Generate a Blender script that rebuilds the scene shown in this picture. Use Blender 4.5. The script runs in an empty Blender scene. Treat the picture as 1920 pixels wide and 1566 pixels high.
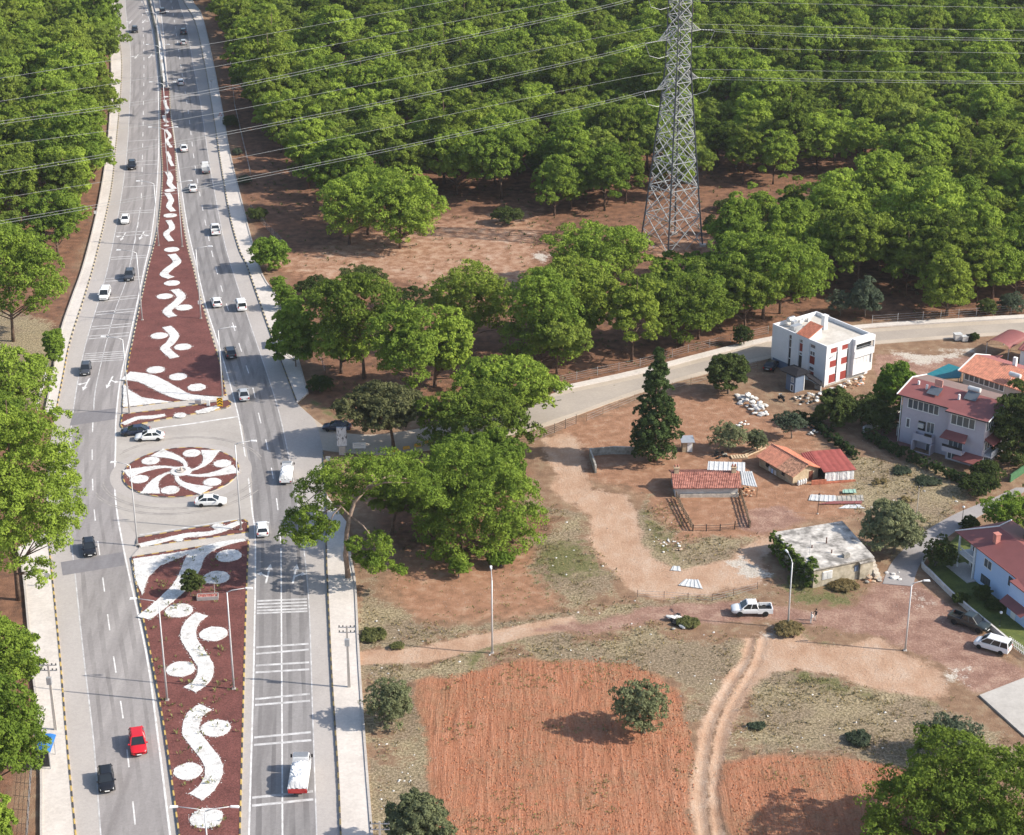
import bpy, bmesh, math, random
import numpy as np
from mathutils import Vector, Matrix, geometry, noise as mnoise
R_ = math.radians
random.seed(7)
S = bpy.context.scene
COL = S.collection

# ------------------------------------------------------------------ camera
CAM_H, PITCH, FPX = 120.0, R_(24.0), 3420.0
cam = bpy.data.cameras.new("camera")
cam_o = bpy.data.objects.new("camera", cam); COL.objects.link(cam_o)
cam_o.location = (0, 0, CAM_H); cam_o.rotation_euler = (R_(90) - PITCH, 0, 0)
cam.sensor_width = 36.0; cam.lens = FPX / 1920.0 * 36.0
cam.clip_start = 1.0; cam.clip_end = 6000.0
S.camera = cam_o

# ------------------------------------------------------------------ sky, sun, exposure
SUN_EL = R_(35.0)
SUN_V = Vector((0.985 * math.cos(SUN_EL), -0.17 * math.cos(SUN_EL), math.sin(SUN_EL))).normalized()
W = bpy.data.worlds.new("World"); S.world = W; W.use_nodes = True
wn = W.node_tree.nodes; wl = W.node_tree.links
sky = wn.new("ShaderNodeTexSky"); sky.sky_type = 'NISHITA'; sky.sun_disc = False
sky.sun_elevation = SUN_EL; sky.sun_rotation = math.atan2(SUN_V.x, SUN_V.y)
sky.air_density = 1.0; sky.dust_density = 1.5; sky.ozone_density = 1.0
wn["Background"].inputs["Strength"].default_value = 0.145
wl.new(sky.outputs[0], wn["Background"].inputs["Color"])
sun = bpy.data.lights.new("sun", 'SUN'); sun.energy = 4.6; sun.angle = R_(0.6); sun.color = (1.0, 0.93, 0.83)
sun_o = bpy.data.objects.new("sun", sun); COL.objects.link(sun_o)
sun_o.rotation_euler = (-SUN_V).to_track_quat('-Z', 'Y').to_euler(); sun_o.location = (200, -50, 300)
S.view_settings.view_transform = 'Standard'; S.view_settings.look = 'None'
S.view_settings.exposure = 0.60; S.view_settings.gamma = 1.0; S.view_settings.use_curve_mapping = False
S.render.engine = 'CYCLES'
S.cycles.max_bounces = 5; S.cycles.diffuse_bounces = 2; S.cycles.glossy_bounces = 2
S.cycles.transmission_bounces = 3; S.cycles.transparent_max_bounces = 6

# ------------------------------------------------------------------ photo pixel -> place on the ground
_sp, _cp = math.sin(PITCH), math.cos(PITCH)
def P(px, py, z=0.0):
    u = (px - 960.0) / FPX; v = (py - 783.0) / FPX
    dx, dy, dz = u, _cp - v * _sp, -_sp - v * _cp
    t = (z - CAM_H) / dz
    return Vector((dx * t, dy * t, z))
def PD(px, py, Y):
    u = (px - 960.0) / FPX; v = (py - 783.0) / FPX
    dx, dy, dz = u, _cp - v * _sp, -_sp - v * _cp
    t = Y / dy
    return Vector((dx * t, Y, CAM_H + dz * t))
def pix(X, Y, Z=0.0):
    dz = Z - CAM_H; dep = Y * _cp - dz * _sp; up = Y * _sp + dz * _cp
    return 960.0 + FPX * X / dep, 783.0 - FPX * up / dep
def G(l, z=0.0): return [P(x, y, z) for x, y in l]
def mpp(py): return 120.0 / (_cp * (py + 740.0))       # metres per photo pixel across, on the ground

# ------------------------------------------------------------------ object helpers
class MB:
    def __init__(s): s.v = []; s.f = []; s.m = []
    def add(s, vs, fs, mi=0):
        b = len(s.v); s.v += [tuple(p) for p in vs]
        for f in fs: s.f.append(tuple(b + i for i in f)); s.m.append(mi)
        return s
    def box(s, x0, x1, y0, y1, z0, z1, mi=0, top=None):
        if top is None: t = (x0, x1, y0, y1)
        else: t = top
        vs = [(x0,y0,z0),(x1,y0,z0),(x1,y1,z0),(x0,y1,z0),(t[0],t[2],z1),(t[1],t[2],z1),(t[1],t[3],z1),(t[0],t[3],z1)]
        return s.add(vs, [(3,2,1,0),(4,5,6,7),(0,1,5,4),(1,2,6,5),(2,3,7,6),(3,0,4,7)], mi)
    def prism(s, poly, z0, z1, mi=0, mside=None):
        n = len(poly); a = sum(poly[i][0]*poly[(i+1)%n][1]-poly[(i+1)%n][0]*poly[i][1] for i in range(n))
        if a < 0: poly = poly[::-1]
        def zz(z, p): return z(p) if callable(z) else z
        vs = [(p[0],p[1],zz(z0,p)) for p in poly] + [(p[0],p[1],zz(z1,p)) for p in poly]
        tri = geometry.tessellate_polygon([[Vector((p[0],p[1],0)) for p in poly]])
        top = []
        for t in tri:
            A,B,C = (Vector((poly[i][0],poly[i][1])) for i in t)
            t = tuple(t)
            if (B-A).cross(C-A) < 0: t = t[::-1]
            top.append(t)
        s.add(vs, [tuple(n+i for i in t) for t in top] + [t[::-1] for t in top], mi)
        b = len(s.v) - 2*n
        for i in range(n):
            j = (i+1) % n; s.f.append((b+i,b+j,b+n+j,b+n+i)); s.m.append(mi if mside is None else mside)
        return s
    def sheet(s, poly, z, mi=0):
        n = len(poly)
        tri = geometry.tessellate_polygon([[Vector((p[0],p[1],0)) for p in poly]])
        fs = []
        for t in tri:
            A,B,C = (Vector((poly[i][0],poly[i][1])) for i in t); t = tuple(t)
            if (B-A).cross(C-A) < 0: t = t[::-1]
            fs.append(t)
        return s.add([(p[0],p[1],z) for p in poly], fs, mi)
    def tube(s, pts, rad, n=6, mi=0, cap=True):
        pts = [Vector(p) for p in pts]
        if not hasattr(rad, '__len__'): rad = [rad]*len(pts)
        vs = []; up = Vector((0,0,1))
        for i, p in enumerate(pts):
            d = (pts[min(i+1,len(pts)-1)] - pts[max(i-1,0)]).normalized()
            a = d.cross(up)
            if a.length < 0.05: a = d.cross(Vector((1,0,0)))
            a.normalize(); b = d.cross(a).normalized()
            for k in range(n):
                t = 2*math.pi*k/n; vs.append(p + (a*math.cos(t)+b*math.sin(t))*rad[i])
        fs = []
        for i in range(len(pts)-1):
            for k in range(n):
                k2 = (k+1)%n; fs.append((i*n+k,(i+1)*n+k,(i+1)*n+k2,i*n+k2))
        if cap: fs.append(tuple(range(n))); fs.append(tuple((len(pts)-1)*n+k for k in range(n))[::-1])
        return s.add(vs, fs, mi)
    def bar(s, a, b, w, h=None, mi=0):
        a = Vector(a); b = Vector(b); h = w if h is None else h
        d = (b-a).normalized(); x = d.cross(Vector((0,0,1)))
        if x.length < 0.05: x = Vector((1,0,0))
        x.normalize(); y = x.cross(d).normalized(); x = x*w/2; y = y*h/2
        vs = [a-x-y,a+x-y,a+x+y,a-x+y,b-x-y,b+x-y,b+x+y,b-x+y]
        return s.add(vs, [(0,1,2,3),(7,6,5,4),(0,4,5,1),(1,5,6,2),(2,6,7,3),(3,7,4,0)], mi)
    def lathe(s, prof, n=12, c=(0,0,0), mi=0, axis='z'):
        vs = []; fs = []
        for r, z in prof:
            for k in range(n):
                t = 2*math.pi*k/n
                q = (r*math.cos(t), r*math.sin(t), z)
                if axis == 'y': q = (q[0], q[2], q[1])
                if axis == 'x': q = (q[2], q[0], q[1])
                vs.append((c[0]+q[0], c[1]+q[1], c[2]+q[2]))
        m = len(prof)
        for i in range(m-1):
            for k in range(n):
                k2=(k+1)%n; f=(i*n+k,i*n+k2,(i+1)*n+k2,(i+1)*n+k); fs.append(f if axis!='y' else f[::-1])
        fs.append(tuple(range(n))[::-1]); fs.append(tuple((m-1)*n+k for k in range(n)))
        return s.add(vs, fs, mi)
    def mesh(s, name, mats, smooth=False):
        me = bpy.data.meshes.new(name); me.from_pydata(s.v, [], s.f)
        if not isinstance(mats, (list, tuple)): mats = [mats]
        for m in mats: me.materials.append(m)
        if len(mats) > 1: me.polygons.foreach_set('material_index', s.m)
        if smooth: me.polygons.foreach_set('use_smooth', [True]*len(s.f))
        me.update(); return me
    def build(s, name, mats, parent=None, smooth=False, **kw):
        return obj(name, s.mesh(name, mats, smooth), parent, **kw)
def obj(name, me, parent=None, loc=None, rotz=0.0, label=None, cat=None, group=None, kind=None, scale=None):
    o = bpy.data.objects.new(name, me); COL.objects.link(o)
    if parent is not None: o.parent = parent
    if loc is not None: o.location = loc
    if rotz: o.rotation_euler[2] = rotz
    if scale is not None: o.scale = scale if hasattr(scale,'__len__') else (scale,)*3
    tag(o, label, cat, group, kind); return o
def tag(o, label=None, cat=None, group=None, kind=None):
    if label: o['label'] = label
    if cat: o['category'] = cat
    if group: o['group'] = group
    if kind: o['kind'] = kind
    return o
def thing(name, label, cat, loc=(0,0,0), rotz=0.0, group=None, scale=None):
    return obj(name, None, None, loc, rotz, label, cat, group, None, scale)
KIDS = {}
def copy_tree(root, loc, rotz=0.0, scale=1.0, label=None, group=None):
    kids = KIDS.get(root.name)
    if kids is None:
        kids = [(c, [g for g in c.children]) for c in root.children]; KIDS[root.name] = kids
    r = root.copy(); COL.objects.link(r); r.location = loc; r.rotation_euler = (0,0,rotz)
    r.scale = scale if hasattr(scale,'__len__') else (scale,)*3
    if label: r['label'] = label
    if group: r['group'] = group
    for c, gs in kids:
        d = c.copy(); COL.objects.link(d); d.parent = r
        for g in gs:
            e = g.copy(); COL.objects.link(e); e.parent = d
    return r

# ------------------------------------------------------------------ materials
MATS = {}
def lin(c): return tuple(c) + (1.0,) if len(c) == 3 else tuple(c)
def newmat(name):
    m = bpy.data.materials.new(name); m.use_nodes = True
    nt = m.node_tree; b = nt.nodes["Principled BSDF"]
    return m, nt, b
def mat(name, col, rough=0.7, var=0.12, scale=2.0, bump=0.0, bscale=12.0, spec=0.3, metal=0.0, stretch=None, detail=4.0, col2=None, emit=None, coat=0.0):
    if name in MATS: return MATS[name]
    m, nt, b = newmat(name); N = nt.nodes; L = nt.links
    b.inputs["Roughness"].default_value = rough; b.inputs["Metallic"].default_value = metal
    b.inputs["Specular IOR Level"].default_value = spec
    b.inputs["Coat Weight"].default_value = coat
    tc = N.new("ShaderNodeTexCoord"); src = tc.outputs["Object"]
    if stretch:
        mp = N.new("ShaderNodeMapping"); mp.inputs["Scale"].default_value = stretch; L.new(src, mp.inputs[0]); src = mp.outputs[0]
    if var > 0 or col2:
        nz = N.new("ShaderNodeTexNoise"); nz.inputs["Scale"].default_value = scale; nz.inputs["Detail"].default_value = detail; nz.inputs["Roughness"].default_value = 0.65
        L.new(src, nz.inputs["Vector"])
        cr = N.new("ShaderNodeValToRGB"); cr.color_ramp.elements[0].position = 0.32; cr.color_ramp.elements[1].position = 0.68
        a = tuple(max(0, c*(1-var)) for c in col[:3]); d = tuple(min(1, c*(1+var)) for c in (col2 or col)[:3])
        cr.color_ramp.elements[0].color = lin(a); cr.color_ramp.elements[1].color = lin(d)
        L.new(nz.outputs["Fac"], cr.inputs["Fac"]); L.new(cr.outputs["Color"], b.inputs["Base Color"])
    else:
        b.inputs["Base Color"].default_value = lin(col)
    if bump > 0:
        n2 = N.new("ShaderNodeTexNoise"); n2.inputs["Scale"].default_value = bscale; n2.inputs["Detail"].default_value = 5
        L.new(src, n2.inputs["Vector"]); bp = N.new("ShaderNodeBump"); bp.inputs["Strength"].default_value = 0.8; bp.inputs["Distance"].default_value = bump
        L.new(n2.outputs["Fac"], bp.inputs["Height"]); L.new(bp.outputs["Normal"], b.inputs["Normal"])
    if emit: b.inputs["Emission Color"].default_value = lin(emit[0]); b.inputs["Emission Strength"].default_value = emit[1]
    MATS[name] = m; return m
def world_noise_mat(name, stops, scale, detail=5, rough=0.85, second=None, bump=None, stretch=None, speck=None):
    """stops: list of (pos, colour) for a big noise; second: (scale, amount) multiplies by a fine noise"""
    m, nt, b = newmat(name); N = nt.nodes; L = nt.links
    b.inputs["Roughness"].default_value = rough; b.inputs["Specular IOR Level"].default_value = 0.25
    tc = N.new("ShaderNodeTexCoord"); src = tc.outputs["Object"]
    if stretch:
        mp = N.new("ShaderNodeMapping"); mp.inputs["Scale"].default_value = stretch; L.new(src, mp.inputs[0]); st = mp.outputs[0]
    else: st = src
    nz = N.new("ShaderNodeTexNoise"); nz.inputs["Scale"].default_value = scale; nz.inputs["Detail"].default_value = detail; nz.inputs["Roughness"].default_value = 0.6
    L.new(st, nz.inputs["Vector"])
    cr = N.new("ShaderNodeValToRGB"); els = cr.color_ramp.elements
    while len(els) < len(stops): els.new(0.5)
    for e, (p, c) in zip(els, stops): e.position = p; e.color = lin(c)
    L.new(nz.outputs["Fac"], cr.inputs["Fac"]); out = cr.outputs["Color"]
    if second:
        n2 = N.new("ShaderNodeTexNoise"); n2.inputs["Scale"].default_value = second[0]; n2.inputs["Detail"].default_value = 4
        L.new(src, n2.inputs["Vector"])
        mr = N.new("ShaderNodeMapRange"); mr.inputs["From Min"].default_value = 0.25; mr.inputs["From Max"].default_value = 0.75
        mr.inputs["To Min"].default_value = 1-second[1]; mr.inputs["To Max"].default_value = 1+second[1]
        L.new(n2.outputs["Fac"], mr.inputs["Value"])
        mx = N.new("ShaderNodeVectorMath"); mx.operation = 'SCALE'; L.new(out, mx.inputs[0]); L.new(mr.outputs[0], mx.inputs["Scale"]); out = mx.outputs[0]
    if speck:
        vo = N.new("ShaderNodeTexVoronoi"); vo.inputs["Scale"].default_value = speck[0]; L.new(src, vo.inputs["Vector"])
        r2 = N.new("ShaderNodeValToRGB"); r2.color_ramp.elements[0].position = 0.0; r2.color_ramp.elements[1].position = 1.0
        r2.color_ramp.elements[0].color = lin((1-speck[1],)*3); r2.color_ramp.elements[1].color = lin((1+speck[1],)*3)
        sx = N.new("ShaderNodeSeparateColor"); L.new(vo.outputs["Color"], sx.inputs[0]); 
        m3 = N.new("ShaderNodeMapRange"); m3.inputs["To Min"].default_value = 1-speck[1]; m3.inputs["To Max"].default_value = 1+speck[1]; L.new(sx.outputs[0], m3.inputs["Value"])
        mx = N.new("ShaderNodeVectorMath"); mx.operation = 'SCALE'; L.new(out, mx.inputs[0]); L.new(m3.outputs[0], mx.inputs["Scale"]); out = mx.outputs[0]
        N.remove(r2)
    L.new(out, b.inputs["Base Color"])
    if bump:
        n3 = N.new("ShaderNodeTexNoise"); n3.inputs["Scale"].default_value = bump[0]; n3.inputs["Detail"].default_value = 5; L.new(src, n3.inputs["Vector"])
        bp = N.new("ShaderNodeBump"); bp.inputs["Strength"].default_value = 0.9; bp.inputs["Distance"].default_value = bump[1]
        L.new(n3.outputs["Fac"], bp.inputs["Height"]); L.new(bp.outputs["Normal"], b.inputs["Normal"])
    MATS[name] = m; return m

M_white = mat("white_paint", (0.78,0.77,0.74), 0.6, 0.05, 1.5)
M_concrete = world_noise_mat("concrete", [(0.3,(0.40,0.36,0.32)),(0.7,(0.50,0.455,0.41))], 0.25, second=(4,0.12), bump=(15,0.01))
M_asph = world_noise_mat("asphalt_dusty", [(0.3,(0.345,0.312,0.285)),(0.7,(0.42,0.385,0.355))], 0.12, second=(3,0.06), stretch=(1,0.3,1), speck=(9,0.05))
M_lane = world_noise_mat("asphalt_lane", [(0.28,(0.17,0.157,0.152)),(0.5,(0.235,0.22,0.212)),(0.72,(0.30,0.282,0.272))], 0.5, detail=3, second=(2.5,0.07), stretch=(1,0.035,1), speck=(8,0.06))
M_lane_l = world_noise_mat("asphalt_lane_pale", [(0.28,(0.205,0.187,0.18)),(0.5,(0.275,0.254,0.244)),(0.72,(0.335,0.31,0.296))], 0.5, detail=3, second=(2.5,0.06), stretch=(1,0.035,1), speck=(8,0.06))
M_patch = world_noise_mat("asphalt_patch", [(0.3,(0.17,0.16,0.165)),(0.7,(0.215,0.205,0.21))], 0.8, second=(3,0.08), stretch=(1,0.2,1))
M_line = world_noise_mat("road_line", [(0.35,(0.50,0.48,0.46)),(0.6,(0.72,0.71,0.69))], 1.2, second=(5,0.1))
M_worn = world_noise_mat("worn_line", [(0.35,(0.36,0.345,0.335)),(0.65,(0.58,0.57,0.56))], 0.9, second=(6,0.15))
M_lava = world_noise_mat("red_lava_gravel", [(0.3,(0.115,0.043,0.036)),(0.7,(0.175,0.066,0.055))], 0.35, second=(6,0.3), bump=(9,0.05), speck=(7,0.25))
M_pebble = world_noise_mat("white_pebbles", [(0.28,(0.40,0.385,0.36)),(0.42,(0.58,0.565,0.54)),(0.65,(0.68,0.67,0.65))], 1.1, second=(5,0.14), bump=(6,0.08), speck=(5,0.16))
M_ky = mat("kerb_yellow", (0.50,0.35,0.11), 0.7, 0.25, 3.0)
M_kb = mat("kerb_black", (0.07,0.065,0.065), 0.7, 0.4, 3.0)
M_kg = mat("kerb_grey", (0.36,0.34,0.32), 0.8, 0.2, 3.0)
M_galv = mat("galvanised_steel", (0.46,0.47,0.48), 0.45, 0.08, 1.0, metal=0.5)
M_dark = mat("dark_metal", (0.03,0.03,0.032), 0.5, 0.1)
M_trunk = mat("pine_bark", (0.13,0.085,0.06), 0.95, 0.4, 3.0, bump=0.05, bscale=9)
M_glass = mat("dark_glass", (0.02,0.024,0.028), 0.08, 0.0, spec=0.6)
M_wood = mat("weathered_wood", (0.24,0.17,0.11), 0.9, 0.3, 2.5)
M_stone = mat("rubble_stone", (0.5,0.45,0.38), 0.95, 0.3, 2.0, bump=0.03)
M_rust = mat("rusty_red_sheet", (0.30,0.075,0.06), 0.6, 0.2, 1.0)
# ------------------------------------------------------------------ ground with soil zones
def resample(pts, step):
    out = []
    for a, b in zip(pts[:-1], pts[1:]):
        n = max(1, int((b-a).length/step))
        for i in range(n): out.append(a.lerp(b, i/n))
    out.append(pts[-1]); return out
def catmull(pts, k=6):
    pts = [Vector(p) for p in pts]; out = []
    for i in range(len(pts)-1):
        p0 = pts[max(i-1,0)]; p1 = pts[i]; p2 = pts[i+1]; p3 = pts[min(i+2,len(pts)-1)]
        for j in range(k):
            t = j/k
            out.append(0.5*((2*p1)+(p2-p0)*t+(2*p0-5*p1+4*p2-p3)*t*t+(3*p1-p0-3*p2+p3)*t*t*t))
    out.append(pts[-1]); return out
def stroke_poly(pts, w):
    """outline polygon of a stroke; w is a width or a list of widths"""
    pts = [Vector((p[0],p[1],0)) for p in pts]; n = len(pts); Lp = []; Rp = []
    for i, p in enumerate(pts):
        d = (pts[min(i+1,n-1)]-pts[max(i-1,0)]).normalized(); nn = Vector((-d.y,d.x,0))
        ww = (w[i] if hasattr(w,'__len__') else w)/2
        Lp.append(p+nn*ww); Rp.append(p-nn*ww)
    return Lp + Rp[::-1]
def strip_mb(mb, pts, w, z, mi=0):
    poly = stroke_poly(pts, w); n = len(pts)
    vs = [(p.x,p.y,z) for p in poly]
    fs = [(i, 2*n-1-i, 2*n-2-i, i+1) for i in range(n-1)]
    fs2 = []
    for f in fs:
        A,B,C = (Vector(vs[k]) for k in f[:3])
        fs2.append(f if (B-A).cross(C-A).z > 0 else f[::-1])
    mb.add(vs, fs2, mi)

def lattice(a, b, f, g=1.25, far=2600.0):
    fine = list(np.arange(a, b, f)); lo = []; x = a; s = f
    while x > -far: s *= g; x -= s; lo.append(x)
    hi = []; x = fine[-1]; s = f
    while x < far: s *= g; x += s; hi.append(x)
    return np.array(lo[::-1] + fine + hi)
gx = lattice(-64, 100, 0.42); gy = lattice(152, 345, 0.55)
GX, GY = np.meshgrid(gx, gy); PX = GX.ravel(); PY = GY.ravel()
def np_noise(x, y, sc, seed, octv=3):
    r = np.random.RandomState(seed); out = np.zeros_like(x); amp = 1.0; tot = 0
    for o in range(octv):
        tbl = r.rand(256, 256); fx = x*sc + 1000; fy = y*sc + 1000
        ix = np.floor(fx).astype(int); iy = np.floor(fy).astype(int); u = fx-ix; v = fy-iy
        u = u*u*(3-2*u); v = v*v*(3-2*v)
        a = tbl[ix%256, iy%256]; b = tbl[(ix+1)%256, iy%256]; c = tbl[ix%256,(iy+1)%256]; d = tbl[(ix+1)%256,(iy+1)%256]
        out += amp*((a*(1-u)+b*u)*(1-v)+(c*(1-u)+d*u)*v); tot += amp; amp *= 0.5; sc *= 2.1
    return out/tot
def sdist(poly, x, y):
    d2 = np.full(x.shape, 1e18); ins = np.zeros(x.shape, bool); n = len(poly)
    for i in range(n):
        ax, ay = poly[i][0], poly[i][1]; bx, by = poly[(i+1)%n][0], poly[(i+1)%n][1]
        ex, ey = bx-ax, by-ay; L2 = ex*ex+ey*ey+1e-12
        t = np.clip(((x-ax)*ex+(y-ay)*ey)/L2, 0, 1)
        d2 = np.minimum(d2, (x-ax-ex*t)**2+(y-ay-ey*t)**2)
        c = ((ay > y) != (by > y)) & (x < (bx-ax)*(y-ay)/((by-ay) if abs(by-ay) > 1e-9 else 1e-9)+ax)
        ins ^= c
    d = np.sqrt(d2); return np.where(ins, -d, d)
def weight(polys, soft, x=None, y=None, warp=0.0):
    x = PX if x is None else x; y = PY if y is None else y
    if warp:
        wx = (np_noise(x, y, .09, 41, 4)-.5)*4*warp; wy = (np_noise(x, y, .09, 42, 4)-.5)*4*warp; x = x+wx; y = y+wy
    w = np.zeros_like(x)
    for p in polys: w = np.maximum(w, np.clip(0.5 - sdist(p, x, y)/(2*soft), 0, 1))
    return w
Z_field = [G([(772,1272),(850,1262),(1000,1240),(1110,1230),(1180,1236),(1240,1272),(1275,1310),(1300,1370),(1306,1440),(1302,1566),(1296,1680),(812,1680),(795,1500),(775,1400),(765,1310)]),
           G([(1362,1428),(1430,1420),(1560,1420),(1660,1428),(1740,1450),(1800,1520),(1900,1640),(1960,1700),(1390,1700),(1375,1560),(1362,1480)])]
Z_track = [stroke_poly(catmull(G([(1348,1700),(1334,1566),(1327,1490),(1332,1420),(1347,1350),(1378,1290),(1408,1240),(1420,1195)])), 3.3),
           stroke_poly(catmull(G([(672,1234),(800,1224),(900,1206),(1000,1182),(1090,1163)])), 3.4),
           G([(1385,1192),(1470,1180),(1510,1202),(1640,1188),(1690,1222),(1760,1262),(1800,1300),(1760,1318),(1640,1294),(1560,1264),(1480,1256),(1440,1275),(1390,1320),(1368,1300)]),
           G([(1028,822),(1088,808),(1106,870),(1125,922),(1180,932),(1202,960),(1216,1010),(1250,1045),(1300,1062),(1380,1045),(1440,1000),(1460,1020),(1420,1090),(1340,1112),(1260,1122),(1200,1102),(1150,1062),(1100,1000),(1072,940),(1040,870)])]
Z_purple = [G([(990,1192),(1080,1162),(1250,1134),(1370,1127),(1500,1148),(1610,1130),(1655,1085),(1700,1070),(1740,1110),(1790,1160),(1850,1222),(1925,1262),(2000,1310),(1920,1300),(1850,1305),(1790,1268),(1690,1212),(1620,1180),(1540,1170),(1430,1166),(1250,1160),(1080,1182)]),
            G([(1640,668),(1720,665),(1850,668),(1850,700),(1760,705),(1700,720),(1640,700)]),
            G([(1420,950),(1480,955),(1520,985),(1440,1000),(1400,985)])]
Z_red = [G([(1065,805),(1190,748),(1300,732),(1400,760),(1480,790),(1530,830),(1560,880),(1500,900),(1380,870),(1260,885),(1115,905),(1085,860)]),
         G([(1090,890),(1260,872),(1420,862),(1600,900),(1640,945),(1570,985),(1450,1002),(1290,1002),(1262,940),(1180,920)])]
Z_clear = [G([(505,480),(620,462),(800,405),(1000,395),(1070,440),(1050,500),(985,548),(800,552),(600,540),(520,528)]), G([(1190,455),(1330,450),(1420,395),(1560,360),(1570,385),(1440,420),(1340,490),(1240,500)])]
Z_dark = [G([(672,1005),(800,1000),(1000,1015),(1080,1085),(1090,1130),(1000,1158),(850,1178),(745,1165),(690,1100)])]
Z_green = [G([(1000,1005),(1090,998),(1150,1045),(1100,1068),(1005,1075)]), G([(575,742),(625,760),(618,800),(580,785)]), G([(1430,1085),(1620,1095),(1630,1130),(1440,1140)]),
           G([(1480,1182),(1570,1178),(1560,1205),(1480,1200)]), G([(1410,1205),(1440,1205),(1438,1228),(1410,1230)]), G([(680,1215),(720,1220),(715,1180),(680,1185)]), G([(850,1235),(955,1222),(950,1240),(850,1262)]), G([(1440,1255),(1560,1265),(1600,1300),(1480,1310)]), G([(1680,1300),(1800,1305),(1800,1330),(1680,1325)]), G([(1215,960),(1260,940),(1300,1030),(1260,1040)])]
Z_grass = [G([(1600,858),(1700,862),(1810,925),(1780,1000),(1700,1060),(1640,1000),(1590,960)]), G([(1360,1330),(1400,1300),(1500,1258),(1650,1296),(1760,1318),(1900,1400),(1990,1480),(1780,1452),(1600,1418),(1365,1418)]),
           G([(680,1245),(900,1218),(1240,1165),(1385,1195),(1375,1260),(1315,1360),(1290,1320),(1240,1268),(1110,1226),(780,1266),(690,1292)]), G([(680,1285),(760,1285),(770,1400),(805,1680),(705,1680)]),
           G([(672,1100),(720,1150),(860,1182),(1010,1160),(1100,1130),(1260,1120),(1400,1115),(1370,1128),(1080,1160),(900,1200),(690,1215)]), G([(1005,930),(1060,960),(1120,1030),(1180,1100),(1100,1120),(1000,1060)]),
           G([(1200,960),(1262,935),(1290,1002),(1440,1005),(1380,1045),(1300,1060),(1220,1015)]), G([(-200,560),(110,600),(90,760),(-200,800)])]
Z_white = [G([(1372,1050),(1400,1040),(1440,1080),(1420,1095),(1375,1080)]), G([(1680,1108),(1700,1095),(1720,1130),(1690,1140)]), G([(1380,1190),(1430,1172),(1440,1188),(1400,1205)]), G([(1780,1268),(1840,1262),(1870,1300),(1800,1305)]),
           G([(1660,660),(1760,655),(1840,642),(1850,655),(1740,690),(1690,690)]), G([(1010,470),(1060,480),(1040,500),(1000,490)])]
Z_forest = [G([(360,-140),(395,60),(440,300),(505,480),(520,540),(560,700),(620,800),(985,760),(1200,700),(1450,640),(1640,605),(2300,585),(3200,-140)]), G([(210,-140),(205,200),(200,300),(160,480),(112,630),(90,780),(40,1100),(75,1400),(80,1700),(-900,1700),(-2600,-140)]), G([(675,900),(1000,860),(1000,1010),(680,1020)])]
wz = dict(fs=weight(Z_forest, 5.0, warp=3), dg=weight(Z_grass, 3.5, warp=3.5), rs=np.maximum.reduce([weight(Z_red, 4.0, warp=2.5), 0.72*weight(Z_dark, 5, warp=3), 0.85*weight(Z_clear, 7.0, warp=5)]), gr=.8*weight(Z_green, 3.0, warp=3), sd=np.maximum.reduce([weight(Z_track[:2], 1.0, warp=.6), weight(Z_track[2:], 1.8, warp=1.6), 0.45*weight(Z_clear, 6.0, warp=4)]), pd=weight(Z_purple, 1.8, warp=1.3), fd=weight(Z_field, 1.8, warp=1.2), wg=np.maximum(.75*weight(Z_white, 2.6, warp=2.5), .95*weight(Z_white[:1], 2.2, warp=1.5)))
_cl = catmull(G([(1348,1700),(1334,1566),(1327,1490),(1332,1420),(1347,1350),(1378,1290),(1408,1240),(1420,1195)])); _d = np.full(PX.shape, 1e9)
for _a, _b in zip(_cl[:-1], _cl[1:]):
    _t = np.clip(((PX-_a.x)*(_b.x-_a.x)+(PY-_a.y)*(_b.y-_a.y))/((_b-_a).length_squared+1e-9), 0, 1); _d = np.minimum(_d, np.hypot(PX-_a.x-(_b.x-_a.x)*_t, PY-_a.y-(_b.y-_a.y)*_t))
wz['sd'] *= 1-.62*np.exp(-(_d/.34)**2)
beyond = np.clip((PY-640)/30, 0, 1); wz['fs'] = np.maximum(wz['fs'], beyond)
GZ = (np_noise(PX, PY, 0.11, 3, 3)-0.5)*0.10 + (np_noise(PX, PY, 0.9, 5, 2)-0.5)*0.07
GZ -= 0.16*np.exp(-((_d-.85)/.33)**2)
GZ -= 0.06*np.clip(wz['sd']*2-0.6, 0, 1)
GZ += wz['fd']*(np.random.RandomState(2).rand(PX.size)-0.5)*0.10

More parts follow.
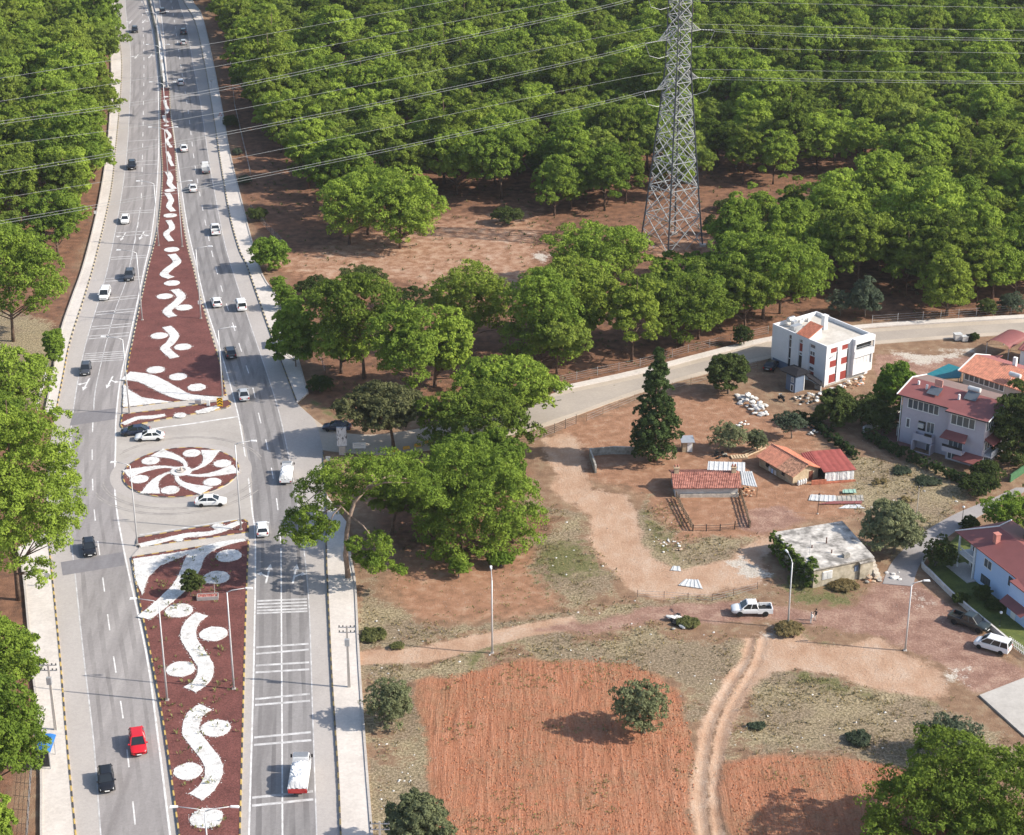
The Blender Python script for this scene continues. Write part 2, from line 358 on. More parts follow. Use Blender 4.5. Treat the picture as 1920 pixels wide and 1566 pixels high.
def ground_material():
    m, nt, b = newmat("soil"); N = nt.nodes; L = nt.links
    b.inputs["Roughness"].default_value = 0.95; b.inputs["Specular IOR Level"].default_value = 0.1
    tc = N.new("ShaderNodeTexCoord"); src = tc.outputs["Object"]
    def noise(scale, detail=4, stretch=None, rough=0.6, dist=0.0):
        n = N.new("ShaderNodeTexNoise"); n.inputs["Scale"].default_value = scale; n.inputs["Detail"].default_value = detail; n.inputs["Roughness"].default_value = rough; n.inputs["Distortion"].default_value = dist
        s = src
        if stretch:
            mp = N.new("ShaderNodeMapping"); mp.inputs["Scale"].default_value = stretch; L.new(src, mp.inputs[0]); s = mp.outputs[0]
        L.new(s, n.inputs["Vector"]); return n.outputs["Fac"]
    def ramp(fac, stops):
        cr = N.new("ShaderNodeValToRGB"); e = cr.color_ramp.elements
        while len(e) < len(stops): e.new(0.5)
        for q, (p, c) in zip(e, stops): q.position = p; q.color = lin(c)
        L.new(fac, cr.inputs["Fac"]); return cr.outputs["Color"]
    def math_(op, a, bb, c=None):
        n = N.new("ShaderNodeMath"); n.operation = op
        for i, x in enumerate((a, bb, c)):
            if x is None: continue
            if isinstance(x, (int, float)): n.inputs[i].default_value = x
            else: L.new(x, n.inputs[i])
        return n.outputs[0]
    def mixc(f, a, bb):
        n = N.new("ShaderNodeMix"); n.data_type = 'RGBA'; L.new(f, n.inputs[0]); L.new(a, n.inputs[6]); L.new(bb, n.inputs[7]); return n.outputs[2]
    big = noise(0.10, 5); mid = noise(0.55, 5); fine = noise(3.2, 5, rough=0.7); vfine = noise(9.0, 3)
    edge = math_('ADD', math_('MULTIPLY', mid, 0.6), math_('MULTIPLY', fine, 0.4))
    def zone(attr, ch, amt=1.3, lo=0.36, hi=0.64):
        a = N.new("ShaderNodeAttribute"); a.attribute_name = attr; s = N.new("ShaderNodeSeparateColor"); L.new(a.outputs["Color"], s.inputs[0])
        w = s.outputs[ch]
        x = math_('ADD', w, math_('MULTIPLY', math_('SUBTRACT', edge, 0.5), amt))
        mr = N.new("ShaderNodeMapRange"); mr.interpolation_type = 'SMOOTHSTEP'; mr.inputs["From Min"].default_value = lo; mr.inputs["From Max"].default_value = hi
        L.new(x, mr.inputs["Value"]); return mr.outputs[0]
    col = ramp(mid, [(0.3,(0.20,0.125,0.08)),(0.5,(0.28,0.175,0.11)),(0.68,(0.34,0.25,0.16))])
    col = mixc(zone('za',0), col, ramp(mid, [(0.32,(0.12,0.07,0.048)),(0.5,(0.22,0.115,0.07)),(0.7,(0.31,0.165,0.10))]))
    col = mixc(zone('za',2,1.4,.3,.7), col, ramp(mid, [(0.3,(0.25,0.135,0.08)),(0.52,(0.36,0.195,0.118)),(0.72,(0.46,0.30,0.20))]))
    dgc = mixc(ramp(big, [(0.42,(0,0,0)),(0.58,(1,1,1))]), ramp(fine, [(0.36,(0.13,0.11,0.065)),(0.5,(0.30,0.24,0.145)),(0.64,(0.50,0.41,0.26))]), ramp(fine, [(0.36,(0.115,0.095,0.06)),(0.5,(0.25,0.19,0.125)),(0.66,(0.42,0.33,0.23))]))
    col = mixc(zone('za',1,1.9,0.36,0.64), col, dgc)
    col = mixc(zone('zb',0,2.2,0.44,0.7), col, ramp(fine, [(0.35,(0.08,0.085,0.035)),(0.5,(0.15,0.15,0.06)),(0.66,(0.27,0.225,0.12))]))
    sdc = ramp(math_('ADD', math_('MULTIPLY', noise(0.35,4,(1,0.6,1)), 0.6), math_('MULTIPLY', fine, 0.4)), [(0.33,(0.385,0.225,0.14)),(0.5,(0.49,0.325,0.222)),(0.66,(0.56,0.425,0.325))])
    col = mixc(zone('zb',1,1.3,.34,.66), col, sdc)
    col = mixc(zone('zb',2,1.3,.34,.66), col, ramp(math_('ADD', math_('MULTIPLY', noise(0.4,4), 0.6), math_('MULTIPLY', fine, 0.4)), [(0.38,(0.235,0.132,0.10)),(0.5,(0.32,0.19,0.142)),(0.62,(0.44,0.295,0.22))]))
    fur = noise(1.15, 5, (1.0,0.085,1.0), 0.75, 0.6)
    fdc = ramp(math_('ADD', math_('MULTIPLY', fur, 0.55), math_('MULTIPLY', fine, 0.45)), [(0.35,(0.25,0.102,0.055)),(0.49,(0.40,0.175,0.098)),(0.65,(0.51,0.265,0.165))])
    fdm = mixc(ramp(math_('ADD', math_('MULTIPLY', big, 0.5), math_('MULTIPLY', mid, 0.5)), [(0.46,(0,0,0)),(0.62,(0.6,0.6,0.6))]), fdc, ramp(fine, [(0.35,(0.17,0.10,0.055)),(0.65,(0.36,0.24,0.14))]))
    col = mixc(zone('zc',0,1.4,0.34,0.66), col, fdm)
    col = mixc(zone('zc',1,1.9,.42,.68), col, ramp(fine, [(0.35,(0.42,0.36,0.29)),(0.65,(0.66,0.60,0.52))]))
    sc = N.new("ShaderNodeVectorMath"); sc.operation = "SCALE"; L.new(col, sc.inputs[0]); sc.inputs["Scale"].default_value = 0.88
    L.new(sc.outputs[0], b.inputs["Base Color"])
    a = N.new("ShaderNodeAttribute"); a.attribute_name = 'zc'; s = N.new("ShaderNodeSeparateColor"); L.new(a.outputs["Color"], s.inputs[0])
    hgt = math_('ADD', math_('MULTIPLY', fine, 0.5), math_('ADD', math_('MULTIPLY', vfine, 0.3), math_('MULTIPLY', math_('MULTIPLY', fur, s.outputs[0]), 1.5)))
    bp = N.new("ShaderNodeBump"); bp.inputs["Strength"].default_value = 1.0; bp.inputs["Distance"].default_value = 0.22
    L.new(hgt, bp.inputs["Height"]); L.new(bp.outputs["Normal"], b.inputs["Normal"])
    return m
M_soil = ground_material()
def attr_cols(me, name, cols):
    a = me.attributes.new(name, 'FLOAT_COLOR', 'POINT'); a.data.foreach_set('color', np.ascontiguousarray(cols, dtype=np.float32).ravel())
def ground_objects():
    nx, ny = len(gx), len(gy)
    cls = np.zeros(PX.size, int)
    cls[wz['fd'] > 0.5] = 1; cls[(wz['sd'] > 0.5) & (weight(Z_track, 0.9) > 0.5)] = 2; cls[wz['pd'] > 0.5] = 3
    ii = np.arange((nx-1)*(ny-1)); r = ii//(nx-1); c = ii % (nx-1); a = r*nx+c
    quads = np.stack([a, a+1, a+nx+1, a+nx], 1); qc = cls[a]
    Cz = [np.stack([wz[k] if k else np.zeros(PX.size) for k in ks]+[np.ones(PX.size)], 1) for ks in (('fs','dg','rs'),('gr','sd','pd'),('fd','wg',None))]
    for k, nm in enumerate(('ground','plowed_field','dirt_track','dirt_road')):
        q = quads[qc == k]; used = np.unique(q); mp = np.zeros(PX.size, int); mp[used] = np.arange(used.size); q = mp[q]
        me = bpy.data.meshes.new(nm); me.vertices.add(used.size); me.loops.add(q.size); me.polygons.add(len(q))
        me.vertices.foreach_set('co', np.stack([PX[used],PY[used],GZ[used]],1).astype(np.float32).ravel())
        me.loops.foreach_set('vertex_index', q.ravel().astype(np.int32)); me.polygons.foreach_set('loop_start', (np.arange(len(q))*4).astype(np.int32))
        me.polygons.foreach_set('use_smooth', np.ones(len(q), bool)); me.update(calc_edges=True)
        for n2, cc in zip(('za','zb','zc'), Cz): attr_cols(me, n2, cc[used])
        me.materials.append(M_soil); obj(nm, me, kind='structure')
ground_objects()

# ------------------------------------------------------------------ highway
ROADZ = 0.14
LK = [(228,-160),(222,-60),(216,0),(219,50),(228,110),(226,180),(218,267),(208,360),(180,483),(156,565),(132,640),(116,720),(104,780),(92,850),(86,930),(90,1000),(93,1033),(112,1225),(125,1385),(141,1555),(152,1660)]
LO = [(214,-160),(208,-60),(203,0),(206,60),(209,130),(208,190),(200,293),(182,400),(157,500),(136,560),(115,623),(98,710),(86,775)]
LO2= [(34,1030),(45,1086),(54,1180),(62,1262),(75,1375),(78,1470),(78,1566),(80,1660)]
RK = [(300,-160),(326,-60),(343,0),(365,40),(383,117),(400,217),(413,300),(430,400),(448,467),(463,500),(486,565),(510,633),(535,700),(557,757),(590,790),(606,850),(612,930),(612,1037),(622,1262),(634,1450),(639,1566),(645,1660)]
RO = [(316,-160),(342,-60),(360,0),(377,27),(392,83),(413,187),(430,283),(450,367),(473,457),(493,520),(523,567),(550,647),(577,740)]
RO2= [(652,985),(656,1040),(665.6,1094),(671,1200),(677,1300),(688,1450),(697,1566),(703,1660)]
def smooth_px(l, k=5): return catmull(G(l), k)
LKw, RKw = smooth_px(LK), smooth_px(RK)
mb = MB(); mb.prism([(p.x,p.y) for p in LKw] + [(p.x,p.y) for p in RKw[::-1]], -0.3, ROADZ)
mb.build("highway", M_asph, kind='structure')
# travel lanes: between the edge lines
LL = [(243,-160),(238,-60),(235,0),(238,40),(245,100),(243,207),(233,333),(203,500),(160,650),(138,767),(133,833),(130,967),(141,1079),(158,1240),(176,1394),(189,1566),(197,1660)]
LC = [(258,-160),(264,-60),(266,0),(268,43),(270,120),(269,200),(267,300),(263,393),(240,515),(213,593),(182,717),(175,783),(173,867),(177,960),(191,1071),(204,1169),(217,1259),(231,1349),(244,1457),(255,1562),(264,1660)]
LR = [(250,-160),(262,-60),(268,0),(284,50),(294,120),(297,180),(298,267),(293,367),(283,450),(272,500),(247,617),(227,707),(218,783),(217,833),(216,930),(234,1041),(274,1225),(297,1390),(319,1566),(332,1660)]
RL = [(275,-160),(292,-60),(299,0),(306,60),(312,130),(315,173),(322,225),(333,300),(350,417),(369,502),(387,577),(413,657),(440,753),(452,807),(466,900),(473,960),(479,1022),(476,1247),(467,1566),(465,1660)]
RC = [(285,-160),(306,-60),(320,0),(330,60),(340,130),(353,210),(364,300),(377,377),(397,473),(417,547),(430,588),(457,673),(472,720),(488,790),(497,820),(511,890),(520,947),(525,1000),(527,1030),(528,1200),(529.5,1487),(530,1660)]
RR = [(294,-160),(318,-60),(334,0),(350,50),(362,120),(377,200),(390,290),(404,370),(422,460),(443,530),(473,620),(500,700),(522,770),(540,850),(555,930),(566,1000),(579,1127),(586,1330),(594,1566),(598,1660)]
for nm, A, B in (("left_carriageway", LL, LR), ("right_carriageway", RL, RR)):
    mb = MB(); mb.sheet([(p.x,p.y) for p in smooth_px(A)] + [(p.x,p.y) for p in smooth_px(B)[::-1]], ROADZ+0.005); mb.build(nm, M_lane if nm[0] == "r" else M_lane_l, kind='structure')
Zm = ROADZ + 0.010
def line_obj(name, ptsw, width, m=M_line, dash=None, z=Zm):
    mb = MB(); pts = resample(ptsw, 1.5 if not dash else 0.5)
    if not dash: strip_mb(mb, pts, width, z)
    else:
        on, off = dash; s = 0; cur = []
        for a, b in zip(pts[:-1], pts[1:]):
            L = (b-a).length
            if (s % (on+off)) < on: cur.append(a)
            elif len(cur) > 1: strip_mb(mb, cur, width, z); cur = []
            else: cur = []
            s += L
        if len(cur) > 1: strip_mb(mb, cur, width, z)
    return mb.build(name, m, kind='structure')
line_obj("edge_line", smooth_px(LL), 0.16, M_worn); line_obj("edge_line", smooth_px(LR), 0.22)
line_obj("edge_line", smooth_px(RL), 0.2); line_obj("edge_line", smooth_px(RR), 0.15, M_worn)
line_obj("lane_line", smooth_px(LC), 0.16, M_line, (4.5, 6.0)); line_obj("lane_line", smooth_px([q for q in RC if q[1] < 1031]), 0.16, M_line, (4.5, 6.0))
line_obj("lane_line", smooth_px([q for q in RC if q[1] > 1020]), 0.18)
line_obj("lane_line", smooth_px([(263,393),(240,515),(213,593),(182,717),(176,770)]), 0.16, M_worn, None, Zm+0.004)
# rumble strips across the lanes
def bars(rows, left, right, name, m=M_worn, w=0.42):
    mb = MB()
    Lw = smooth_px(left); Rw = smooth_px(right)
    def xat(pl, Y):
        for a, b in zip(pl[:-1], pl[1:]):
            if (a.y-Y)*(b.y-Y) <= 0 and abs(a.y-b.y) > 1e-6: return a.x+(b.x-a.x)*(Y-a.y)/(b.y-a.y)
        return 0
    for yl, yr in rows:
        a = P(400, yl).y; b = P(400, yr).y
        strip_mb(mb, [Vector((xat(Lw,a)+.25, a, 0)), Vector((xat(Rw,b)-.25, b, 0))], w, Zm+0.004)
    return mb.build(name, m, kind='structure')
bars([(1129,1125),(1135,1131),(1141,1137),(1147,1143),(1152,1148),(1216,1209),(1228,1220),(1250,1244),(1263,1257),(1313,1303),(1324,1316),(1385,1375),(1399,1390),(1498,1486),(1513,1501)], RL, RR, "rumble_strip")
bars([(266,263),(305,302),(312,309),(352,349),(398,395),(402,399),(438,434),(444,440),(484,480),(488,484),(524,520),(529,525),(562,555),(567,560),(587,580),(592,585),(614,608),(619,613),(632,625),(637,631),(665,660),(669,664),(673,668),(677,672),(681,676)], LL, LR, "rumble_strip", M_worn, 0.3)
# resurfaced patches
for k, q in enumerate((((137,777),(217,767),(215,788),(131,800)), ((114,1056),(231,1037),(234,1062),(118,1081)), ((222,112),(280,108),(278,120),(224,124)))):
    if k < 2: mb = MB(); mb.sheet([(p.x,p.y) for p in G(q)], Zm+0.004); mb.build("asphalt_patch", M_patch, kind='structure')
def arrow(px, py, toward, side, s=1.0):
    c = P(px, py); mb = MB(); d = -1 if toward else 1
    def T(l): return [(c.x+x*s, c.y+y*d*s) for x, y in l]
    z = Zm+0.004
    mb.sheet(T([(-.13,-2.6),(.13,-2.6),(.13,1.2),(-.13,1.2)]), z); mb.sheet(T([(-.45,1.2),(.45,1.2),(0,2.8)]), z)
    mb.sheet(T([(side*.13,-.9),(side*.9,-.2),(side*.9,.2),(side*.13,-.5)]), z); mb.sheet(T([(side*.9,-.55),(side*.9,.55),(side*1.6,0)]), z)
    mb.build("lane_arrow", M_line, kind='structure')
arrow(162,722,True,-1); arrow(206,718,True,1); arrow(503,1078,False,-1); arrow(553,1078,False,1)
arrow(231,445,True,-1); arrow(266,443,True,1); arrow(256,107,True,-1); arrow(282,106,True,1); arrow(245,42,True,-1); arrow(270,41,True,1)
# edge lines of the crossing, give-way lines
line_obj("stop_line", G([(285,806),(360,796),(446,783)]), 0.4, M_line, None, Zm+0.012); line_obj("stop_line", G([(262,1005),(330,994),(452,975)]), 0.35, M_worn, None, Zm+0.012)

# wheel paths worn dark in each lane, and tyre arcs round the crossing
def lane_x(pl, Y):
    for a, b in zip(pl[:-1], pl[1:]):
        if (a.y-Y)*(b.y-Y) <= 0 and abs(a.y-b.y) > 1e-6: return a.x+(b.x-a.x)*(Y-a.y)/(b.y-a.y)
    return None
def wheel_paths(A, B, m):
    A = smooth_px(A); B = smooth_px(B)
    for o in (-.82,.82):
        pts = []
        for Y in np.arange(150, 560, 3.0):
            a, b = lane_x(A,Y), lane_x(B,Y)
            if a is not None and b is not None: pts.append(Vector(((a+b)/2+o+.06*math.sin(Y*.21+o), Y, 0)))
        mb = MB(); strip_mb(mb, pts, [.55+.12*math.sin(p.y*.13) for p in pts], ROADZ+0.0075); mb.build("wheel_path", m, kind='structure')
M_wr = world_noise_mat("worn_path", [(0.3,(0.145,0.135,0.131)),(0.5,(0.20,0.187,0.18)),(0.7,(0.245,0.23,0.222))], 0.5, detail=4, second=(2.5,0.08), stretch=(1,0.05,1), speck=(8,.05))
M_wl = world_noise_mat("worn_path_pale", [(0.3,(0.19,0.174,0.166)),(0.5,(0.245,0.226,0.217)),(0.7,(0.29,0.268,0.256))], 0.5, detail=4, second=(2.5,0.08), stretch=(1,0.05,1), speck=(8,.05))
wheel_paths(LL, LC, M_wl); wheel_paths(LC, LR, M_wl); wheel_paths(RL, RC, M_wr); wheel_paths(RC, RR, M_wr)
_rc = P(340,887.5); M_skid = world_noise_mat("tyre_mark", [(0.35,(0.24,0.22,0.205)),(0.6,(0.33,0.305,0.28))], 0.7, second=(3,.1))
for r_, a0, a1 in ((11.6,195,345),(12.0,200,340),(13.3,210,330),(13.7,215,335),(12.2,20,150),(12.6,25,145)):
    mb = MB(); strip_mb(mb, [_rc+Vector((math.cos(t)*r_, math.sin(t)*r_*1.03, 0)) for t in np.linspace(R_(a0),R_(a1),36)], .22, Zm+.006); mb.build("tyre_mark", M_skid, kind='structure')

# ------------------------------------------------------------------ sidewalks and kerbs
def slab(name, poly, z1, m, z0=-0.3, **kw): mb = MB(); mb.prism([(p[0],p[1]) for p in poly], z0, z1); return mb.build(name, m, **kw)
def offset(pl, d):
    out = []
    for i, p in enumerate(pl):
        t = (pl[min(i+1,len(pl)-1)]-pl[max(i-1,0)]).normalized(); out.append(p+Vector((-t.y,t.x,0))*d)
    return out
def cut(l, y0, y1): return [q for q in l if y0 <= q[1] <= y1]
M_walk = world_noise_mat("sidewalk", [(0.3,(0.50,0.45,0.40)),(0.7,(0.61,0.56,0.505))], 0.2, second=(3,0.08), bump=(10,0.01), stretch=(1,0.5,1), speck=(2.2,0.05))
KERBS = []
def sidewalk(inner, outer):
    a = smooth_px(inner); b = smooth_px(outer)
    slab("sidewalk", a + b[::-1], ROADZ+0.145, M_walk, kind='structure')
    # low edging wall along the outer side
    mb = MB(); strip_mb(mb, b, 0.3, ROADZ+0.25); 
    pol = stroke_poly(b, 0.28); mb2 = MB(); mb2.prism([(p.x,p.y) for p in pol], -0.2, ROADZ+0.26); mb2.build("edging", M_concrete, kind='structure')
sidewalk(cut(LK,-200,785), LO); sidewalk(cut(LK,1000,1700), LO2); sidewalk(cut(RK,-200,758), RO); sidewalk(cut(RK,930,1700), RO2)

def stone_mesh(nm, m, L=1.0, w=0.24, h=0.2):
    mb = MB(); mb.box(-L/2+.01, L/2-.01, -w/2, w/2, -0.25, h, top=(-L/2+.015, L/2-.015, -w/2+.03, w/2-.03)); me = mb.mesh(nm, m); return me
ST_D = stone_mesh("kerb_stone", mat("kerb_yellow_dull",(0.20,0.155,0.07),.8,.4,3.0))  # darker, duller yellow for the kerb along the right carriageway
ST_Y, ST_B, ST_G = stone_mesh("kerb_stone", M_ky), stone_mesh("kerb_stone", M_kb), stone_mesh("kerb_stone", M_kg)
def kerb(ptsw, label, near_y=292.0, dark=False):
    """painted kerb: single stones near, one joined run far away"""
    pts = resample(ptsw, 0.25); acc = 0; marks = [pts[0]]
    for a, b in zip(pts[:-1], pts[1:]):
        acc += (b-a).length
        if acc >= 1.0: marks.append(b); acc = 0
    base = MB(); pol = stroke_poly(ptsw, 0.2); base.prism([(p.x,p.y) for p in pol], -0.2, ROADZ+0.13)
    root = base.build("kerb", M_concrete, kind='structure')
    far = MB(); nfar = 0
    for i, (a, b) in enumerate(zip(marks[:-1], marks[1:])):
        c = (a+b)/2; ang = math.atan2(b.y-a.y, b.x-a.x)
        if c.y < near_y:
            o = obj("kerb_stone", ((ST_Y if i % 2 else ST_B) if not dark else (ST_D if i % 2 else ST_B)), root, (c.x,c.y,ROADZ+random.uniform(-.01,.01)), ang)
        else:
            e = Vector((math.cos(ang),math.sin(ang),0)); far.bar(a+Vector((0,0,ROADZ+.08)), b-e*.02+Vector((0,0,ROADZ+.08)), 0.24, 0.2, i % 2); nfar += 1
    if nfar: far.build("kerb_stones", [M_kb, mat("kerb_yellow_faded",(0.5,0.42,0.28),.8,.2)], root, kind='stuff')
kerb(smooth_px(cut(LK,50,785)), "", 300); kerb(smooth_px(cut(LK,1000,1700)), "")
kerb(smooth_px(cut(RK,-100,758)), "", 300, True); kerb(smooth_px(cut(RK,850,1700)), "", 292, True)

# ------------------------------------------------------------------ traffic islands
IZ = ROADZ + 0.17
def island(name, polyw, m=M_lava, z=IZ, kerbs=True, bulge=0):
    o = slab(name, polyw, z, m, kind='structure')
    if kerbs: kerb(list(polyw)+[polyw[0]], "", 300)
    return o
upL = [(302,167),(301,217),(302,267),(305,333),(298,417),(288,467),(278,505),(257,603),(238,700),(230,768)]
upR = [(318,167),(320,217),(328,275),(331,333),(340,400),(352,467),(363,505),(373,550),(393,617),(413,687),(424,745)]
island("median", smooth_px(upL,3)+smooth_px(upR,3)[::-1])
slab("median_path", G([(230,768.5),(424,745.5),(428,753),(230,779)]), IZ-0.01, M_concrete, kind='structure')
island("median", G([(230,780),(300,772),(380,761),(428,753.5),(433,758),(430,766),(380,776),(300,790),(240,803),(230,805),(227,800)]))
island("median", G([(258,1012),(320,1001),(400,988),(455,977),(464,979),(466,1001),(400,1011),(300,1024),(262,1029),(256,1022)]))
slab("median_path", G([(262,1030),(300,1025),(466,1002),(466,1014),(330,1034),(247,1047)]), IZ-0.01, M_concrete, kind='structure')
loL = [(247,1048),(262,1130),(279,1210),(307,1360),(336,1566),(349,1660)]; loR = [(466,1015),(461,1150),(456,1337),(450,1566),(447,1660)]
island("median", smooth_px(loL,3)+smooth_px(loR,3)[::-1])
RC0 = P(340,887.5); RR0 = 8.65
island("roundabout", [RC0+Vector((math.cos(t)*RR0,math.sin(t)*RR0,0)) for t in np.linspace(0,2*math.pi,56,endpoint=False)])
# beige apron round the roundabout
ap = MB(); ap.sheet([(RC0.x+math.cos(t)*10.6,RC0.y+math.sin(t)*10.6) for t in np.linspace(0,2*math.pi,64,endpoint=False)], Zm+0.002); ap.build("apron", M_asph, kind='structure')
jn = MB(); jn.sheet([(p.x,p.y) for p in G([(219,806),(432,768),(455,800),(472,900),(476,972),(258,1008),(222,960),(216,880)])], Zm-0.003); jn.build("junction", world_noise_mat("asphalt_junction", [(0.3,(0.33,0.30,0.27)),(0.7,(0.42,0.385,0.345))], 0.15, second=(3,0.06), speck=(9,0.04)), kind='structure')
# concrete strip of the narrow median towards the top
nmL = [(240,-160),(258,-60),(268,0),(286,50),(296,110),(301,166)]; nmR = [(268,-160),(287,-60),(296,0),(303,60),(311,120),(317,166)]
slab("median", smooth_px(nmL,3)+smooth_px(nmR,3)[::-1], IZ-0.02, M_concrete, kind='structure')
mb = MB(); pp = [ (a+b)/2 for a, b in zip(smooth_px(nmL,3), smooth_px(nmR,3)) ]
hb = resample(offset(pp, -0.55), 1.2)
for a, b in zip(hb[:-1], hb[1:]): mb.bar(a+Vector((0,0,.55)), b+Vector((0,0,.55)), 0.5, 0.5)
mb.build("median_barrier", mat("barrier_dark",(0.05,0.055,0.045),.9,.3), label="long dark low barrier along the narrow median at the top of the highway", cat="barrier")
mb = MB()
hb = resample(offset(pp, 0.75), 1.2)
for a, b in zip(hb[:-1], hb[1:]): mb.bar(a+Vector((0,0,.45)), b+Vector((0,0,.45)), 0.16, 0.35)
mb.build("guard_rail", M_galv, label="thin grey guard rail along the left side of the narrow median", cat="guard rail")

# ---- white pebble designs (beds of white stones)
OUTL = []
def bed(polyw, nm="pebble_bed", h=0.05):
    q = resample([Vector((p[0],p[1],0)) for p in polyw]+[Vector((polyw[0][0],polyw[0][1],0))], 0.35)[:-1]; OUTL.append(q)
    q = [p+Vector((random.uniform(-.05,.05),random.uniform(-.05,.05),0)) for p in q]
    mb = MB(); mb.prism([(p.x,p.y) for p in q], IZ-0.05, IZ+h+random.uniform(0,.02)); return mb.build(nm, M_pebble, kind='structure')
def disc(px, py, rpx, squash=1.0):
    c = P(px, py); r = rpx*mpp(py); s = random.random()*6
    return bed([(c.x+math.cos(t)*r*(1+.02*math.sin(3*t+s)), c.y+math.sin(t)*r*(1+.02*math.cos(4*t+s))*squash) for t in np.linspace(0,2*math.pi,28,endpoint=False)])
def wave(pxs, w):
    pts = catmull(G(pxs), 6)
    if hasattr(w,'__len__'): w = list(np.interp(np.linspace(0,1,len(pts)), np.linspace(0,1,len(w)), w))
    return bed(stroke_poly(pts, w))
for q in ((323,534,14.7),(309,559,14.7),(345,580,15.3),(299,633,16),(343,654,16),(292,697,16.7),(334,710,16.7),(369,730,16.7),(338,782,11),(322,471,14),(319,407,12.5),(318,360,9.5),(311,184,4.5),(312,238,5),
          (429,1046,24),(406,1087,24.7),(336,1149,26),(401,1193,26),(339,1259,27),(405,1370,28),(353,1451,27),(388,1539,31),(409,991,11),(336,1016,7)): disc(*q)
for q in ([(322,480),(332,494),(317,507),(308,518),(321,524)], [(328,546),(340,559),(331,571),(314,586),(324,597)], [(313,616),(327,632),(320,646),(310,657),(328,674)]): wave(q, 1.65)
for q in ([(316,416),(323,430),(312,441),(321,455)], [(314,365),(321,378),(317,389),(325,399)], [(314,325),(320,336),(318,347),(327,357)]): wave(q, 1.25)
for q in ([(313,287),(318,297),(319,304),(324,314)], [(311,246),(319,258),(313,266),(321,279)], [(309,190),(311,200),(315,208),(311,216)], [(307,219),(310,228),(314,232)]): wave(q, .8)
wave([(236,708),(275,714),(317,735),(350,748),(412,751)], [3.6,3.6,3.3,2.6,1.0])
bed(G([(232,724),(247,738),(267,749),(322,757.5),(290,760),(231,767)]))
wave([(231,799),(257,788),(283,786),(310,782)], [1.0,1.2,1.3,0.8]); wave([(368,777),(387,773),(409,766)], [0.9,1.6,1.0])
wave([(379,1156),(360,1172),(354,1199),(371,1229),(386,1255),(379,1281),(356,1298)], 1.95)
wave([(386,1330),(366,1345),(358,1375),(375,1401),(397,1431),(401,1457),(386,1484),(367,1499)], 2.0)
wave([(460,1016),(430,1021),(400,1029),(378,1039),(365,1052),(357,1073),(341,1101),(315,1126),(290,1147),(270,1163)], [.6,1.2,1.8,2.4,2.6,2.6,2.4,2.2,2.0,2.0])
bed(G([(250,1052),(320,1042),(378,1032),(337,1050),(300,1065),(278,1087),(267,1120),(255,1092)]))
wave([(263,1027),(290,1021),(320,1014),(350,1008),(375,1006),(400,1003),(425,994),(452,982)], [1.1,1.2,1.0,1.3,1.3,1.1,1.3,1.0])
for q in ([(300,80),(301,88),(303,95)], [(302,100),(304,108),(303,114)], [(303,120),(306,128),(306,135)], [(305,140),(309,148),(308,155)], [(294,50),(297,58),(298,66)]): wave(q, .9)
# spiral arms and discs on the roundabout
for k in range(6):
    th = R_(60*k-4); pts = []; ws = []
    for i in range(9):
        t = i/8; r = 1.5+(8.25-1.5)*t; a = th-R_(52)*(1-t)**1.4+R_(10)
        pts.append(RC0+Vector((math.cos(a)*r, math.sin(a)*r, 0))); ws.append(0.5+2.5*t**1.7)
    bed(stroke_poly(pts, ws))
    a = th-R_(31); c = RC0+Vector((math.cos(a)*6.45,math.sin(a)*6.45,0)); bed([(c.x+math.cos(t)*1.35,c.y+math.sin(t)*1.35) for t in np.linspace(0,2*math.pi,22,endpoint=False)])
bed([(RC0.x+math.cos(t)*1.6,RC0.y+math.sin(t)*1.6) for t in np.linspace(0,2*math.pi,24,endpoint=False)], h=0.09)
mb = MB(); mb.lathe([(0.8,IZ+.02),(0.8,IZ+.25),(0.68,IZ+.27),(0.64,IZ+.15),(0.22,IZ+.15),(0.16,IZ+.7),(0.08,IZ+.75)], 16, (RC0.x,RC0.y,0)); mb.build("fountain", M_concrete, label="small round concrete fountain at the centre of the roundabout", cat="fountain", smooth=False)

# ------------------------------------------------------------------ side road and lanes
M_side = world_noise_mat("dusty_road", [(0.3,(0.37,0.31,0.245)),(0.55,(0.44,0.37,0.295)),(0.75,(0.51,0.43,0.345))], 0.12, second=(2.5,0.08))
M_grey_lane = world_noise_mat("grey_lane", [(0.3,(0.25,0.23,0.225)),(0.7,(0.33,0.305,0.29))], 0.25, second=(3,0.08))  # plain grey surfacing of the lane beside the blue villa
srU = [(557,757),(600,795),(640,812),(720,815),(850,792),(950,768),(1040,738),(1200,703),(1320,672),(1430,645),(1530,628),(1640,617),(1780,607),(1920,599),(2100,590)]
srD = [(606,845),(650,850),(730,853),(850,838),(985,812),(1085,778),(1200,737),(1330,700),(1440,674),(1540,657),(1660,645),(1780,636),(1920,627),(2100,617)]
mb = MB(); mb.prism([(p.x,p.y) for p in smooth_px(srU,4)] + [(p.x,p.y) for p in smooth_px(srD,4)[::-1]], -0.3, ROADZ-0.02); mb.build("side_road", M_side, kind='structure')
mb = MB(); mb.sheet([(p.x,p.y) for p in smooth_px([(x,y+7) for x,y in srU[5:]],4)] + [(p.x,p.y) for p in smooth_px([(x,y-6) for x,y in srD[4:]],4)[::-1]], ROADZ-0.014); mb.build("side_road", world_noise_mat("side_road_wear", [(0.3,(0.31,0.27,0.23)),(0.7,(0.40,0.345,0.285))], 0.1, second=(2.5,0.07)), kind='structure')
wk = smooth_px([(1040,733),(1200,698),(1320,667),(1430,640),(1530,624),(1640,612),(1780,603),(1920,595),(2100,586)],4)
mb = MB(); mb.prism([(p.x,p.y) for p in stroke_poly(wk, 1.6)], -0.2, ROADZ+0.12); mb.build("sidewalk", M_walk, kind='structure')
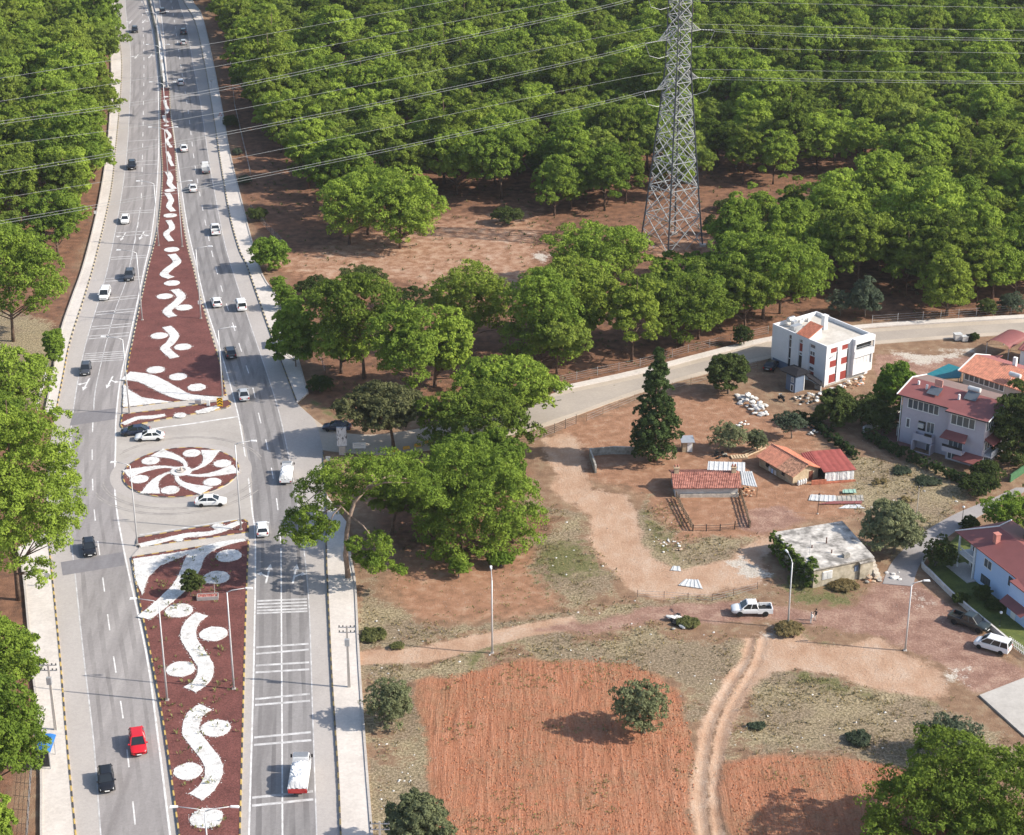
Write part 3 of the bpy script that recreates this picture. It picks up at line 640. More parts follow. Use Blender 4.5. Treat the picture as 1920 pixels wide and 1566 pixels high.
# red/yellow block kerb near the sign
mb = MB()
ln = smooth_px([(1655,1095),(1668,1062),(1690,1035),(1730,1000),(1790,965),(1850,940),(1905,915)],4); rn = smooth_px([(1712,1100),(1722,1065),(1745,1035),(1780,1005),(1830,972),(1880,945),(1935,915)],4)
mb = MB(); mb.prism([(p.x,p.y) for p in ln]+[(p.x,p.y) for p in rn[::-1]], -0.3, 0.075); mb.build("lane", M_grey_lane, kind='structure')
slab("concrete_pad", G([(1836,1306),(1960,1258),(2060,1300),(2060,1440),(1920,1382)]), 0.22, world_noise_mat("pad_concrete", [(0.3,(0.36,0.335,0.30)),(0.7,(0.46,0.43,0.39))], 0.3, second=(3,.08)), kind='structure')
# ------------------------------------------------------------------ vegetation
def leaf_mat(name, dark, light, trans=0.35, scale=0.35, tint=0.25):
    m = bpy.data.materials.new(name); m.use_nodes = True; nt = m.node_tree; N = nt.nodes; L = nt.links
    for n in list(N): N.remove(n)
    out = N.new("ShaderNodeOutputMaterial")
    tc = N.new("ShaderNodeTexCoord"); nz = N.new("ShaderNodeTexNoise"); nz.inputs["Scale"].default_value = scale; nz.inputs["Detail"].default_value = 4; nz.inputs["Roughness"].default_value = 0.7
    oi = N.new("ShaderNodeObjectInfo")
    L.new(tc.outputs["Object"], nz.inputs["Vector"])
    ad = N.new("ShaderNodeMath"); ad.operation = 'MULTIPLY_ADD'; L.new(oi.outputs["Random"], ad.inputs[0]); ad.inputs[1].default_value = tint; 
    sb = N.new("ShaderNodeMath"); sb.operation = 'SUBTRACT'; L.new(nz.outputs["Fac"], sb.inputs[0]); sb.inputs[1].default_value = tint/2; L.new(sb.outputs[0], ad.inputs[2])
    cr = N.new("ShaderNodeValToRGB"); cr.color_ramp.elements[0].position = 0.3; cr.color_ramp.elements[1].position = 0.7
    cr.color_ramp.elements[0].color = lin(dark); cr.color_ramp.elements[1].color = lin(light)
    L.new(ad.outputs[0], cr.inputs["Fac"])
    d = N.new("ShaderNodeBsdfDiffuse"); t = N.new("ShaderNodeBsdfTranslucent"); mx = N.new("ShaderNodeMixShader"); mx.inputs[0].default_value = trans
    L.new(cr.outputs[0], d.inputs["Color"]); L.new(cr.outputs[0], t.inputs["Color"]); L.new(d.outputs[0], mx.inputs[1]); L.new(t.outputs[0], mx.inputs[2]); L.new(mx.outputs[0], out.inputs["Surface"])
    MATS[name] = m; return m
L_pine = leaf_mat("pine_needles", (0.12,0.185,0.03), (0.315,0.415,0.062), 0.32, scale=.3, tint=0.34)
L_pine_d = leaf_mat("pine_needles_dark", (0.10,0.148,0.026), (0.25,0.315,0.05), 0.30, scale=.3, tint=0.3)
L_pine_y = leaf_mat("pine_needles_pale", (0.13,0.185,0.034), (0.295,0.365,0.068), 0.3, scale=.3, tint=0.3)
L_dark = leaf_mat("dark_conifer", (0.032,0.056,0.021), (0.075,0.11,0.036), 0.2)
L_olive = leaf_mat("olive_leaves", (0.12,0.14,0.07), (0.25,0.265,0.135), 0.3)
L_shrub = leaf_mat("shrub_leaves", (0.045,0.07,0.022), (0.12,0.15,0.045), 0.3)
L_bright = leaf_mat("bright_leaves", (0.11,0.19,0.03), (0.24,0.34,0.055), 0.4)
L_grey = leaf_mat("grey_shrub", (0.07,0.095,0.06), (0.15,0.18,0.11), 0.25)
L_brown = leaf_mat("bronze_leaves", (0.09,0.10,0.045), (0.20,0.20,0.085), 0.3)
L_dry = leaf_mat("dry_grass", (0.20,0.155,0.07), (0.42,0.34,0.17), 0.3, 0.5)
L_weed = leaf_mat("green_weed", (0.11,0.125,0.045), (0.25,0.25,0.10), 0.3, 0.5)
def quads_mesh(name, C, Nn, size, m, rng, elong=1.0, spiky=0.4):
    """one small pointed needle spray (a triangle) per centre C; most lie along the clump's surface, some stand out of it"""
    n = len(C); Nn = Nn/np.linalg.norm(Nn, axis=1, keepdims=True)
    r = rng.normal(size=(n,3)); u = np.cross(Nn, r); u /= np.linalg.norm(u, axis=1, keepdims=True)+1e-9; v = np.cross(Nn, u)
    s = (size*(0.6+0.8*rng.rand(n)))[:,None]; u = u+Nn*rng.uniform(0,.5,(n,1))
    sp = rng.rand(n) < spiky
    o = Nn+rng.normal(size=(n,3))*.5+np.array([0,0,.3]); o /= np.linalg.norm(o, axis=1, keepdims=True)+1e-9; w2 = np.cross(o, r); w2 /= np.linalg.norm(w2, axis=1, keepdims=True)+1e-9
    u[sp] = o[sp]; v[sp] = w2[sp]
    u = u*s*1.9*elong; v = v*s*.8
    V = np.stack([C-u*.35-v, C-u*.35+v, C+u*.65], 1).reshape(-1,3)
    me = bpy.data.meshes.new(name); me.vertices.add(3*n); me.loops.add(3*n); me.polygons.add(n)
    me.vertices.foreach_set('co', V.astype(np.float32).ravel()); me.loops.foreach_set('vertex_index', np.arange(3*n, dtype=np.int32)); me.polygons.foreach_set('loop_start', (np.arange(n)*3).astype(np.int32))
    me.update(calc_edges=True); me.materials.append(m); return me
def clumps(rng, lobes, sub, leaves, sub_r, up=0.35, under=-0.25, fixed=False):
    """lobes: list of (cx,cy,cz, rx,rz). returns centres and normals of leaf sprays"""
    C = []; Nn = []
    for cx, cy, cz, rx, rz in lobes:
        k = sub if fixed else max(5, int(sub*(rx/1.6)**2))
        if fixed: sub_r = rx*.36
        d = rng.normal(size=(k*3,3)); d /= np.linalg.norm(d, axis=1, keepdims=True); d = d[d[:,2] > under][:k]
        pos = np.array([cx,cy,cz]) + d*np.array([rx,rx,rz])*rng.uniform(.72,1.08,(len(d),1))
        for p, dd in zip(pos, d):
            q = rng.normal(size=(leaves*2,3)); q /= np.linalg.norm(q, axis=1, keepdims=True)
            q = q[(q@dd + 0.5*q[:,2]) > -0.15][:leaves]
            r = sub_r*rng.uniform(.75,1.3)
            C.append(p + q*np.array([r,r,r*.75])*rng.uniform(.65,1.05,(len(q),1)))
            Nn.append(q*.8 + dd*0.5 + np.array([0,0,up]) + rng.normal(size=q.shape)*0.30)
    return np.concatenate(C), np.concatenate(Nn)
def shell_lobes(rng, c, hx, hy, hz, r, n, bulge=0.22, inner=0.18, zmin=0.4, low=-0.62):
    """lobes over an uneven rounded shell, with a few inside"""
    out = []; ph = rng.rand(6)*6.28
    for i in range(int(n/(1-max(0,(1+low)/2)*.9))+1):
        z = 1-2*(i+.5)/(n*1.2); 
        if z < low: continue
        a = i*2.39996+rng.rand()*.5; q = math.sqrt(max(0,1-z*z)); d = np.array([math.cos(a)*q, math.sin(a)*q, z])
        f = 1+bulge*(math.sin(2*a+ph[0]+2*z)+.8*math.sin(3*a+ph[1]-3*z)+.7*math.sin(5*z+ph[2])+.5*math.sin(5*a+ph[3]+4*z))*.6+rng.normal()*.06
        rr = r*rng.uniform(.72,1.25); k = max(.15, f)
        p = np.array(c)+d*np.array([max(.1,hx-rr*.8),max(.1,hy-rr*.8),max(.1,hz-rr*.5)])*k
        if p[2] < zmin: continue
        out.append((p[0],p[1],p[2],rr,rr*rng.uniform(.42,.68)))
        if rng.rand() < inner:
            p = np.array(c)+d*np.array([hx,hy,hz])*rng.uniform(.2,.55)
            if p[2] > zmin: out.append((p[0],p[1],p[2],rr,rr*.7))
    return out
def pine_lobes(rng, R, H, low, n, umbrella=0.5, lean=(0,0)):
    hz = (1-low)*H/2; c = (lean[0],lean[1],low*H+hz*.95)
    return shell_lobes(rng, c, R, R*rng.uniform(.85,1.1), hz, R*.285, n, .46, .12, 2.0)
def trunk_mesh(name, rng, lobes, H, r0, low, lean=(0,0), m=M_trunk, limbs=14, bend=0.25):
    mb = MB(); n = 7; pts = []
    top = max(l[2] for l in lobes)*0.94
    ph = rng.rand()*6
    for i in range(n):
        t = i/(n-1); pts.append(Vector((lean[0]*t**1.3+bend*math.sin(ph+t*4)*t, lean[1]*t**1.3+bend*math.cos(ph+t*5)*t, top*t-0.15)))
    mb.tube(pts, [r0*(1.25 if i == 0 else 1)*(1-.82*i/(n-1)) for i in range(n)], 7)
    for l in sorted(lobes, key=lambda q: q[2])[:limbs] if len(lobes) > limbs else lobes:
        z = max(low*H*0.75, l[2]-0.55*math.hypot(l[0],l[1])); t = min(.95, z/top); k = t*(n-1); i = min(n-2,int(k)); b = pts[i].lerp(pts[i+1], k-i)
        e = Vector(l[:3]); mid = b.lerp(e,.5)+Vector((rng.normal()*.25,rng.normal()*.25,.2-0.1*rng.rand()))
        rr = r0*(1-.8*t)*.5; mb.tube([b, mid, e], [rr, rr*.65, rr*.25], 5, cap=False)
    return mb.mesh(name, m, True)
PINES = []
def make_tree(name, label, cat, seed, R, H, low, n, leafm, leaf=0.30, sub=9, leaves=15, sub_r=0.55, umbrella=0.5, lean=(0,0), r0=0.3, lobes=None, loc=(0,0,0), rotz=0, group=None, bark=M_trunk, limbs=14, up=0.5, under=-0.2, crown_name="crown"):
    rng = np.random.RandomState(seed)
    lb = lobes or pine_lobes(rng, R, H, low, n, umbrella, lean)
    C, Nn = clumps(rng, lb, sub, leaves, sub_r, up, under, True)
    t = thing(name, label, cat, loc, rotz, group)
    obj("crown", quads_mesh("crown", C, Nn, leaf, leafm, rng), t)
    obj("trunk", trunk_mesh("trunk", rng, lb, H, r0, low, lean, bark, limbs), t)
    return t
# forest floor positions: dart throwing over the forest ground
def inside(polyw, x, y): return sdist(polyw, np.array([x]), np.array([y]))[0] < 0
F_main = G([(345,-130),(380,-60),(410,20),(438,100),(460,180),(484,250),(522,310),(590,365),(640,420),(835,345),(870,392),(1000,360),(1040,410),(1120,420),(1190,398),(1300,372),(1335,368),(1420,352),(1540,330),(1640,325),(1700,362),(1900,385),(2080,390),(2250,-130)])
F_right = G([(1350,492),(1440,462),(1560,440),(1680,402),(2000,400),(2080,560),(1900,562),(1800,572),(1690,560),(1650,545),(1540,565),(1460,592),(1385,560)])
F_belt = G([(1030,645),(1150,618),(1330,600),(1420,610),(1400,630),(1200,684),(1040,714)])
F_left = G([(-20,-130),(200,-130),(198,60),(197,190),(190,285),(172,380),(140,455),(90,500),(20,520),(-60,520),(-200,300)])
rngf = random.Random(11); TREES = []
def scatter(poly, dmin, tries, avoid=()):
    xs = [p.x for p in poly]; ys = [p.y for p in poly]
    cx = np.array([rngf.uniform(min(xs),max(xs)) for _ in range(tries)]); cy = np.array([rngf.uniform(min(ys),max(ys)) for _ in range(tries)])
    ok = sdist(poly, cx, cy) < 0
    for a in avoid: ok &= sdist(a, cx, cy) > 0
    cell = {}
    for x, y in zip(cx[ok], cy[ok]):
        px, py = pix(x, y)
        if px < -130 or px > 2060: continue
        d = dmin*rngf.uniform(.8,1.25); gi, gj = int(x//10), int(y//10); bad = False
        for i in (-1,0,1):
            for j in (-1,0,1):
                for (q, w, dd) in cell.get((gi+i,gj+j), ()):
                    if (q-x)**2+(w-y)**2 < (0.5*(d+dd))**2: bad = True
        if not bad: cell.setdefault((gi,gj), []).append((x,y,d)); TREES.append((x,y,d/dmin))
scatter(F_main, 7.1, 30000, (Z_clear[1],)); nA = len(TREES)
scatter(F_right, 6.9, 8000); nB = len(TREES); scatter(F_belt, 8.6, 5000)
scatter(F_left, 7.2, 8000)
for k in range(10):
    rr = np.random.RandomState(100+k)
    R = rr.uniform(4.6,6.2); H = rr.uniform(11.5,16.5)
    t = make_tree("pine_tree", "x", "tree", 200+k, R, H, rr.uniform(.18,.36), [54,44,60,48,38,56,46,62,40,50][k], (L_pine,L_pine,L_pine_d,L_pine,L_pine_y,L_pine,L_pine_d,L_pine,L_pine_y,L_pine_d)[k], leaf=0.19, sub=16, leaves=34, sub_r=0.62, umbrella=rr.uniform(.35,.6), lean=(rr.uniform(-1,1),rr.uniform(-1,1)), r0=0.27)
    PINES.append(t)
def forest_label(x, y):
    px, py = pix(x, y)
    if px < 260:
        if px > 150 and py < 330: return "pine tree at the edge of the left forest, leaning over the left sidewalk", "pines at the edge of the left forest"
        if py > 330: return "pine tree low in the left forest, above the dry clearing", "pines above the dry left clearing"
        return "pine tree deep in the forest left of the highway", "pines deep in the left forest"
    if py > 400 and px > 1300:
        if py > 500: return "pine tree in the front row just above the side road, right of the pylon", "front row pines right of the pylon"
        if px > 1620: return "pine tree in the upper right wood between soil strip and front row", "pines in the upper right wood"
        return "pine tree close right of the pylon, below the bare soil strip", "pines close right of the pylon"
    if py > 540 and px < 1420: return "pine tree in the belt between the clearing and the side road", "pines of the belt above the side road"
    if px < 1230:
        if px < 640 and py < 420 and px < 470+py*.35: return "pine tree at the forest edge along the right sidewalk", "pines at the forest edge along the right sidewalk"
        if py > 330: return "pine tree in the forest row along the clearing's upper edge", "pines along the clearing's upper edge"
        return "pine tree in the dense forest between the highway and the pylon", "pines between highway and pylon"
    if py > 330: return "pine tree in the row along the bare soil strip right of the pylon", "pines along the bare soil strip"
    return "pine tree in the dense forest behind and right of the pylon", "pines behind the pylon"
order = sorted(range(len(TREES)), key=lambda i: TREES[i][1])
N_IND = 265
used = set(); far_pts = [[] for _ in PINES]
for n_, i in enumerate(order):
    x, y, s = TREES[i]; k = rngf.randrange(10); s *= rngf.uniform(.68,1.14); rz = rngf.uniform(0,6.28)
    if n_ < N_IND:
        lb, gp = forest_label(x, y)
        if k not in used:
            used.add(k); r = PINES[k]; r.location = (x,y,0); r.rotation_euler[2] = rz; r.scale = (s,s,s); r['label'] = lb; r['group'] = gp
        else: copy_tree(PINES[k], (x,y,0), rz, (s,s,s*rngf.uniform(.9,1.12)), lb, gp)
    else: far_pts[k].append((x,y,rz,s))
# the rest of the wood, farther off: one mass
def far_forest():
    me = bpy.data.meshes.new("distant_pine_forest"); pts = [(x,y,0.0) for l in far_pts for (x,y,_,_) in l]
    me.from_pydata(pts, [], [])
    a = me.attributes.new("kind_index", 'INT', 'POINT'); a.data.foreach_set('value', [k for k, l in enumerate(far_pts) for _ in l])
    a = me.attributes.new("turn", 'FLOAT', 'POINT'); a.data.foreach_set('value', [q[2] for l in far_pts for q in l])
    a = me.attributes.new("size", 'FLOAT', 'POINT'); a.data.foreach_set('value', [q[3] for l in far_pts for q in l])
    o = obj("distant_pine_forest", me, label="far mass of pine crowns filling the top of the view", cat="forest", kind='stuff')
    ng = bpy.data.node_groups.new("forest", 'GeometryNodeTree'); ng.interface.new_socket("Geometry", in_out='INPUT', socket_type='NodeSocketGeometry'); ng.interface.new_socket("Geometry", in_out='OUTPUT', socket_type='NodeSocketGeometry')
    N = ng.nodes; L = ng.links; gi = N.new("NodeGroupInput"); go = N.new("NodeGroupOutput"); jn = N.new("GeometryNodeJoinGeometry")
    def named(nm, ty):
        q = N.new("GeometryNodeInputNamedAttribute"); q.data_type = ty; q.inputs["Name"].default_value = nm; return q.outputs["Attribute"]
    ki = named("kind_index", 'INT'); tu = named("turn", 'FLOAT'); sz = named("size", 'FLOAT')
    rot = N.new("ShaderNodeCombineXYZ"); L.new(tu, rot.inputs["Z"])
    for k, t in enumerate(PINES):
        cmp_ = N.new("FunctionNodeCompare"); cmp_.data_type = 'INT'; cmp_.operation = 'EQUAL'; L.new(ki, cmp_.inputs["A"]); cmp_.inputs["B"].default_value = k
        for ch in t.children:
            oi = N.new("GeometryNodeObjectInfo"); oi.inputs["Object"].default_value = ch; oi.inputs["As Instance"].default_value = True
            ip = N.new("GeometryNodeInstanceOnPoints"); L.new(gi.outputs[0], ip.inputs["Points"]); L.new(cmp_.outputs[0], ip.inputs["Selection"]); L.new(oi.outputs["Geometry"], ip.inputs["Instance"])
            L.new(rot.outputs[0], ip.inputs["Rotation"]); L.new(sz, ip.inputs["Scale"]); L.new(ip.outputs[0], jn.inputs[0])
    L.new(jn.outputs[0], go.inputs[0]); md = o.modifiers.new("forest", 'NODES'); md.node_group = ng
far_forest()
print("TREES", len(TREES), nA, nB, sum(map(len,far_pts)))
# single pines that can be pointed at
def pine(px, py, H, R, label, seed, low=0.4, n=46, umbrella=0.5, lean=(0,0), leafm=None, leaf=0.27, sub=10, leaves=17, r0=0.32, lobes=None, **kw):
    p = P(px, py); return make_tree("pine_tree", label, "tree", seed, R, H, low, n, leafm or L_pine, leaf, sub, leaves, 0.52, umbrella, lean, r0, lobes, (p.x,p.y,0), 0, **kw)
def lobes_px(base, Y, l):
    """lobe list from photo positions at depth offsets: (px,py,radius_m,dY)"""
    b = P(*base); out = []
    for px, py, r, dy in l:
        r *= 1.2; q = PD(px, py, b.y+dy); out.append((q.x-b.x, q.y-b.y, q.z, r, r*.62))
    return out
rl = random.Random(5)
def dome(base, x0, x1, y0, y1, n, depth, r=None, fill=1.0, seed=1):
    """rounded crown whose outline spans x0..x1, y0..y1 in the photo"""
    rng = np.random.RandomState(seed); b = P(*base); cx, cy = (x0+x1)/2, (y0+y1)/2; c = PD(cx,cy,b.y)
    hx = PD(x1,cy,b.y).x-c.x; hI = (PD(cx,y0,b.y).z-PD(cx,y1,b.y).z)/2; hy = hx*.9
    hz = math.sqrt(max(hI*hI-(hy*.42)**2, (.45*hI)**2)); rr = max(.28, min(1.9, .29*min(hx,hz*1.25)+.1))
    ar = 4*math.pi*(((hx*hy)**1.6+(hx*hz)**1.6+(hy*hz)**1.6)/3)**(1/1.6); nn = int(max(16, min(120, 1.08*ar/(math.pi*rr*rr))))
    return shell_lobes(rng, (c.x-b.x,0,max(c.z,hz*.7)), hx, hy, hz, rr, nn, .26, .12, .25, -.76)
def dpine(base, box, n, depth, label, seed, r=(1.1,1.8), leafm=None, name="pine_tree", cat="tree", leaf=None, sub=11, leaves=15, r0=0.3, sub_r=0.52, bark=None, limbs=14, **kw):
    p = P(*base); lb = dome(base, *box, n, depth, r, seed=seed); H = max(l[2] for l in lb); rm = sum(l[3] for l in lb)/len(lb); leaf, leaves = ((.145,38) if base[1] > 860 else (.185,24)) if H > 6 else (max(.09,.125*rm),22); sub = 16 if H > 6 else 12
    return make_tree(name, label, cat, seed, 5, H, min(l[2] for l in lb)/H*.9, n, leafm or L_pine, leaf, sub, leaves, sub_r, .5, (sum(l[0] for l in lb)/len(lb)*.7, 0), r0, lb, (p.x,p.y,0), 0, None, bark or M_trunk, limbs, **kw)
# the big leaning umbrella pine by the right sidewalk
lbA = lobes_px((653,1086), 0, [(600,905,1.7,1),(640,885,1.8,-1),(680,872,1.9,1),(722,868,1.9,0),(760,880,1.8,2),(790,900,1.7,0),(806,930,1.4,-1),(575,930,1.6,0),(595,960,1.6,-2),(560,965,1.3,1),(625,930,1.6,-2),(655,912,1.6,2),(700,905,1.7,3),(742,912,1.5,4),(548,985,1.2,0),(575,1000,1.0,2),(612,985,1.2,-3),(606,1005,1.1,-3),(700,1010,1.3,-3),(716,1035,1.3,-3),(700,1062,1.1,-3),(682,1045,1.1,-3),(664,1018,0.9,-3),(728,1062,0.9,-3),(770,915,1.5,2),(620,905,1.6,3),(690,888,1.6,-3),(735,890,1.6,-3),(640,955,1.2,3),(590,985,1.3,0)])
pA = P(653,1086)
tA = thing("pine_tree", "big leaning umbrella pine with a bare twisted trunk beside the right sidewalk", "tree", (pA.x,pA.y,0))
rg = np.random.RandomState(3); lbA = [l for l in lbA]+[(l[0]+rg.normal()*.9,l[1]+rg.normal()*1.6,l[2]+rg.normal()*.3,l[3]*.85,l[4]*.85) for l in lbA]; C_, N_ = clumps(rg, lbA, 15, 44, 0.5, fixed=True); obj("crown", quads_mesh("crown", C_, N_, 0.13, L_pine, rg), tA)
mb = MB(); tw = [PD(x,y,pA.y+d)-pA for x,y,d in ((653,1086,0),(648,1040,-.3),(650,1000,-.6),(655,970,-.5),(665,940,0),(688,915,.5),(706,900,1),(735,892,1.5),(770,900,2))]
mb.tube(tw, [.42,.36,.33,.3,.27,.22,.16,.1,.05], 8)
for br in (((657,968,-.5),(640,950,-1),(625,965,-1.5),(616,985,-2.5)), ((657,968,-.5),(680,985,-1.5),(692,1000,-2.5),(705,1030,-3)), ((665,940,0),(640,925,0),(600,920,0),(570,945,0)), ((688,915,.5),(720,905,-1),(750,905,-1),(790,905,0)), ((706,900,1),(690,885,0),(650,885,0),(620,905,1)), ((640,950,-1),(625,948,0),(590,975,0))):
    mb.tube([PD(x,y,pA.y+d)-pA for x,y,d in br], [.15,.11,.08,.04], 6)
obj("trunk", mb.mesh("trunk", mat("bare_bark",(0.30,0.22,0.17),.9,.35,2.0,bump=.04), True), tA)
dpine((863,1035),(775,1002,850,1062),62,5.5,"big dense round pine right of the leaning umbrella pine",31,(1.2,1.9))
dpine((735,1002),(690,850,862,965),22,4.0,"shaded pine behind the leaning umbrella pine's arch",33,leafm=L_pine_d)
dpine((905,955),(800,985,815,905),36,5.0,"bright topped pine above the dense round pine",32,(1.2,1.8))
dpine((683,710),(588,742,512,645),34,5.0,"tall pine with dark trunk left in the roadside cluster",34,leafm=L_pine_d)
dpine((640,700),(590,690,590,690),18,3.5,"low shaded pine left in the roadside cluster beside the tall trunk",35)
dpine((776,752),(692,825,570,722),42,4.5,"vivid green pine in the middle of the roadside cluster",36)
dpine((815,725),(800,884,588,712),28,4.0,"paler pine just right of the vivid green pine",37)
dpine((880,655),(812,955,498,640),34,4.0,"broad pine below the forest clearing",38,leafm=L_pine_d)
dpine((1013,692),(945,1092,508,690),46,5.0,"big pine above the bend of the side road",39)
dpine((1075,640),(985,1160,490,600),32,4.5,"pine behind the big pine above the side road bend",40,leafm=L_pine_d)
dpine((965,800),(865,1042,672,778),36,4.0,"sunlit umbrella pine overhanging the side road",41)
dpine((880,858),(795,990,725,850),38,4.0,"pine standing before the side road near the advertising board",42,leafm=L_pine_d)
dpine((738,842),(645,795,718,812),34,3.2,"bronze green broadleaf tree on the side road corner",43,leafm=L_brown,name="broadleaf_tree",sub_r=.5)
dpine((655,458),(598,720,330,445),30,4.5,"left one of the three pines at the clearing edge",44)
dpine((750,466),(690,828,325,465),36,5.0,"right one of the three pines at the clearing edge",45)
dpine((690,440),(620,760,312,400),24,4.0,"rear one of the three pines at the clearing edge",46)
dpine((1110,540),(1036,1212,420,530),36,5.0,"rounded olive toned pine left of the pylon foot",47)
dpine((1280,648),(1205,1368,520,640),38,4.5,"wide pine in front of the pylon above the side road",48,leafm=L_pine_d)
dpine((1430,598),(1345,1532,440,580),48,5.5,"broad sunlit pine right of the pylon foot",49)
dpine((1330,560),(1225,1440,470,560),30,4.5,"pine immediately below the pylon foot",50)
dpine((1775,592),(1728,1824,475,588),24,3.5,"single pine right of the white building beside the fence",51,leafm=L_pine_d)
dpine((1860,560),(1815,1925,440,545),26,4.0,"pine near the right edge above the side road",52)
# left of the highway
dpine((35,1125),(-70,156,772,1092),80,6.5,"huge pine on the left edge overhanging the highway",53,(1.2,2.0))
dpine((15,1330),(-80,72,1160,1300),36,4.5,"pine on the left edge beside the lower sidewalk",54)
dpine((0,1520),(-95,76,1285,1470),46,5.0,"pine on the left edge beside the bus shelter",55)
dpine((-30,1640),(-95,20,1500,1620),20,4.0,"pine at the bottom left corner",56)
dpine((30,790),(-60,92,655,775),32,4.5,"pine left of the highway just above the huge pine",57)
dpine((25,640),(-60,110,430,600),40,5.0,"slender pine left of the highway beside the dry clearing",58)
dpine((100,690),(84,118,620,680),9,1.2,"little green tree at the left sidewalk edge",59,(.5,.9),leafm=L_bright,name="broadleaf_tree",r0=.1,sub_r=.3,leaf=.2)
dpine((-30,880),(-90,60,740,860),24,4.0,"pine behind the huge left pine",68)
# dark conifer, broadleaf and olive trees
def conifer(px, py, H, R, label, seed):
    rng = np.random.RandomState(seed); lb = []
    for i in range(110):
        t = rng.rand()**0.9; z = 1.0+(H-1.8)*t; w = R*(1-t**1.9)*(.75+.25*min(1,t*5)); a = rng.rand()*6.28; r = w*math.sqrt(rng.uniform(.3,1))*.85
        rx = .55+.75*(1-t); lb.append((math.cos(a)*r, math.sin(a)*r, z, rx, rx*.8))
    p = P(px, py); return make_tree("conifer_tree", label, "tree", seed, R, H, .08, 0, L_dark, .15, 13, 30, .42, .5, (0,0), .3, lb, (p.x,p.y,0))
conifer(1228,866,19.3,3.7,"tall dark pointed conifer standing in the red yard",60)
def bush(base, box, n, depth, label, seed, leafm, r=(.5,.9), name="bush", cat="bush", leaf=.2, sub=20, leaves=14, sub_r=.32, r0=.12):
    return dpine(base, box, n, depth, label, seed, r, leafm, name, cat, leaf, sub, leaves, r0, sub_r, mat("grey_bark",(0.2,0.165,0.13),.9,.3), 8)
bush((1207,1374),(1148,1252,1284,1368),26,2.2,"lone olive tree in the ploughed field",61,L_olive,(.7,1.1),"olive_tree","tree",r0=.22)
bush((735,1358),(690,776,1280,1356),26,1.9,"round dark shrub beside the right sidewalk by the field corner",62,L_olive,(.7,1.1))
bush((780,1610),(722,840,1498,1600),26,2.4,"olive bush at the bottom edge left of the field",63,L_olive,(.7,1.1))
bush((1676,1038),(1620,1726,946,1034),34,2.6,"large round olive tree between concrete house and lane",64,L_olive,(.7,1.2),"olive_tree","tree",r0=.25)
bush((1484,822),(1455,1508,772,812),14,1.4,"small grey olive tree beside the rubble heap",65,L_grey,(.5,.8),"olive_tree","tree",r0=.12)
bush((1366,846),(1332,1402,795,842),16,1.6,"twin crowned olive bush behind the wooden pallets",66,L_olive,(.5,.8),"olive_tree","tree")
bush((1420,846),(1402,1438,808,842),9,1.0,"little olive sapling right of the twin olive bush",67,L_olive,(.4,.6),"olive_tree","tree")
bush((1365,738),(1328,1404,665,734),26,2.6,"round dark leafy tree left of the white building",70,L_shrub,(.7,1.1),"broadleaf_tree","tree",r0=.18)
bush((1780,1424),(1725,1832,1350,1420),24,2.2,"grey green bush above the big corner pine",71,L_grey,(.6,1.0))
dpine((1825,1600),(1640,2010,1412,1650),90,6.0,"big bright pine filling the bottom right corner",72,(1.1,1.8),leafm=leaf_mat("pine_needles_deep", (0.07,0.11,0.02), (0.175,0.24,0.038), 0.28, scale=.3, tint=0.1))
bush((1690,775),(1636,1722,690,775),26,3.0,"light green broadleaf tree left of the lilac villa",73,L_bright,(.8,1.2),"broadleaf_tree","tree")
bush((1905,870),(1868,1962,725,880),34,3.0,"tall green tree at the right edge beside the lilac villa",74,L_shrub,(.9,1.4),"broadleaf_tree","tree",r0=.2)
bush((1895,1008),(1845,1950,930,995),26,2.4,"weeping light green palm like tree above the blue house",75,L_bright,(.6,1.0),"broadleaf_tree","tree")
bush((1345,585),(1330,1362,575,600),5,1.0,"small bush below the pines",76,L_shrub,(.4,.6))
bush((505,508),(470,540,446,506),20,2.2,"bright young tree at the right sidewalk beside the clearing",77,L_bright,(.6,1.0),"broadleaf_tree","tree")
bush((535,582),(512,552,535,580),12,1.5,"small bright tree by the right sidewalk below the clearing",78,L_bright,(.5,.9),"broadleaf_tree","tree")
bush((555,690),(508,592,570,686),26,2.2,"light green roadside tree over the blue bus shelter",79,L_bright,(.7,1.1),"broadleaf_tree","tree")
bush((588,562),(556,634,518,560),16,2.0,"dark clipped hedge bush at the top of the roadside cluster",80,L_shrub,(.6,.9))
bush((690,548),(640,720,496,545),14,2.0,"dark bush behind the tall pine",81,L_shrub,(.7,1.0))
bush((775,582),(722,830,538,580),18,2.2,"long dark bush below the clearing",82,L_shrub,(.7,1.1))
bush((952,420),(926,980,388,418),10,1.8,"dark round bush alone in the clearing",83,L_shrub,(.7,1.0))
bush((1575,592),(1552,1600,545,590),12,1.8,"grey green shrub behind the white building, left one",84,L_grey,(.7,1.0))
bush((1622,595),(1592,1652,525,592),20,2.2,"tall grey green shrub behind the white building, right one",85,L_grey,(.7,1.1))
bush((1395,648),(1374,1410,610,645),7,1.2,"small green bush by the side road fence",86,L_shrub,(.5,.8))
bush((1850,590),(1832,1870,560,590),8,1.4,"green shrub by the fence near the right edge",87,L_shrub,(.5,.9))
bush((1890,585),(1872,1925,550,586),9,1.4,"shrub at the right edge behind the fence",88,L_grey,(.5,.9))
bush((860,1082),(840,882,1045,1080),7,1.0,"small bright pine seedling below the dense round pine",89,L_bright,(.4,.7))
bush((940,1062),(915,962,1035,1060),7,1.0,"small seedling under the right side of the dense round pine",90,L_bright,(.4,.6))
bush((358,1122),(340,379,1072,1112),9,1.0,"small leafy tree planted in the lower median",91,L_shrub,(.45,.7),"broadleaf_tree","tree",r0=.07)
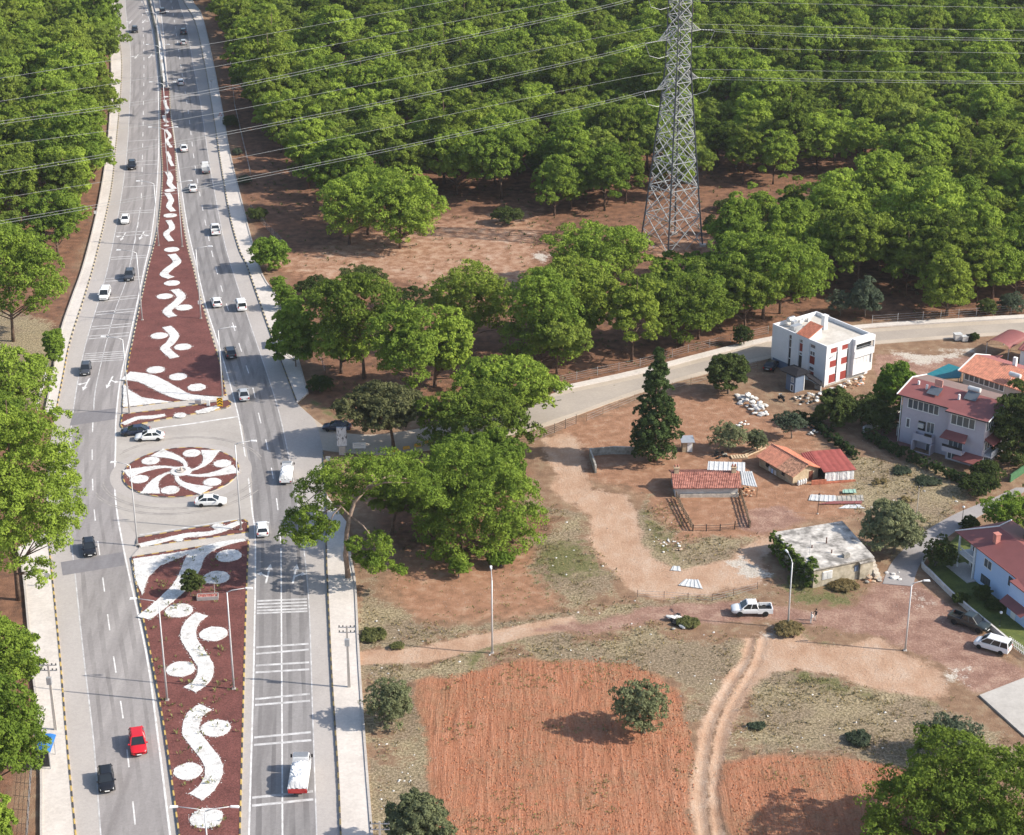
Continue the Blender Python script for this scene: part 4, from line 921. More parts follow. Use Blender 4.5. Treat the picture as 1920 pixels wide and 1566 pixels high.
bush((1360,395),(1340,1400,370,395),7,1.6,"dark shrub right of the pylon legs",92,L_shrub,(.6,.9))
bush((1330,440),(1318,1346,405,438),6,1.2,"dark little shrub beside the right pylon leg",93,L_shrub,(.5,.8))
# shrubs and hedges round the villas
for k, (b, bx, n, lab) in enumerate((((1560,800),(1530,1600,735,800),16,"dark shrub between rubble heap and hedge"), ((1615,800),(1585,1660,742,800),16,"dark shrub left of the lilac villa's terrace"), ((1655,815),(1630,1690,760,815),12,"shrub against the villa's boundary wall"), ((1860,905),(1820,1880,865,905),12,"rounded shrub at the end of the villa hedge"), ((1850,925),(1800,1870,890,925),10,"dark shrub by the lane end"),
      ((1752,1062),(1735,1795,1010,1062),12,"dark palm shrub in the blue house garden"), ((1840,1124),(1826,1856,1096,1128),9,"small garden tree in front of the blue house"), ((1862,1142),(1848,1880,1124,1144),8,"shrub under the blue house wall"), ((1800,1130),(1785,1815,1112,1132),5,"low shrub on the garden wall"), ((1822,990),(1800,1835,975,1000),6,"dark shrub at the blue house corner"))):
    bush(b, bx, n, 1.8, lab, 120+k, L_shrub, (.5,.9))
def hedge(name, pxs, w, h, label, leafm, seed):
    pts = resample(catmull(G(pxs), 5), 0.8); rng = np.random.RandomState(seed); lb = []
    for p in pts:
        for z in (.35*h,.8*h): lb.append((p.x+rng.normal()*.15*w, p.y+rng.normal()*.15*w, z, w*.55, h*.32))
    C, Nn = clumps(rng, lb, 9, 22, .22, .4, -.6, True); o = obj(name, quads_mesh(name, C, Nn, .13, leafm, rng)); return tag(o, label, "hedge")
hedge("hedge", [(1625,822),(1660,842),(1700,862),(1750,885),(1800,905),(1845,912)], 1.3, 1.5, "long dark clipped hedge in front of the lilac villa", L_dark, 1)
hedge("hedge", [(1500,785),(1540,810),(1575,838),(1600,860)], 1.2, 1.2, "dark overgrown hedge along the red yard's right side", L_dark, 2)

dpine((1990,1075),(1930,2060,900,1050),40,5,"tall tree just outside the right edge behind the blue villa",95,leafm=L_shrub,name="broadleaf_tree")

for k, (a, b, c, d, m, lb) in enumerate(((432,238,14,22,L_shrub,"dark bush at the right sidewalk beside the warning sign"),(458,345,12,16,L_grey,"small grey bush at the right sidewalk above the bright young tree"),(482,415,18,26,L_shrub,"shrub between the dark fence and the right sidewalk"),(522,545,14,26,L_bright,"small bright shrub at the right sidewalk by the clearing's lower corner"),(566,640,18,34,L_bright,"bright sapling just right of the blue bus shelter"),(600,735,22,30,L_shrub,"dark shrub behind the end of the right sidewalk"),(445,290,9,12,L_grey,"tiny grey bush by the wire fence along the right sidewalk"))):
    bush((a,b),(a-c,a+c,b-d,b),10,1.4,lb,180+k,m,(.4,.8))
# ------------------------------------------------------------------ vehicles
def paint(name, c, rough=.28): return mat("paint_"+name, c, rough, 0.03, 0.8, spec=0.5, coat=0.4)
PT = dict(white=paint("white",(0.80,0.80,0.79)), black=paint("black",(0.012,0.012,0.014)), dgrey=paint("dark_grey",(0.05,0.053,0.06)), red=paint("red",(0.55,0.012,0.02)), silver=paint("silver",(0.42,0.43,0.44)), navy=paint("navy",(0.018,0.026,0.05)), green=paint("dark_green",(0.026,0.036,0.036)), grey=paint("grey",(0.16,0.165,0.175)))
M_tyre = mat("tyre", (0.018,0.018,0.018), .9, .1); M_rim = mat("rim", (0.45,0.45,0.46), .35, .05, metal=.7); M_head = mat("headlight", (0.75,0.77,0.78), .1, 0, spec=.8); M_tail = mat("taillight", (0.45,0.02,0.02), .2, 0, spec=.6)
M_plate = mat("number_plate", (0.78,0.78,0.76), .5, 0); M_trim = mat("black_trim", (0.02,0.02,0.02), .6, 0); M_tarp = mat("white_tarpaulin", (0.72,0.72,0.71), .45, .06, 1.2, bump=.12, bscale=2.2)
def loft(mb, st, mi=0):
    ring = []
    for x, w, zb, zt, cr in st:
        h = [(0,zb),(.8*w,zb),(.97*w,zb+.10),(w,zb+.28),(w,zt-.16),(.965*w,zt-.05),(.86*w,zt),(.5*w,zt+cr*.8),(0,zt+cr)]
        r = [(x,y,z) for y, z in h] + [(x,-y,z) for y, z in h[-2:0:-1]]
        ring.append(r)
    n = len(ring[0]); vs = [p for r in ring for p in r]; fs = []
    for i in range(len(ring)-1):
        for k in range(n): k2=(k+1)%n; fs.append((i*n+k, i*n+k2, (i+1)*n+k2, (i+1)*n+k))
    fs.append(tuple(range(n))[::-1]); fs.append(tuple((len(ring)-1)*n+k for k in range(n)))
    mb.add(vs, [f[::-1] for f in fs], mi)
WHEELS = {}
def wheel_meshes(r=.32, w=.22):
    if (r,w) not in WHEELS:
        a = MB(); a.lathe([(r*.6,-w/2),(r*.94,-w/2),(r,-w/2+.03),(r,w/2-.03),(r*.94,w/2),(r*.6,w/2)], 16, axis='y')
        b = MB(); b.lathe([(r*.62,-w/2+.015),(r*.62,w/2-.015),(r*.25,w/2-.03),(r*.2,w/2-.005)], 10, axis='y')
        WHEELS[(r,w)] = (a.mesh("tyre", M_tyre), b.mesh("rim", M_rim))
    return WHEELS[(r,w)]
KINDS = {
 'sedan': dict(L=4.6, st=[(-2.3,.70,.42,.74,.0),(-2.22,.80,.32,.90,.01),(-1.7,.87,.25,.97,.02),(-.9,.89,.22,.96,.02),(.3,.89,.22,.94,.02),(1.0,.89,.22,.93,.03),(1.6,.87,.24,.86,.03),(2.1,.82,.26,.76,.03),(2.28,.68,.34,.62,.0)], cab=(-1.85,1.15,.95,-1.05,.25,1.43,.80,.60), wx=(-1.35,1.4), r=.32),
 'hatch': dict(L=4.1, st=[(-2.05,.72,.42,.84,.0),(-1.98,.82,.32,.98,.01),(-1.4,.87,.25,1.0,.02),(-.6,.885,.22,.97,.02),(.4,.885,.22,.95,.02),(.95,.88,.22,.94,.03),(1.5,.86,.24,.86,.03),(1.9,.80,.26,.76,.03),(2.05,.66,.34,.64,.0)], cab=(-1.97,1.05,.97,-1.62,.15,1.49,.80,.62), wx=(-1.25,1.3), r=.31),
 'suv': dict(L=4.5, st=[(-2.25,.76,.5,.95,.0),(-2.18,.86,.42,1.10,.01),(-1.5,.92,.36,1.12,.02),(-.6,.93,.34,1.08,.02),(.4,.93,.34,1.06,.02),(1.0,.93,.34,1.05,.03),(1.6,.91,.36,.98,.03),(2.1,.86,.38,.88,.03),(2.25,.72,.46,.76,.0)], cab=(-2.17,1.15,1.08,-1.75,.2,1.66,.85,.66), wx=(-1.35,1.42), r=.36),
 'van': dict(L=4.5, st=[(-2.25,.84,.38,1.05,.0),(-2.2,.88,.30,1.12,.01),(-1.5,.9,.26,1.12,.02),(-.6,.9,.24,1.10,.02),(.6,.9,.24,1.06,.02),(1.2,.9,.24,1.04,.03),(1.75,.87,.26,.96,.03),(2.1,.82,.28,.84,.03),(2.24,.70,.36,.70,.0)], cab=(-2.22,1.45,1.09,-2.05,.55,1.82,.86,.72), wx=(-1.35,1.45), r=.32),
 'pickup': dict(L=5.3, st=[(-.75,.92,.38,1.12,.0),(-.5,.93,.38,1.12,.02),(.5,.93,.38,1.10,.02),(1.2,.93,.38,1.08,.03),(1.9,.92,.40,1.04,.03),(2.45,.88,.42,.96,.02),(2.65,.76,.5,.82,.0)], cab=(-.72,1.45,1.10,-.5,.65,1.78,.86,.70), wx=(-1.7,1.65), r=.39, bed=True),
}
def vehicle(kind, col, loc, rotz, label, cat="car", group=None, scale=1.0, near=True, name=None, glass_roof=False):
    K = KINDS[kind]; pm = PT[col]
    t = thing(name or {'sedan':'sedan_car','hatch':'hatchback_car','suv':'suv_car','van':'van','pickup':'pickup_truck'}[kind], label, cat, loc, rotz, group, scale)
    b = MB(); loft(b, K['st'])
    if K.get('bed'):
        b.box(-2.65,-.7,-.92,.92,.42,.62); 
        b.box(-2.65,-2.55,-.92,.92,.62,1.08); b.box(-2.55,-.76,-.92,-.84,.62,1.10); b.box(-2.55,-.76,.84,.92,.62,1.10)
    body = b.build("body", pm, t, smooth=False)
    for p in body.data.polygons: p.use_smooth = True
    body.data.set_sharp_from_angle(angle=R_(38))
    if K.get('bed'):
        MB().box(-2.53,-.78,-.83,.83,.622,.66).build("bed_liner", M_trim, t)
        q = MB(); q.tube([(-.78,-.72,1.1),(-.9,-.7,1.5),(-.9,.7,1.5),(-.78,.72,1.1)], .04, 6); q.build("roll_bar", M_trim, t)
    xa,xb,zb,ra,rb,zr,wb,wr = K['cab']
    B = [(xa,wb,zb),(xb,wb,zb),(xb,-wb,zb),(xa,-wb,zb)]; T = [(ra,wr,zr),(rb,wr,zr),(rb,-wr,zr),(ra,-wr,zr)]
    for nm, i, j in (("side_window",0,1),("windscreen",1,2),("side_window",2,3),("rear_window",3,0)):
        g = MB(); g.add([B[i],B[j],T[j],T[i]], [(3,2,1,0)]); g.build(nm, M_glass if not (kind=='van' and nm=='rear_window' and False) else pm, t)
    g = MB(); m_ = .05
    g.box(ra-.06,rb+.08,-wr-.04,wr+.04,zr-.04,zr+.03,top=(ra+.06,rb-.06,-wr+.1,wr-.1)); 
    for i in range(4): g.bar(Vector(B[i]), Vector(T[i]), .10, .08)
    for f in ((.45,) if kind in ('sedan','hatch','pickup') else (.30,.62)):
        for s in (1,-1):
            lo = Vector((xa+(xb-xa)*f, s*wb, zb)); hi = Vector((ra+(rb-ra)*min(1,f*1.05), s*wr, zr)); g.bar(lo, hi, .09, .05)
    roof = g.build("roof", pm, t)
    ty, ri = wheel_meshes(K['r'], .22)
    w0 = K['st'][3][1]-.09
    for x in K['wx']:
        for s in (1,-1):
            w = obj("wheel", ty, t, (x, s*w0, K['r']), 0 if s > 0 else math.pi)
            if near: obj("rim", ri, w)
    xs, xe = K['st'][0], K['st'][-2]
    zf = K['st'][-2][3]-.12; xf = K['st'][-1][0]; xr = xs[0] if not K.get('bed') else -2.65
    zt = (K['st'][1][3]-.13) if not K.get('bed') else .95
    for s in (1,-1):
        h = MB(); h.box(xf-.22,xf-.02,s*.56-.17,s*.56+.17,zf-.08,zf+.06,top=(xf-.26,xf-.10,s*.56-.17,s*.56+.17)); h.build("headlight", M_head, t)
        h = MB(); h.box(xr-.03,xr+.10,s*.68-.10,s*.68+.10,zt-.16,zt+.10); h.build("taillight", M_tail, t)
        h = MB(); h.box(xb-.28,xb-.12,s*(wb+.16)-.1,s*(wb+.16)+.1,zb-.02,zb+.12); h.build("mirror", pm, t)
    h = MB(); h.box(xf-.02,xf+.015,-.26,.26,.40,.52); h.build("number_plate", M_plate, t)
    h = MB(); h.box(xr-.04,xr-.01,-.26,.26,.55,.67); h.build("number_plate", M_plate, t)
    h = MB(); h.box(xf-.10,xf+.005,-.45,.45,.52,.60); h.build("grille", M_trim, t)
    return t
def heading(poly, p, up):
    best = min(range(len(poly)-1), key=lambda i: (poly[i]-p).length); d = poly[best+1]-poly[best]
    if (d.y > 0) != up: d = -d
    return math.atan2(d.y, d.x)
LCw, RCw = smooth_px(LC), smooth_px(RC); RD = ROADZ+0.012
def on_road(px, py, kind, col, label, left, **kw):
    p = P(px, py, RD); return vehicle(kind, col, (p.x,p.y,RD), heading(LCw if left else RCw, Vector((p.x,p.y,0)), not left), label, group="vehicles on the highway", **kw)
on_road(200,1470,'hatch','black',"black hatchback driving ahead of the red car at bottom left",True)
on_road(259,1401,'suv','red',"bright red car on the left carriageway",True)
on_road(168,1034,'hatch','black',"black hatchback beside the lower asphalt patch",True)
on_road(161,698,'hatch','dgrey',"dark grey hatchback approaching the lane arrows",True)
on_road(197,558,'van','white',"white van on the left carriageway",True)
on_road(243,522,'suv','dgrey',"dark car right of the white van on the left carriageway",True)
on_road(235,416,'sedan','white',"white car alone in the left carriageway's middle stretch",True)
on_road(248,315,'suv','black',"black car on the left carriageway, third from the top",True)
on_road(253,60,'suv','black',"black car farthest up the left carriageway",True)
on_road(492,998,'hatch','white',"white hatchback just passing the lower island's tip",False)
on_road(457,745,'sedan','silver',"silver saloon in the pine shade on the right carriageway",False)
on_road(432,667,'suv','dgrey',"dark car in the pine shade on the right carriageway",False)
on_road(406,572,'hatch','white',"left one of two white cars side by side on the right carriageway",False)
on_road(452,578,'van','white',"right one of two white cars side by side on the right carriageway",False)
on_road(404,436,'pickup','white',"white pickup truck with an open bed on the right carriageway",False,cat="pickup truck")
on_road(362,357,'sedan','white',"white saloon between the pickup and the small lorry",False)
on_road(345,282,'sedan','white',"white car on the right carriageway above the small lorry",False)
on_road(339,158,'hatch','white',"white car on the right carriageway near the narrow median's end",False)
on_road(344,83,'hatch','silver',"silver car following the dark van near the top",False)
on_road(344,63,'suv','dgrey',"dark car just above the silver car near the top",False)
on_road(305,24,'suv','black',"black car farthest up the right carriageway",False)
def at(px, py, z): p = P(px, py, z); return (p.x,p.y,z)
vehicle('sedan','navy',at(254,814,RD),R_(188),"dark blue saloon crossing left behind the white saloon",group="vehicles in the junction")
vehicle('sedan','white',at(281,824,RD),R_(186),"white saloon above the roundabout turning left",group="vehicles in the junction")
vehicle('sedan','white',at(396,946,RD),R_(4),"white saloon passing below the roundabout",group="vehicles in the junction")
vehicle('sedan','navy',at(632,806,RD),R_(176),"dark blue car waiting at the side road mouth",group="vehicles in the junction")
vehicle('sedan','black',at(1447,690,.06),R_(62),"black car parked beside the white apartment building")
vehicle('pickup','white',at(1409,1150,.1),R_(181),"white double cab pickup on the dirt road",cat="pickup truck")
vehicle('pickup','green',at(1817,1174,.1),R_(-41),"dark green pickup parked along the garden wall",cat="pickup truck",scale=1.02)
vehicle('van','white',at(1860,1217,.1),R_(147),"white van parked next to the dark green pickup",cat="van")
# small lorry with a tarpaulin
def lorry(px, py, rotz, label, tarp=True, s=1.0, tail=None):
    p = P(px, py, RD); t = thing("lorry", label, "truck", (p.x,p.y,RD), rotz, "vehicles on the highway", s); pm = PT['white']
    MB().box(-3.0,2.9,-.45,.45,.45,.7).build("chassis", M_trim, t)
    b = MB(); b.box(1.5,2.95,-1.0,1.0,.5,1.35); b.box(1.5,2.9,-.98,.98,1.35,2.15,top=(1.55,2.55,-.88,.88)); b.build("cab", pm, t)
    g = MB(); g.add([(2.905,.84,1.42),(2.905,-.84,1.42),(2.6,-.78,2.05),(2.6,.78,2.05)], [(0,1,2,3)]); g.build("windscreen", M_glass, t)
    for sd in (1,-1):
        g = MB(); g.add([(1.8,sd*1.0,1.42),(2.75,sd*1.0,1.42),(2.52,sd*.9,2.02),(1.85,sd*.91,2.02)], [(0,1,2,3) if sd<0 else (3,2,1,0)]); g.build("side_window", M_glass, t)
        h = MB(); h.box(2.92,2.99,sd*.7-.18,sd*.7+.18,.78,.98); h.build("headlight", M_head, t)
        h = MB(); h.box(-3.06,-2.99,sd*.9-.12,sd*.9+.12,.72,.92); h.build("taillight", M_tail, t)
        h = MB(); h.box(2.6,2.72,sd*1.16-.1,sd*1.16+.1,1.45,1.85); h.build("mirror", M_trim, t)
    r = MB(); r.box(1.6,2.5,-.8,.8,2.15,2.2)
    for i in range(6): r.box(1.62+i*.15,1.70+i*.15,-.8,.8,2.2,2.3)
    r.build("roof_rack", M_galv if tarp else pm, t)
    MB().box(-3.0,1.4,-1.05,1.05,.72,.9).build("load_bed", PT['grey'], t)
    MB().box(-3.04,-2.98,-1.05,1.05,.62,1.15).build("tailboard", tail or mat("red_board",(0.45,0.05,0.045),.6,.1), t)
    for sd in (1,-1):
        w = MB(); w.box(-2.98,1.4,sd*1.05-.03,sd*1.05+.03,.9,1.35); w.build("side_board", PT['white'], t)
    if tarp:
        v = []; nx, ny = 22, 14; rn = random.Random(4)
        for i in range(nx+1):
            for j in range(ny+1):
                x = -2.97+4.34*i/nx; u = j/ny*2-1; yy = u*1.10
                z = 2.15-0.55*abs(u)**4-0.25*abs(i/nx*2-1)**6+.10*math.sin(x*2.1+u*3)+.07*math.sin(x*5+u*2)+rn.uniform(-.05,.05)
                if j in (0,ny) or i in (0,nx): z = 1.2+rn.uniform(-.08,.08)
                v.append((x,yy,z))
        m = MB(); m.add(v, [(i*(ny+1)+j,(i+1)*(ny+1)+j,(i+1)*(ny+1)+j+1,i*(ny+1)+j+1) for i in range(nx) for j in range(ny)]); m.build("tarpaulin", M_tarp, t)
    ty, ri = wheel_meshes(.42,.28)
    for x in (-1.9,2.1):
        for sd in (1,-1): w = obj("wheel", ty, t, (x,sd*.85,.42), 0 if sd>0 else math.pi); obj("rim", ri, w)
    return t
lorry(563,1466,R_(91),"white lorry with a crumpled white tarpaulin over its load")
lorry(386,322,heading(RCw,Vector((P(386,322).x,P(386,322).y,0)),True),"small white open lorry on the right carriageway",False,.82,PT["grey"])
lorry(538,897,R_(92),"white covered light truck just right of the roundabout",True,.84,PT["white"])
# motorbike by the building
def motorbike(px, py, rot, label):
    t = thing("motorbike", label, "motorbike", at(px,py,.05), rot); ty, ri = wheel_meshes(.30,.12)
    for x in (-.62,.66): w = obj("wheel", ty, t, (x,0,.30)); obj("rim", ri, w)
    b = MB(); b.box(-.5,.4,-.14,.14,.35,.75,top=(-.4,.3,-.16,.16)); b.build("engine", M_trim, t)
    b = MB(); b.box(-.1,.4,-.15,.15,.75,1.0,top=(0,.3,-.1,.1)); b.build("tank", PT['black'], t)
    b = MB(); b.box(-.75,-.05,-.15,.15,.78,.92); b.build("seat", M_trim, t)
    b = MB(); b.tube([(.66,0,.3),(.45,0,1.0),(.38,.35,1.08)], .035, 6); b.tube([(.45,0,1.0),(.38,-.35,1.08)], .035, 6); b.build("handlebar", M_galv, t)
    b = MB(); b.box(.48,.6,-.1,.1,.82,1.0); b.build("headlight", M_head, t)
motorbike(1465,751,R_(120),"black motorbike parked on the yard before the white building")
# ------------------------------------------------------------------ lamps, poles, pylon, wires, signs
def zat(b, py):
    lo, hi = 0.0, 90.0
    for _ in range(40):
        m = (lo+hi)/2
        if pix(b.x, b.y, m)[1] > py: lo = m
        else: hi = m
    return lo
M_lamp = mat("lamp_grey", (0.55,0.55,0.55), .4, .05, metal=.2); M_lum = mat("luminaire_white", (0.75,0.75,0.74), .4, .03)
def street_lamp(bx, by, topy, tips, label, group="lamps on the median", z0=None, dY=0):
    z0 = IZ if z0 is None else z0; b = P(bx, by, 0); h = min(13.4, max(9.0, zat(b, topy)))
    t = thing("street_lamp", label, "street lamp", (b.x,b.y,z0-.02), 0, group)
    m = MB(); m.tube([(0,0,0),(0,0,h*.5),(0,0,h)], [.13,.10,.07], 8); m.build("pole", M_lamp, t, smooth=True)
    MB().box(-.22,.22,-.22,.22,-.05,.12).build("base_plate", M_concrete, t)
    for tx, ty in tips:
        q = PD(tx, ty, b.y+dY)-Vector((b.x,b.y,z0)); d = Vector((q.x,q.y,0)); L = max(1.4, min(3.4, d.length)); d = d.normalized() if d.length > .3 else Vector((1,0,0))
        e = d*L+Vector((0,0,h+.55))
        m = MB(); m.tube([(0,0,h-.05), d*L*.25+Vector((0,0,h+.25)), e], [.06,.05,.045], 6); m.build("arm", M_lamp, t, smooth=True)
        n = Vector((-d.y,d.x,0))*.17; u = d*.85; k = MB()
        lo = [e-n*.6, e+n*.6, e+u+n, e+u-n]; k.add([p-Vector((0,0,.06)) for p in lo]+[p+Vector((0,0,.10)) for p in (e-n*.4, e+n*.4, e+u*.9+n*.6, e+u*.9-n*.6)], [(0,3,2,1),(4,5,6,7),(0,1,5,4),(1,2,6,5),(2,3,7,6),(3,0,4,7)]); k.build("luminaire", M_lum, t)
    return t
street_lamp(314,1317,1131,[(257,1129)],"left street lamp on the lower median, arm over the left carriageway")
street_lamp(439,1296,1114,[(460,1099)],"right street lamp on the lower median, arm over the right carriageway")
street_lamp(400,1718,1526,[(335,1528),(432,1510)],"double armed street lamp at the bottom edge of the median")
street_lamp(258,1025,877,[(218,865)],"street lamp on the left end of the strip below the roundabout")
street_lamp(452,997,837,[(470,825)],"street lamp on the right end of the strip below the roundabout")
street_lamp(243,778,640,[(199,635)],"street lamp at the left end of the path above the roundabout")
street_lamp(418,747,622,[(433,612)],"street lamp beside the yellow chevron board")
street_lamp(267,603,477,[(227,470)],"street lamp on the left edge of the upper median near two white discs")
street_lamp(377,600,467,[(390,462)],"street lamp on the right edge of the upper median with a small sign")
street_lamp(298,463,347,[(263,341)],"left street lamp where the upper median narrows")
street_lamp(342,465,343,[(353,339)],"right street lamp where the upper median narrows")
street_lamp(315,328,245,[(285,243),(327,238)],"double armed lamp on the narrow median, lowest of four")
street_lamp(312,236,160,[(286,157),(324,156)],"double armed lamp on the narrow median, second of four")
street_lamp(303,150,93,[(280,92),(313,87)],"double armed lamp on the narrow median, third of four")
street_lamp(297,84,38,[(279,36),(312,34)],"double armed lamp on the narrow median, topmost of four")
street_lamp(923,1225,1088,[(921,1083)],"street lamp left on the dirt road beside the ploughed field","lamps along the dirt road",.02,1.8)
street_lamp(1477,1177,1055,[(1477,1046)],"street lamp beside the white pickup on the dirt road","lamps along the dirt road",.02,1.6)
street_lamp(1697,1220,1096,[(1725,1090)],"street lamp in the middle of the dirt square","lamps along the dirt road",.02)
for bx, by, lb in ((923,1225,"a"),(1477,1177,"b"),(1697,1220,"c")): pass
# power poles with insulators
def utility_pole(bx, by, h, label, arms=((-1,0),(-.55,0)), z0=ROADZ+.14):
    b = P(bx, by); t = thing("utility_pole", label, "utility pole", (b.x,b.y,z0))
    m = MB(); m.box(-.19,.19,-.13,.13,-.1,h,top=(-.1,.1,-.08,.08)); m.build("post", M_concrete, t)
    for k, z in enumerate((h-.25,h-.95)):
        c = MB(); c.bar((-1.0,0,z),(1.0,0,z),.09); c.build("cross_arm", M_galv, t)
        for x in (-.9,-.45,.45,.9):
            i = MB(); i.lathe([(.03,z+.04),(.09,z+.1),(.05,z+.16),(.09,z+.22),(.03,z+.28)], 8, (x,0,0)); i.build("insulator", M_dark, t)
    c = MB(); c.box(-.28,.28,-.5,-.12,h-2.6,h-1.7); c.build("junction_box", M_galv, t)
    return t
utility_pole(105,1372,9.0,"concrete power pole with insulators on the left sidewalk")
utility_pole(655,1292,8.6,"concrete power pole with insulators on the right sidewalk")
utility_pole(716,1668,8.4,"power pole whose top shows at the bottom edge",z0=.02)
def plain_post(bx, by, h, label, r=.07, m=None, ball=False):
    b = P(bx, by); t = thing("post", label, "post", (b.x,b.y,0)); q = MB(); q.tube([(0,0,-.1),(0,0,h)], [r,r*.75], 7); q.build("pole", m or M_concrete, t)
    q = MB(); q.lathe([(r*3,0),(r*3,.12),(r*2,.16)], 10); q.build("footing", M_concrete, t)
    q = MB()
    if ball: q.lathe([(.05,h),(.17,h+.08),(.2,h+.2),(.14,h+.33),(.03,h+.38)], 10); q.build("globe", M_lum, t)
    else: q.box(-.12,.12,-.05,.05,h-.3,h-.1); q.build("bracket", M_dark, t)
plain_post(1718,970,5.0,"pale concrete post standing in the dry grass"); plain_post(1803,986,2.8,"garden lamp post beside the grey lane",.05,M_dark,True); plain_post(1533,964,3.4,"thin metal post on a white footing in the yard",.05,M_dark)
plain_post(1874,1175,1.9,"small garden lamp on the lawn",.04,M_dark,True)
# ---- lattice pylon
def pylon():
    c = P(1259,458); t = thing("transmission_tower", "tall grey lattice electricity pylon rising above the forest", "pylon", (c.x,c.y,0))
    a0 = math.atan2(-1.2,6.3); zw, zt = 37.0, 62.0; rb, rw, rt = 6.4, 2.5, 2.2
    def rad(z): return rb+(rw-rb)*(z/zw)**.93 if z < zw else rw+(rt-rw)*(z-zw)/(zt-zw)
    def corner(k, z): a = a0+k*math.pi/2; r = rad(z); return Vector((math.cos(a)*r, math.sin(a)*r, z))
    M_legd = mat("pylon_leg", (0.10,0.105,0.11), .6, .2, metal=.3); M_lat = mat("pylon_lattice", (0.33,0.34,0.34), .5, .12, metal=.3)
    for k in range(4):
        m = MB(); zs = [0]+[zw*i/6 for i in range(1,7)]+[zt]
        for z0, z1 in zip(zs[:-1], zs[1:]): m.bar(corner(k,z0), corner(k,z1), .30 if z0 < zw else .22)
        m.build("leg", M_legd, t); q = MB(); p = corner(k,0); q.box(p.x-.6,p.x+.6,p.y-.6,p.y+.6,-.3,.45); q.build("footing", M_concrete, t)
    zs = [0,6.5,12.5,18,23,27.5,31,34,37]+[37+2.5*i for i in range(1,11)]
    for z0, z1 in zip(zs[:-1], zs[1:]):
        for k in range(4):
            A,B,C,D = corner(k,z0), corner(k+1,z0), corner(k,z1), corner(k+1,z1); m = MB(); w = .15 if z0 < 37 else .12
            m.bar(A, D, w); m.bar(B, C, w); m.bar(C, D, w)
            if z0 < 31:
                X = (A+B+C+D)/4
                for U, V in ((A,C),(B,D)):
                    mid = (U+V)/2; m.bar(mid, (U+X)/2, .09); m.bar(mid, (V+X)/2, .09); m.bar(U.lerp(V,.25), U.lerp(X,.5), .07); m.bar(U.lerp(V,.75), V.lerp(X,.5), .07)
                m.bar((C+D)/2, C.lerp(X,.5), .08); m.bar((C+D)/2, D.lerp(X,.5), .08); m.bar((A+B)/2, A.lerp(X,.5), .08); m.bar((A+B)/2, B.lerp(X,.5), .08)
            m.build("lattice_panel", M_lat, t, kind='stuff')
    ax = Vector((.83,.56,0)); tips = []
    for z in (34.4,44.0,53.5):
        for s in (1,-1):
            z_ = z; z = z-(1.5 if s < 0 else .5); tip = ax*s*5.2+Vector((0,0,z)); m = MB(); n = Vector((-ax.y,ax.x,0))*1.1
            for q in (1,-1):
                lo = ax*s*1.3+n*q+Vector((0,0,z+.2)); hi = ax*s*1.3+n*q+Vector((0,0,z+2.6)); m.bar(lo, tip, .13); m.bar(hi, tip, .13)
                for f in (.25,.5,.75): m.bar(lo.lerp(tip,f), hi.lerp(tip,f), .08); m.bar(lo.lerp(tip,f), hi.lerp(tip,f-.25), .08)
            m.build("cross_arm", M_lat, t); tips.append(c+tip)
            i = MB(); d = Vector((s*1.0, -.55 if s < 0 else .1, -.06)).normalized()
            i.tube([tip+d*q*.28 for q in range(11)], [.05 if q%2 else .13 for q in range(11)], 7); i.build("insulator", M_lat, t)
            j = MB(); e = tip+d*3; j.tube([e, e.lerp(tip,.35)+Vector((0,0,-2.6)), tip+Vector((-s*.2,0,-3.4)), tip-ax*s*2.5+Vector((0,0,-3.2))], .05, 5); j.build("jumper", M_lat, t); z = z_
    return c, tips
pyl_c, pyl_tips = pylon()
M_wire = mat("aluminium_wire", (0.33,0.34,0.34), .5, 0, metal=.2)
E_l = Vector((-96,258,0)); E_r = Vector((190,392,0))
def wire_pt(px, py, end):
    """the point of the wire's vertical plane seen at a photo position"""
    A = Vector((pyl_c.x,pyl_c.y)); d = Vector((end.x,end.y))-A
    z = 30.0
    u = (px-960)/FPX
    for _ in range(8):
        # X = u*(Y*cp-(z-H)*sp)
        k = (CAM_H-z)*_sp
        s = (u*(A.y*_cp+k)-A.x)/(d.x-u*d.y*_cp); X, Y = A.x+d.x*s, A.y+d.y*s
        z = PD(px, py, Y).z
    return Vector((X,Y,z))
def wire(pts, end, label, group, twin=False, tip=None, r=.024):
    q = [wire_pt(x,y,end) for x,y in pts]
    if tip is not None: q = [tip]+q
    q = catmull(q+[q[-1]+(q[-1]-q[-2])*.6], 5)
    for ko, o in enumerate((-.22,.22) if twin else (0,)):
        m = MB(); m.tube([p+Vector((0,0,o)) for p in q], r, 5); m.build("power_line", M_wire, label=(("lower strand of the " if ko == 0 else "upper strand of the ")+label if twin else label), cat="power line", group=group)
tl = [pyl_tips[1]+Vector((-2.6,-1.4,-.2)), pyl_tips[3]+Vector((-2.6,-1.4,-.2)), pyl_tips[5]+Vector((-2.6,-1.4,-.2))]; tr = [pyl_tips[0]+Vector((2.9,.3,-.2)), pyl_tips[2]+Vector((2.9,.3,-.2)), pyl_tips[4]+Vector((2.9,.3,-.2))]
GL = "wires left of the pylon"; GR = "wires right of the pylon"
wire([(1120,195),(780,270),(442,339),(200,383),(0,417)], E_l, "lowest twin wire running from the pylon to the left edge", GL, True, tl[0])
wire([(1120,106),(780,180),(420,251),(200,291),(0,325)], E_l, "middle twin wire running from the pylon to the left edge", GL, True, tl[1])
wire([(1120,16),(780,90),(420,166),(200,202),(0,230)], E_l, "upper twin wire crossing the forest left of the pylon", GL, True, tl[2])
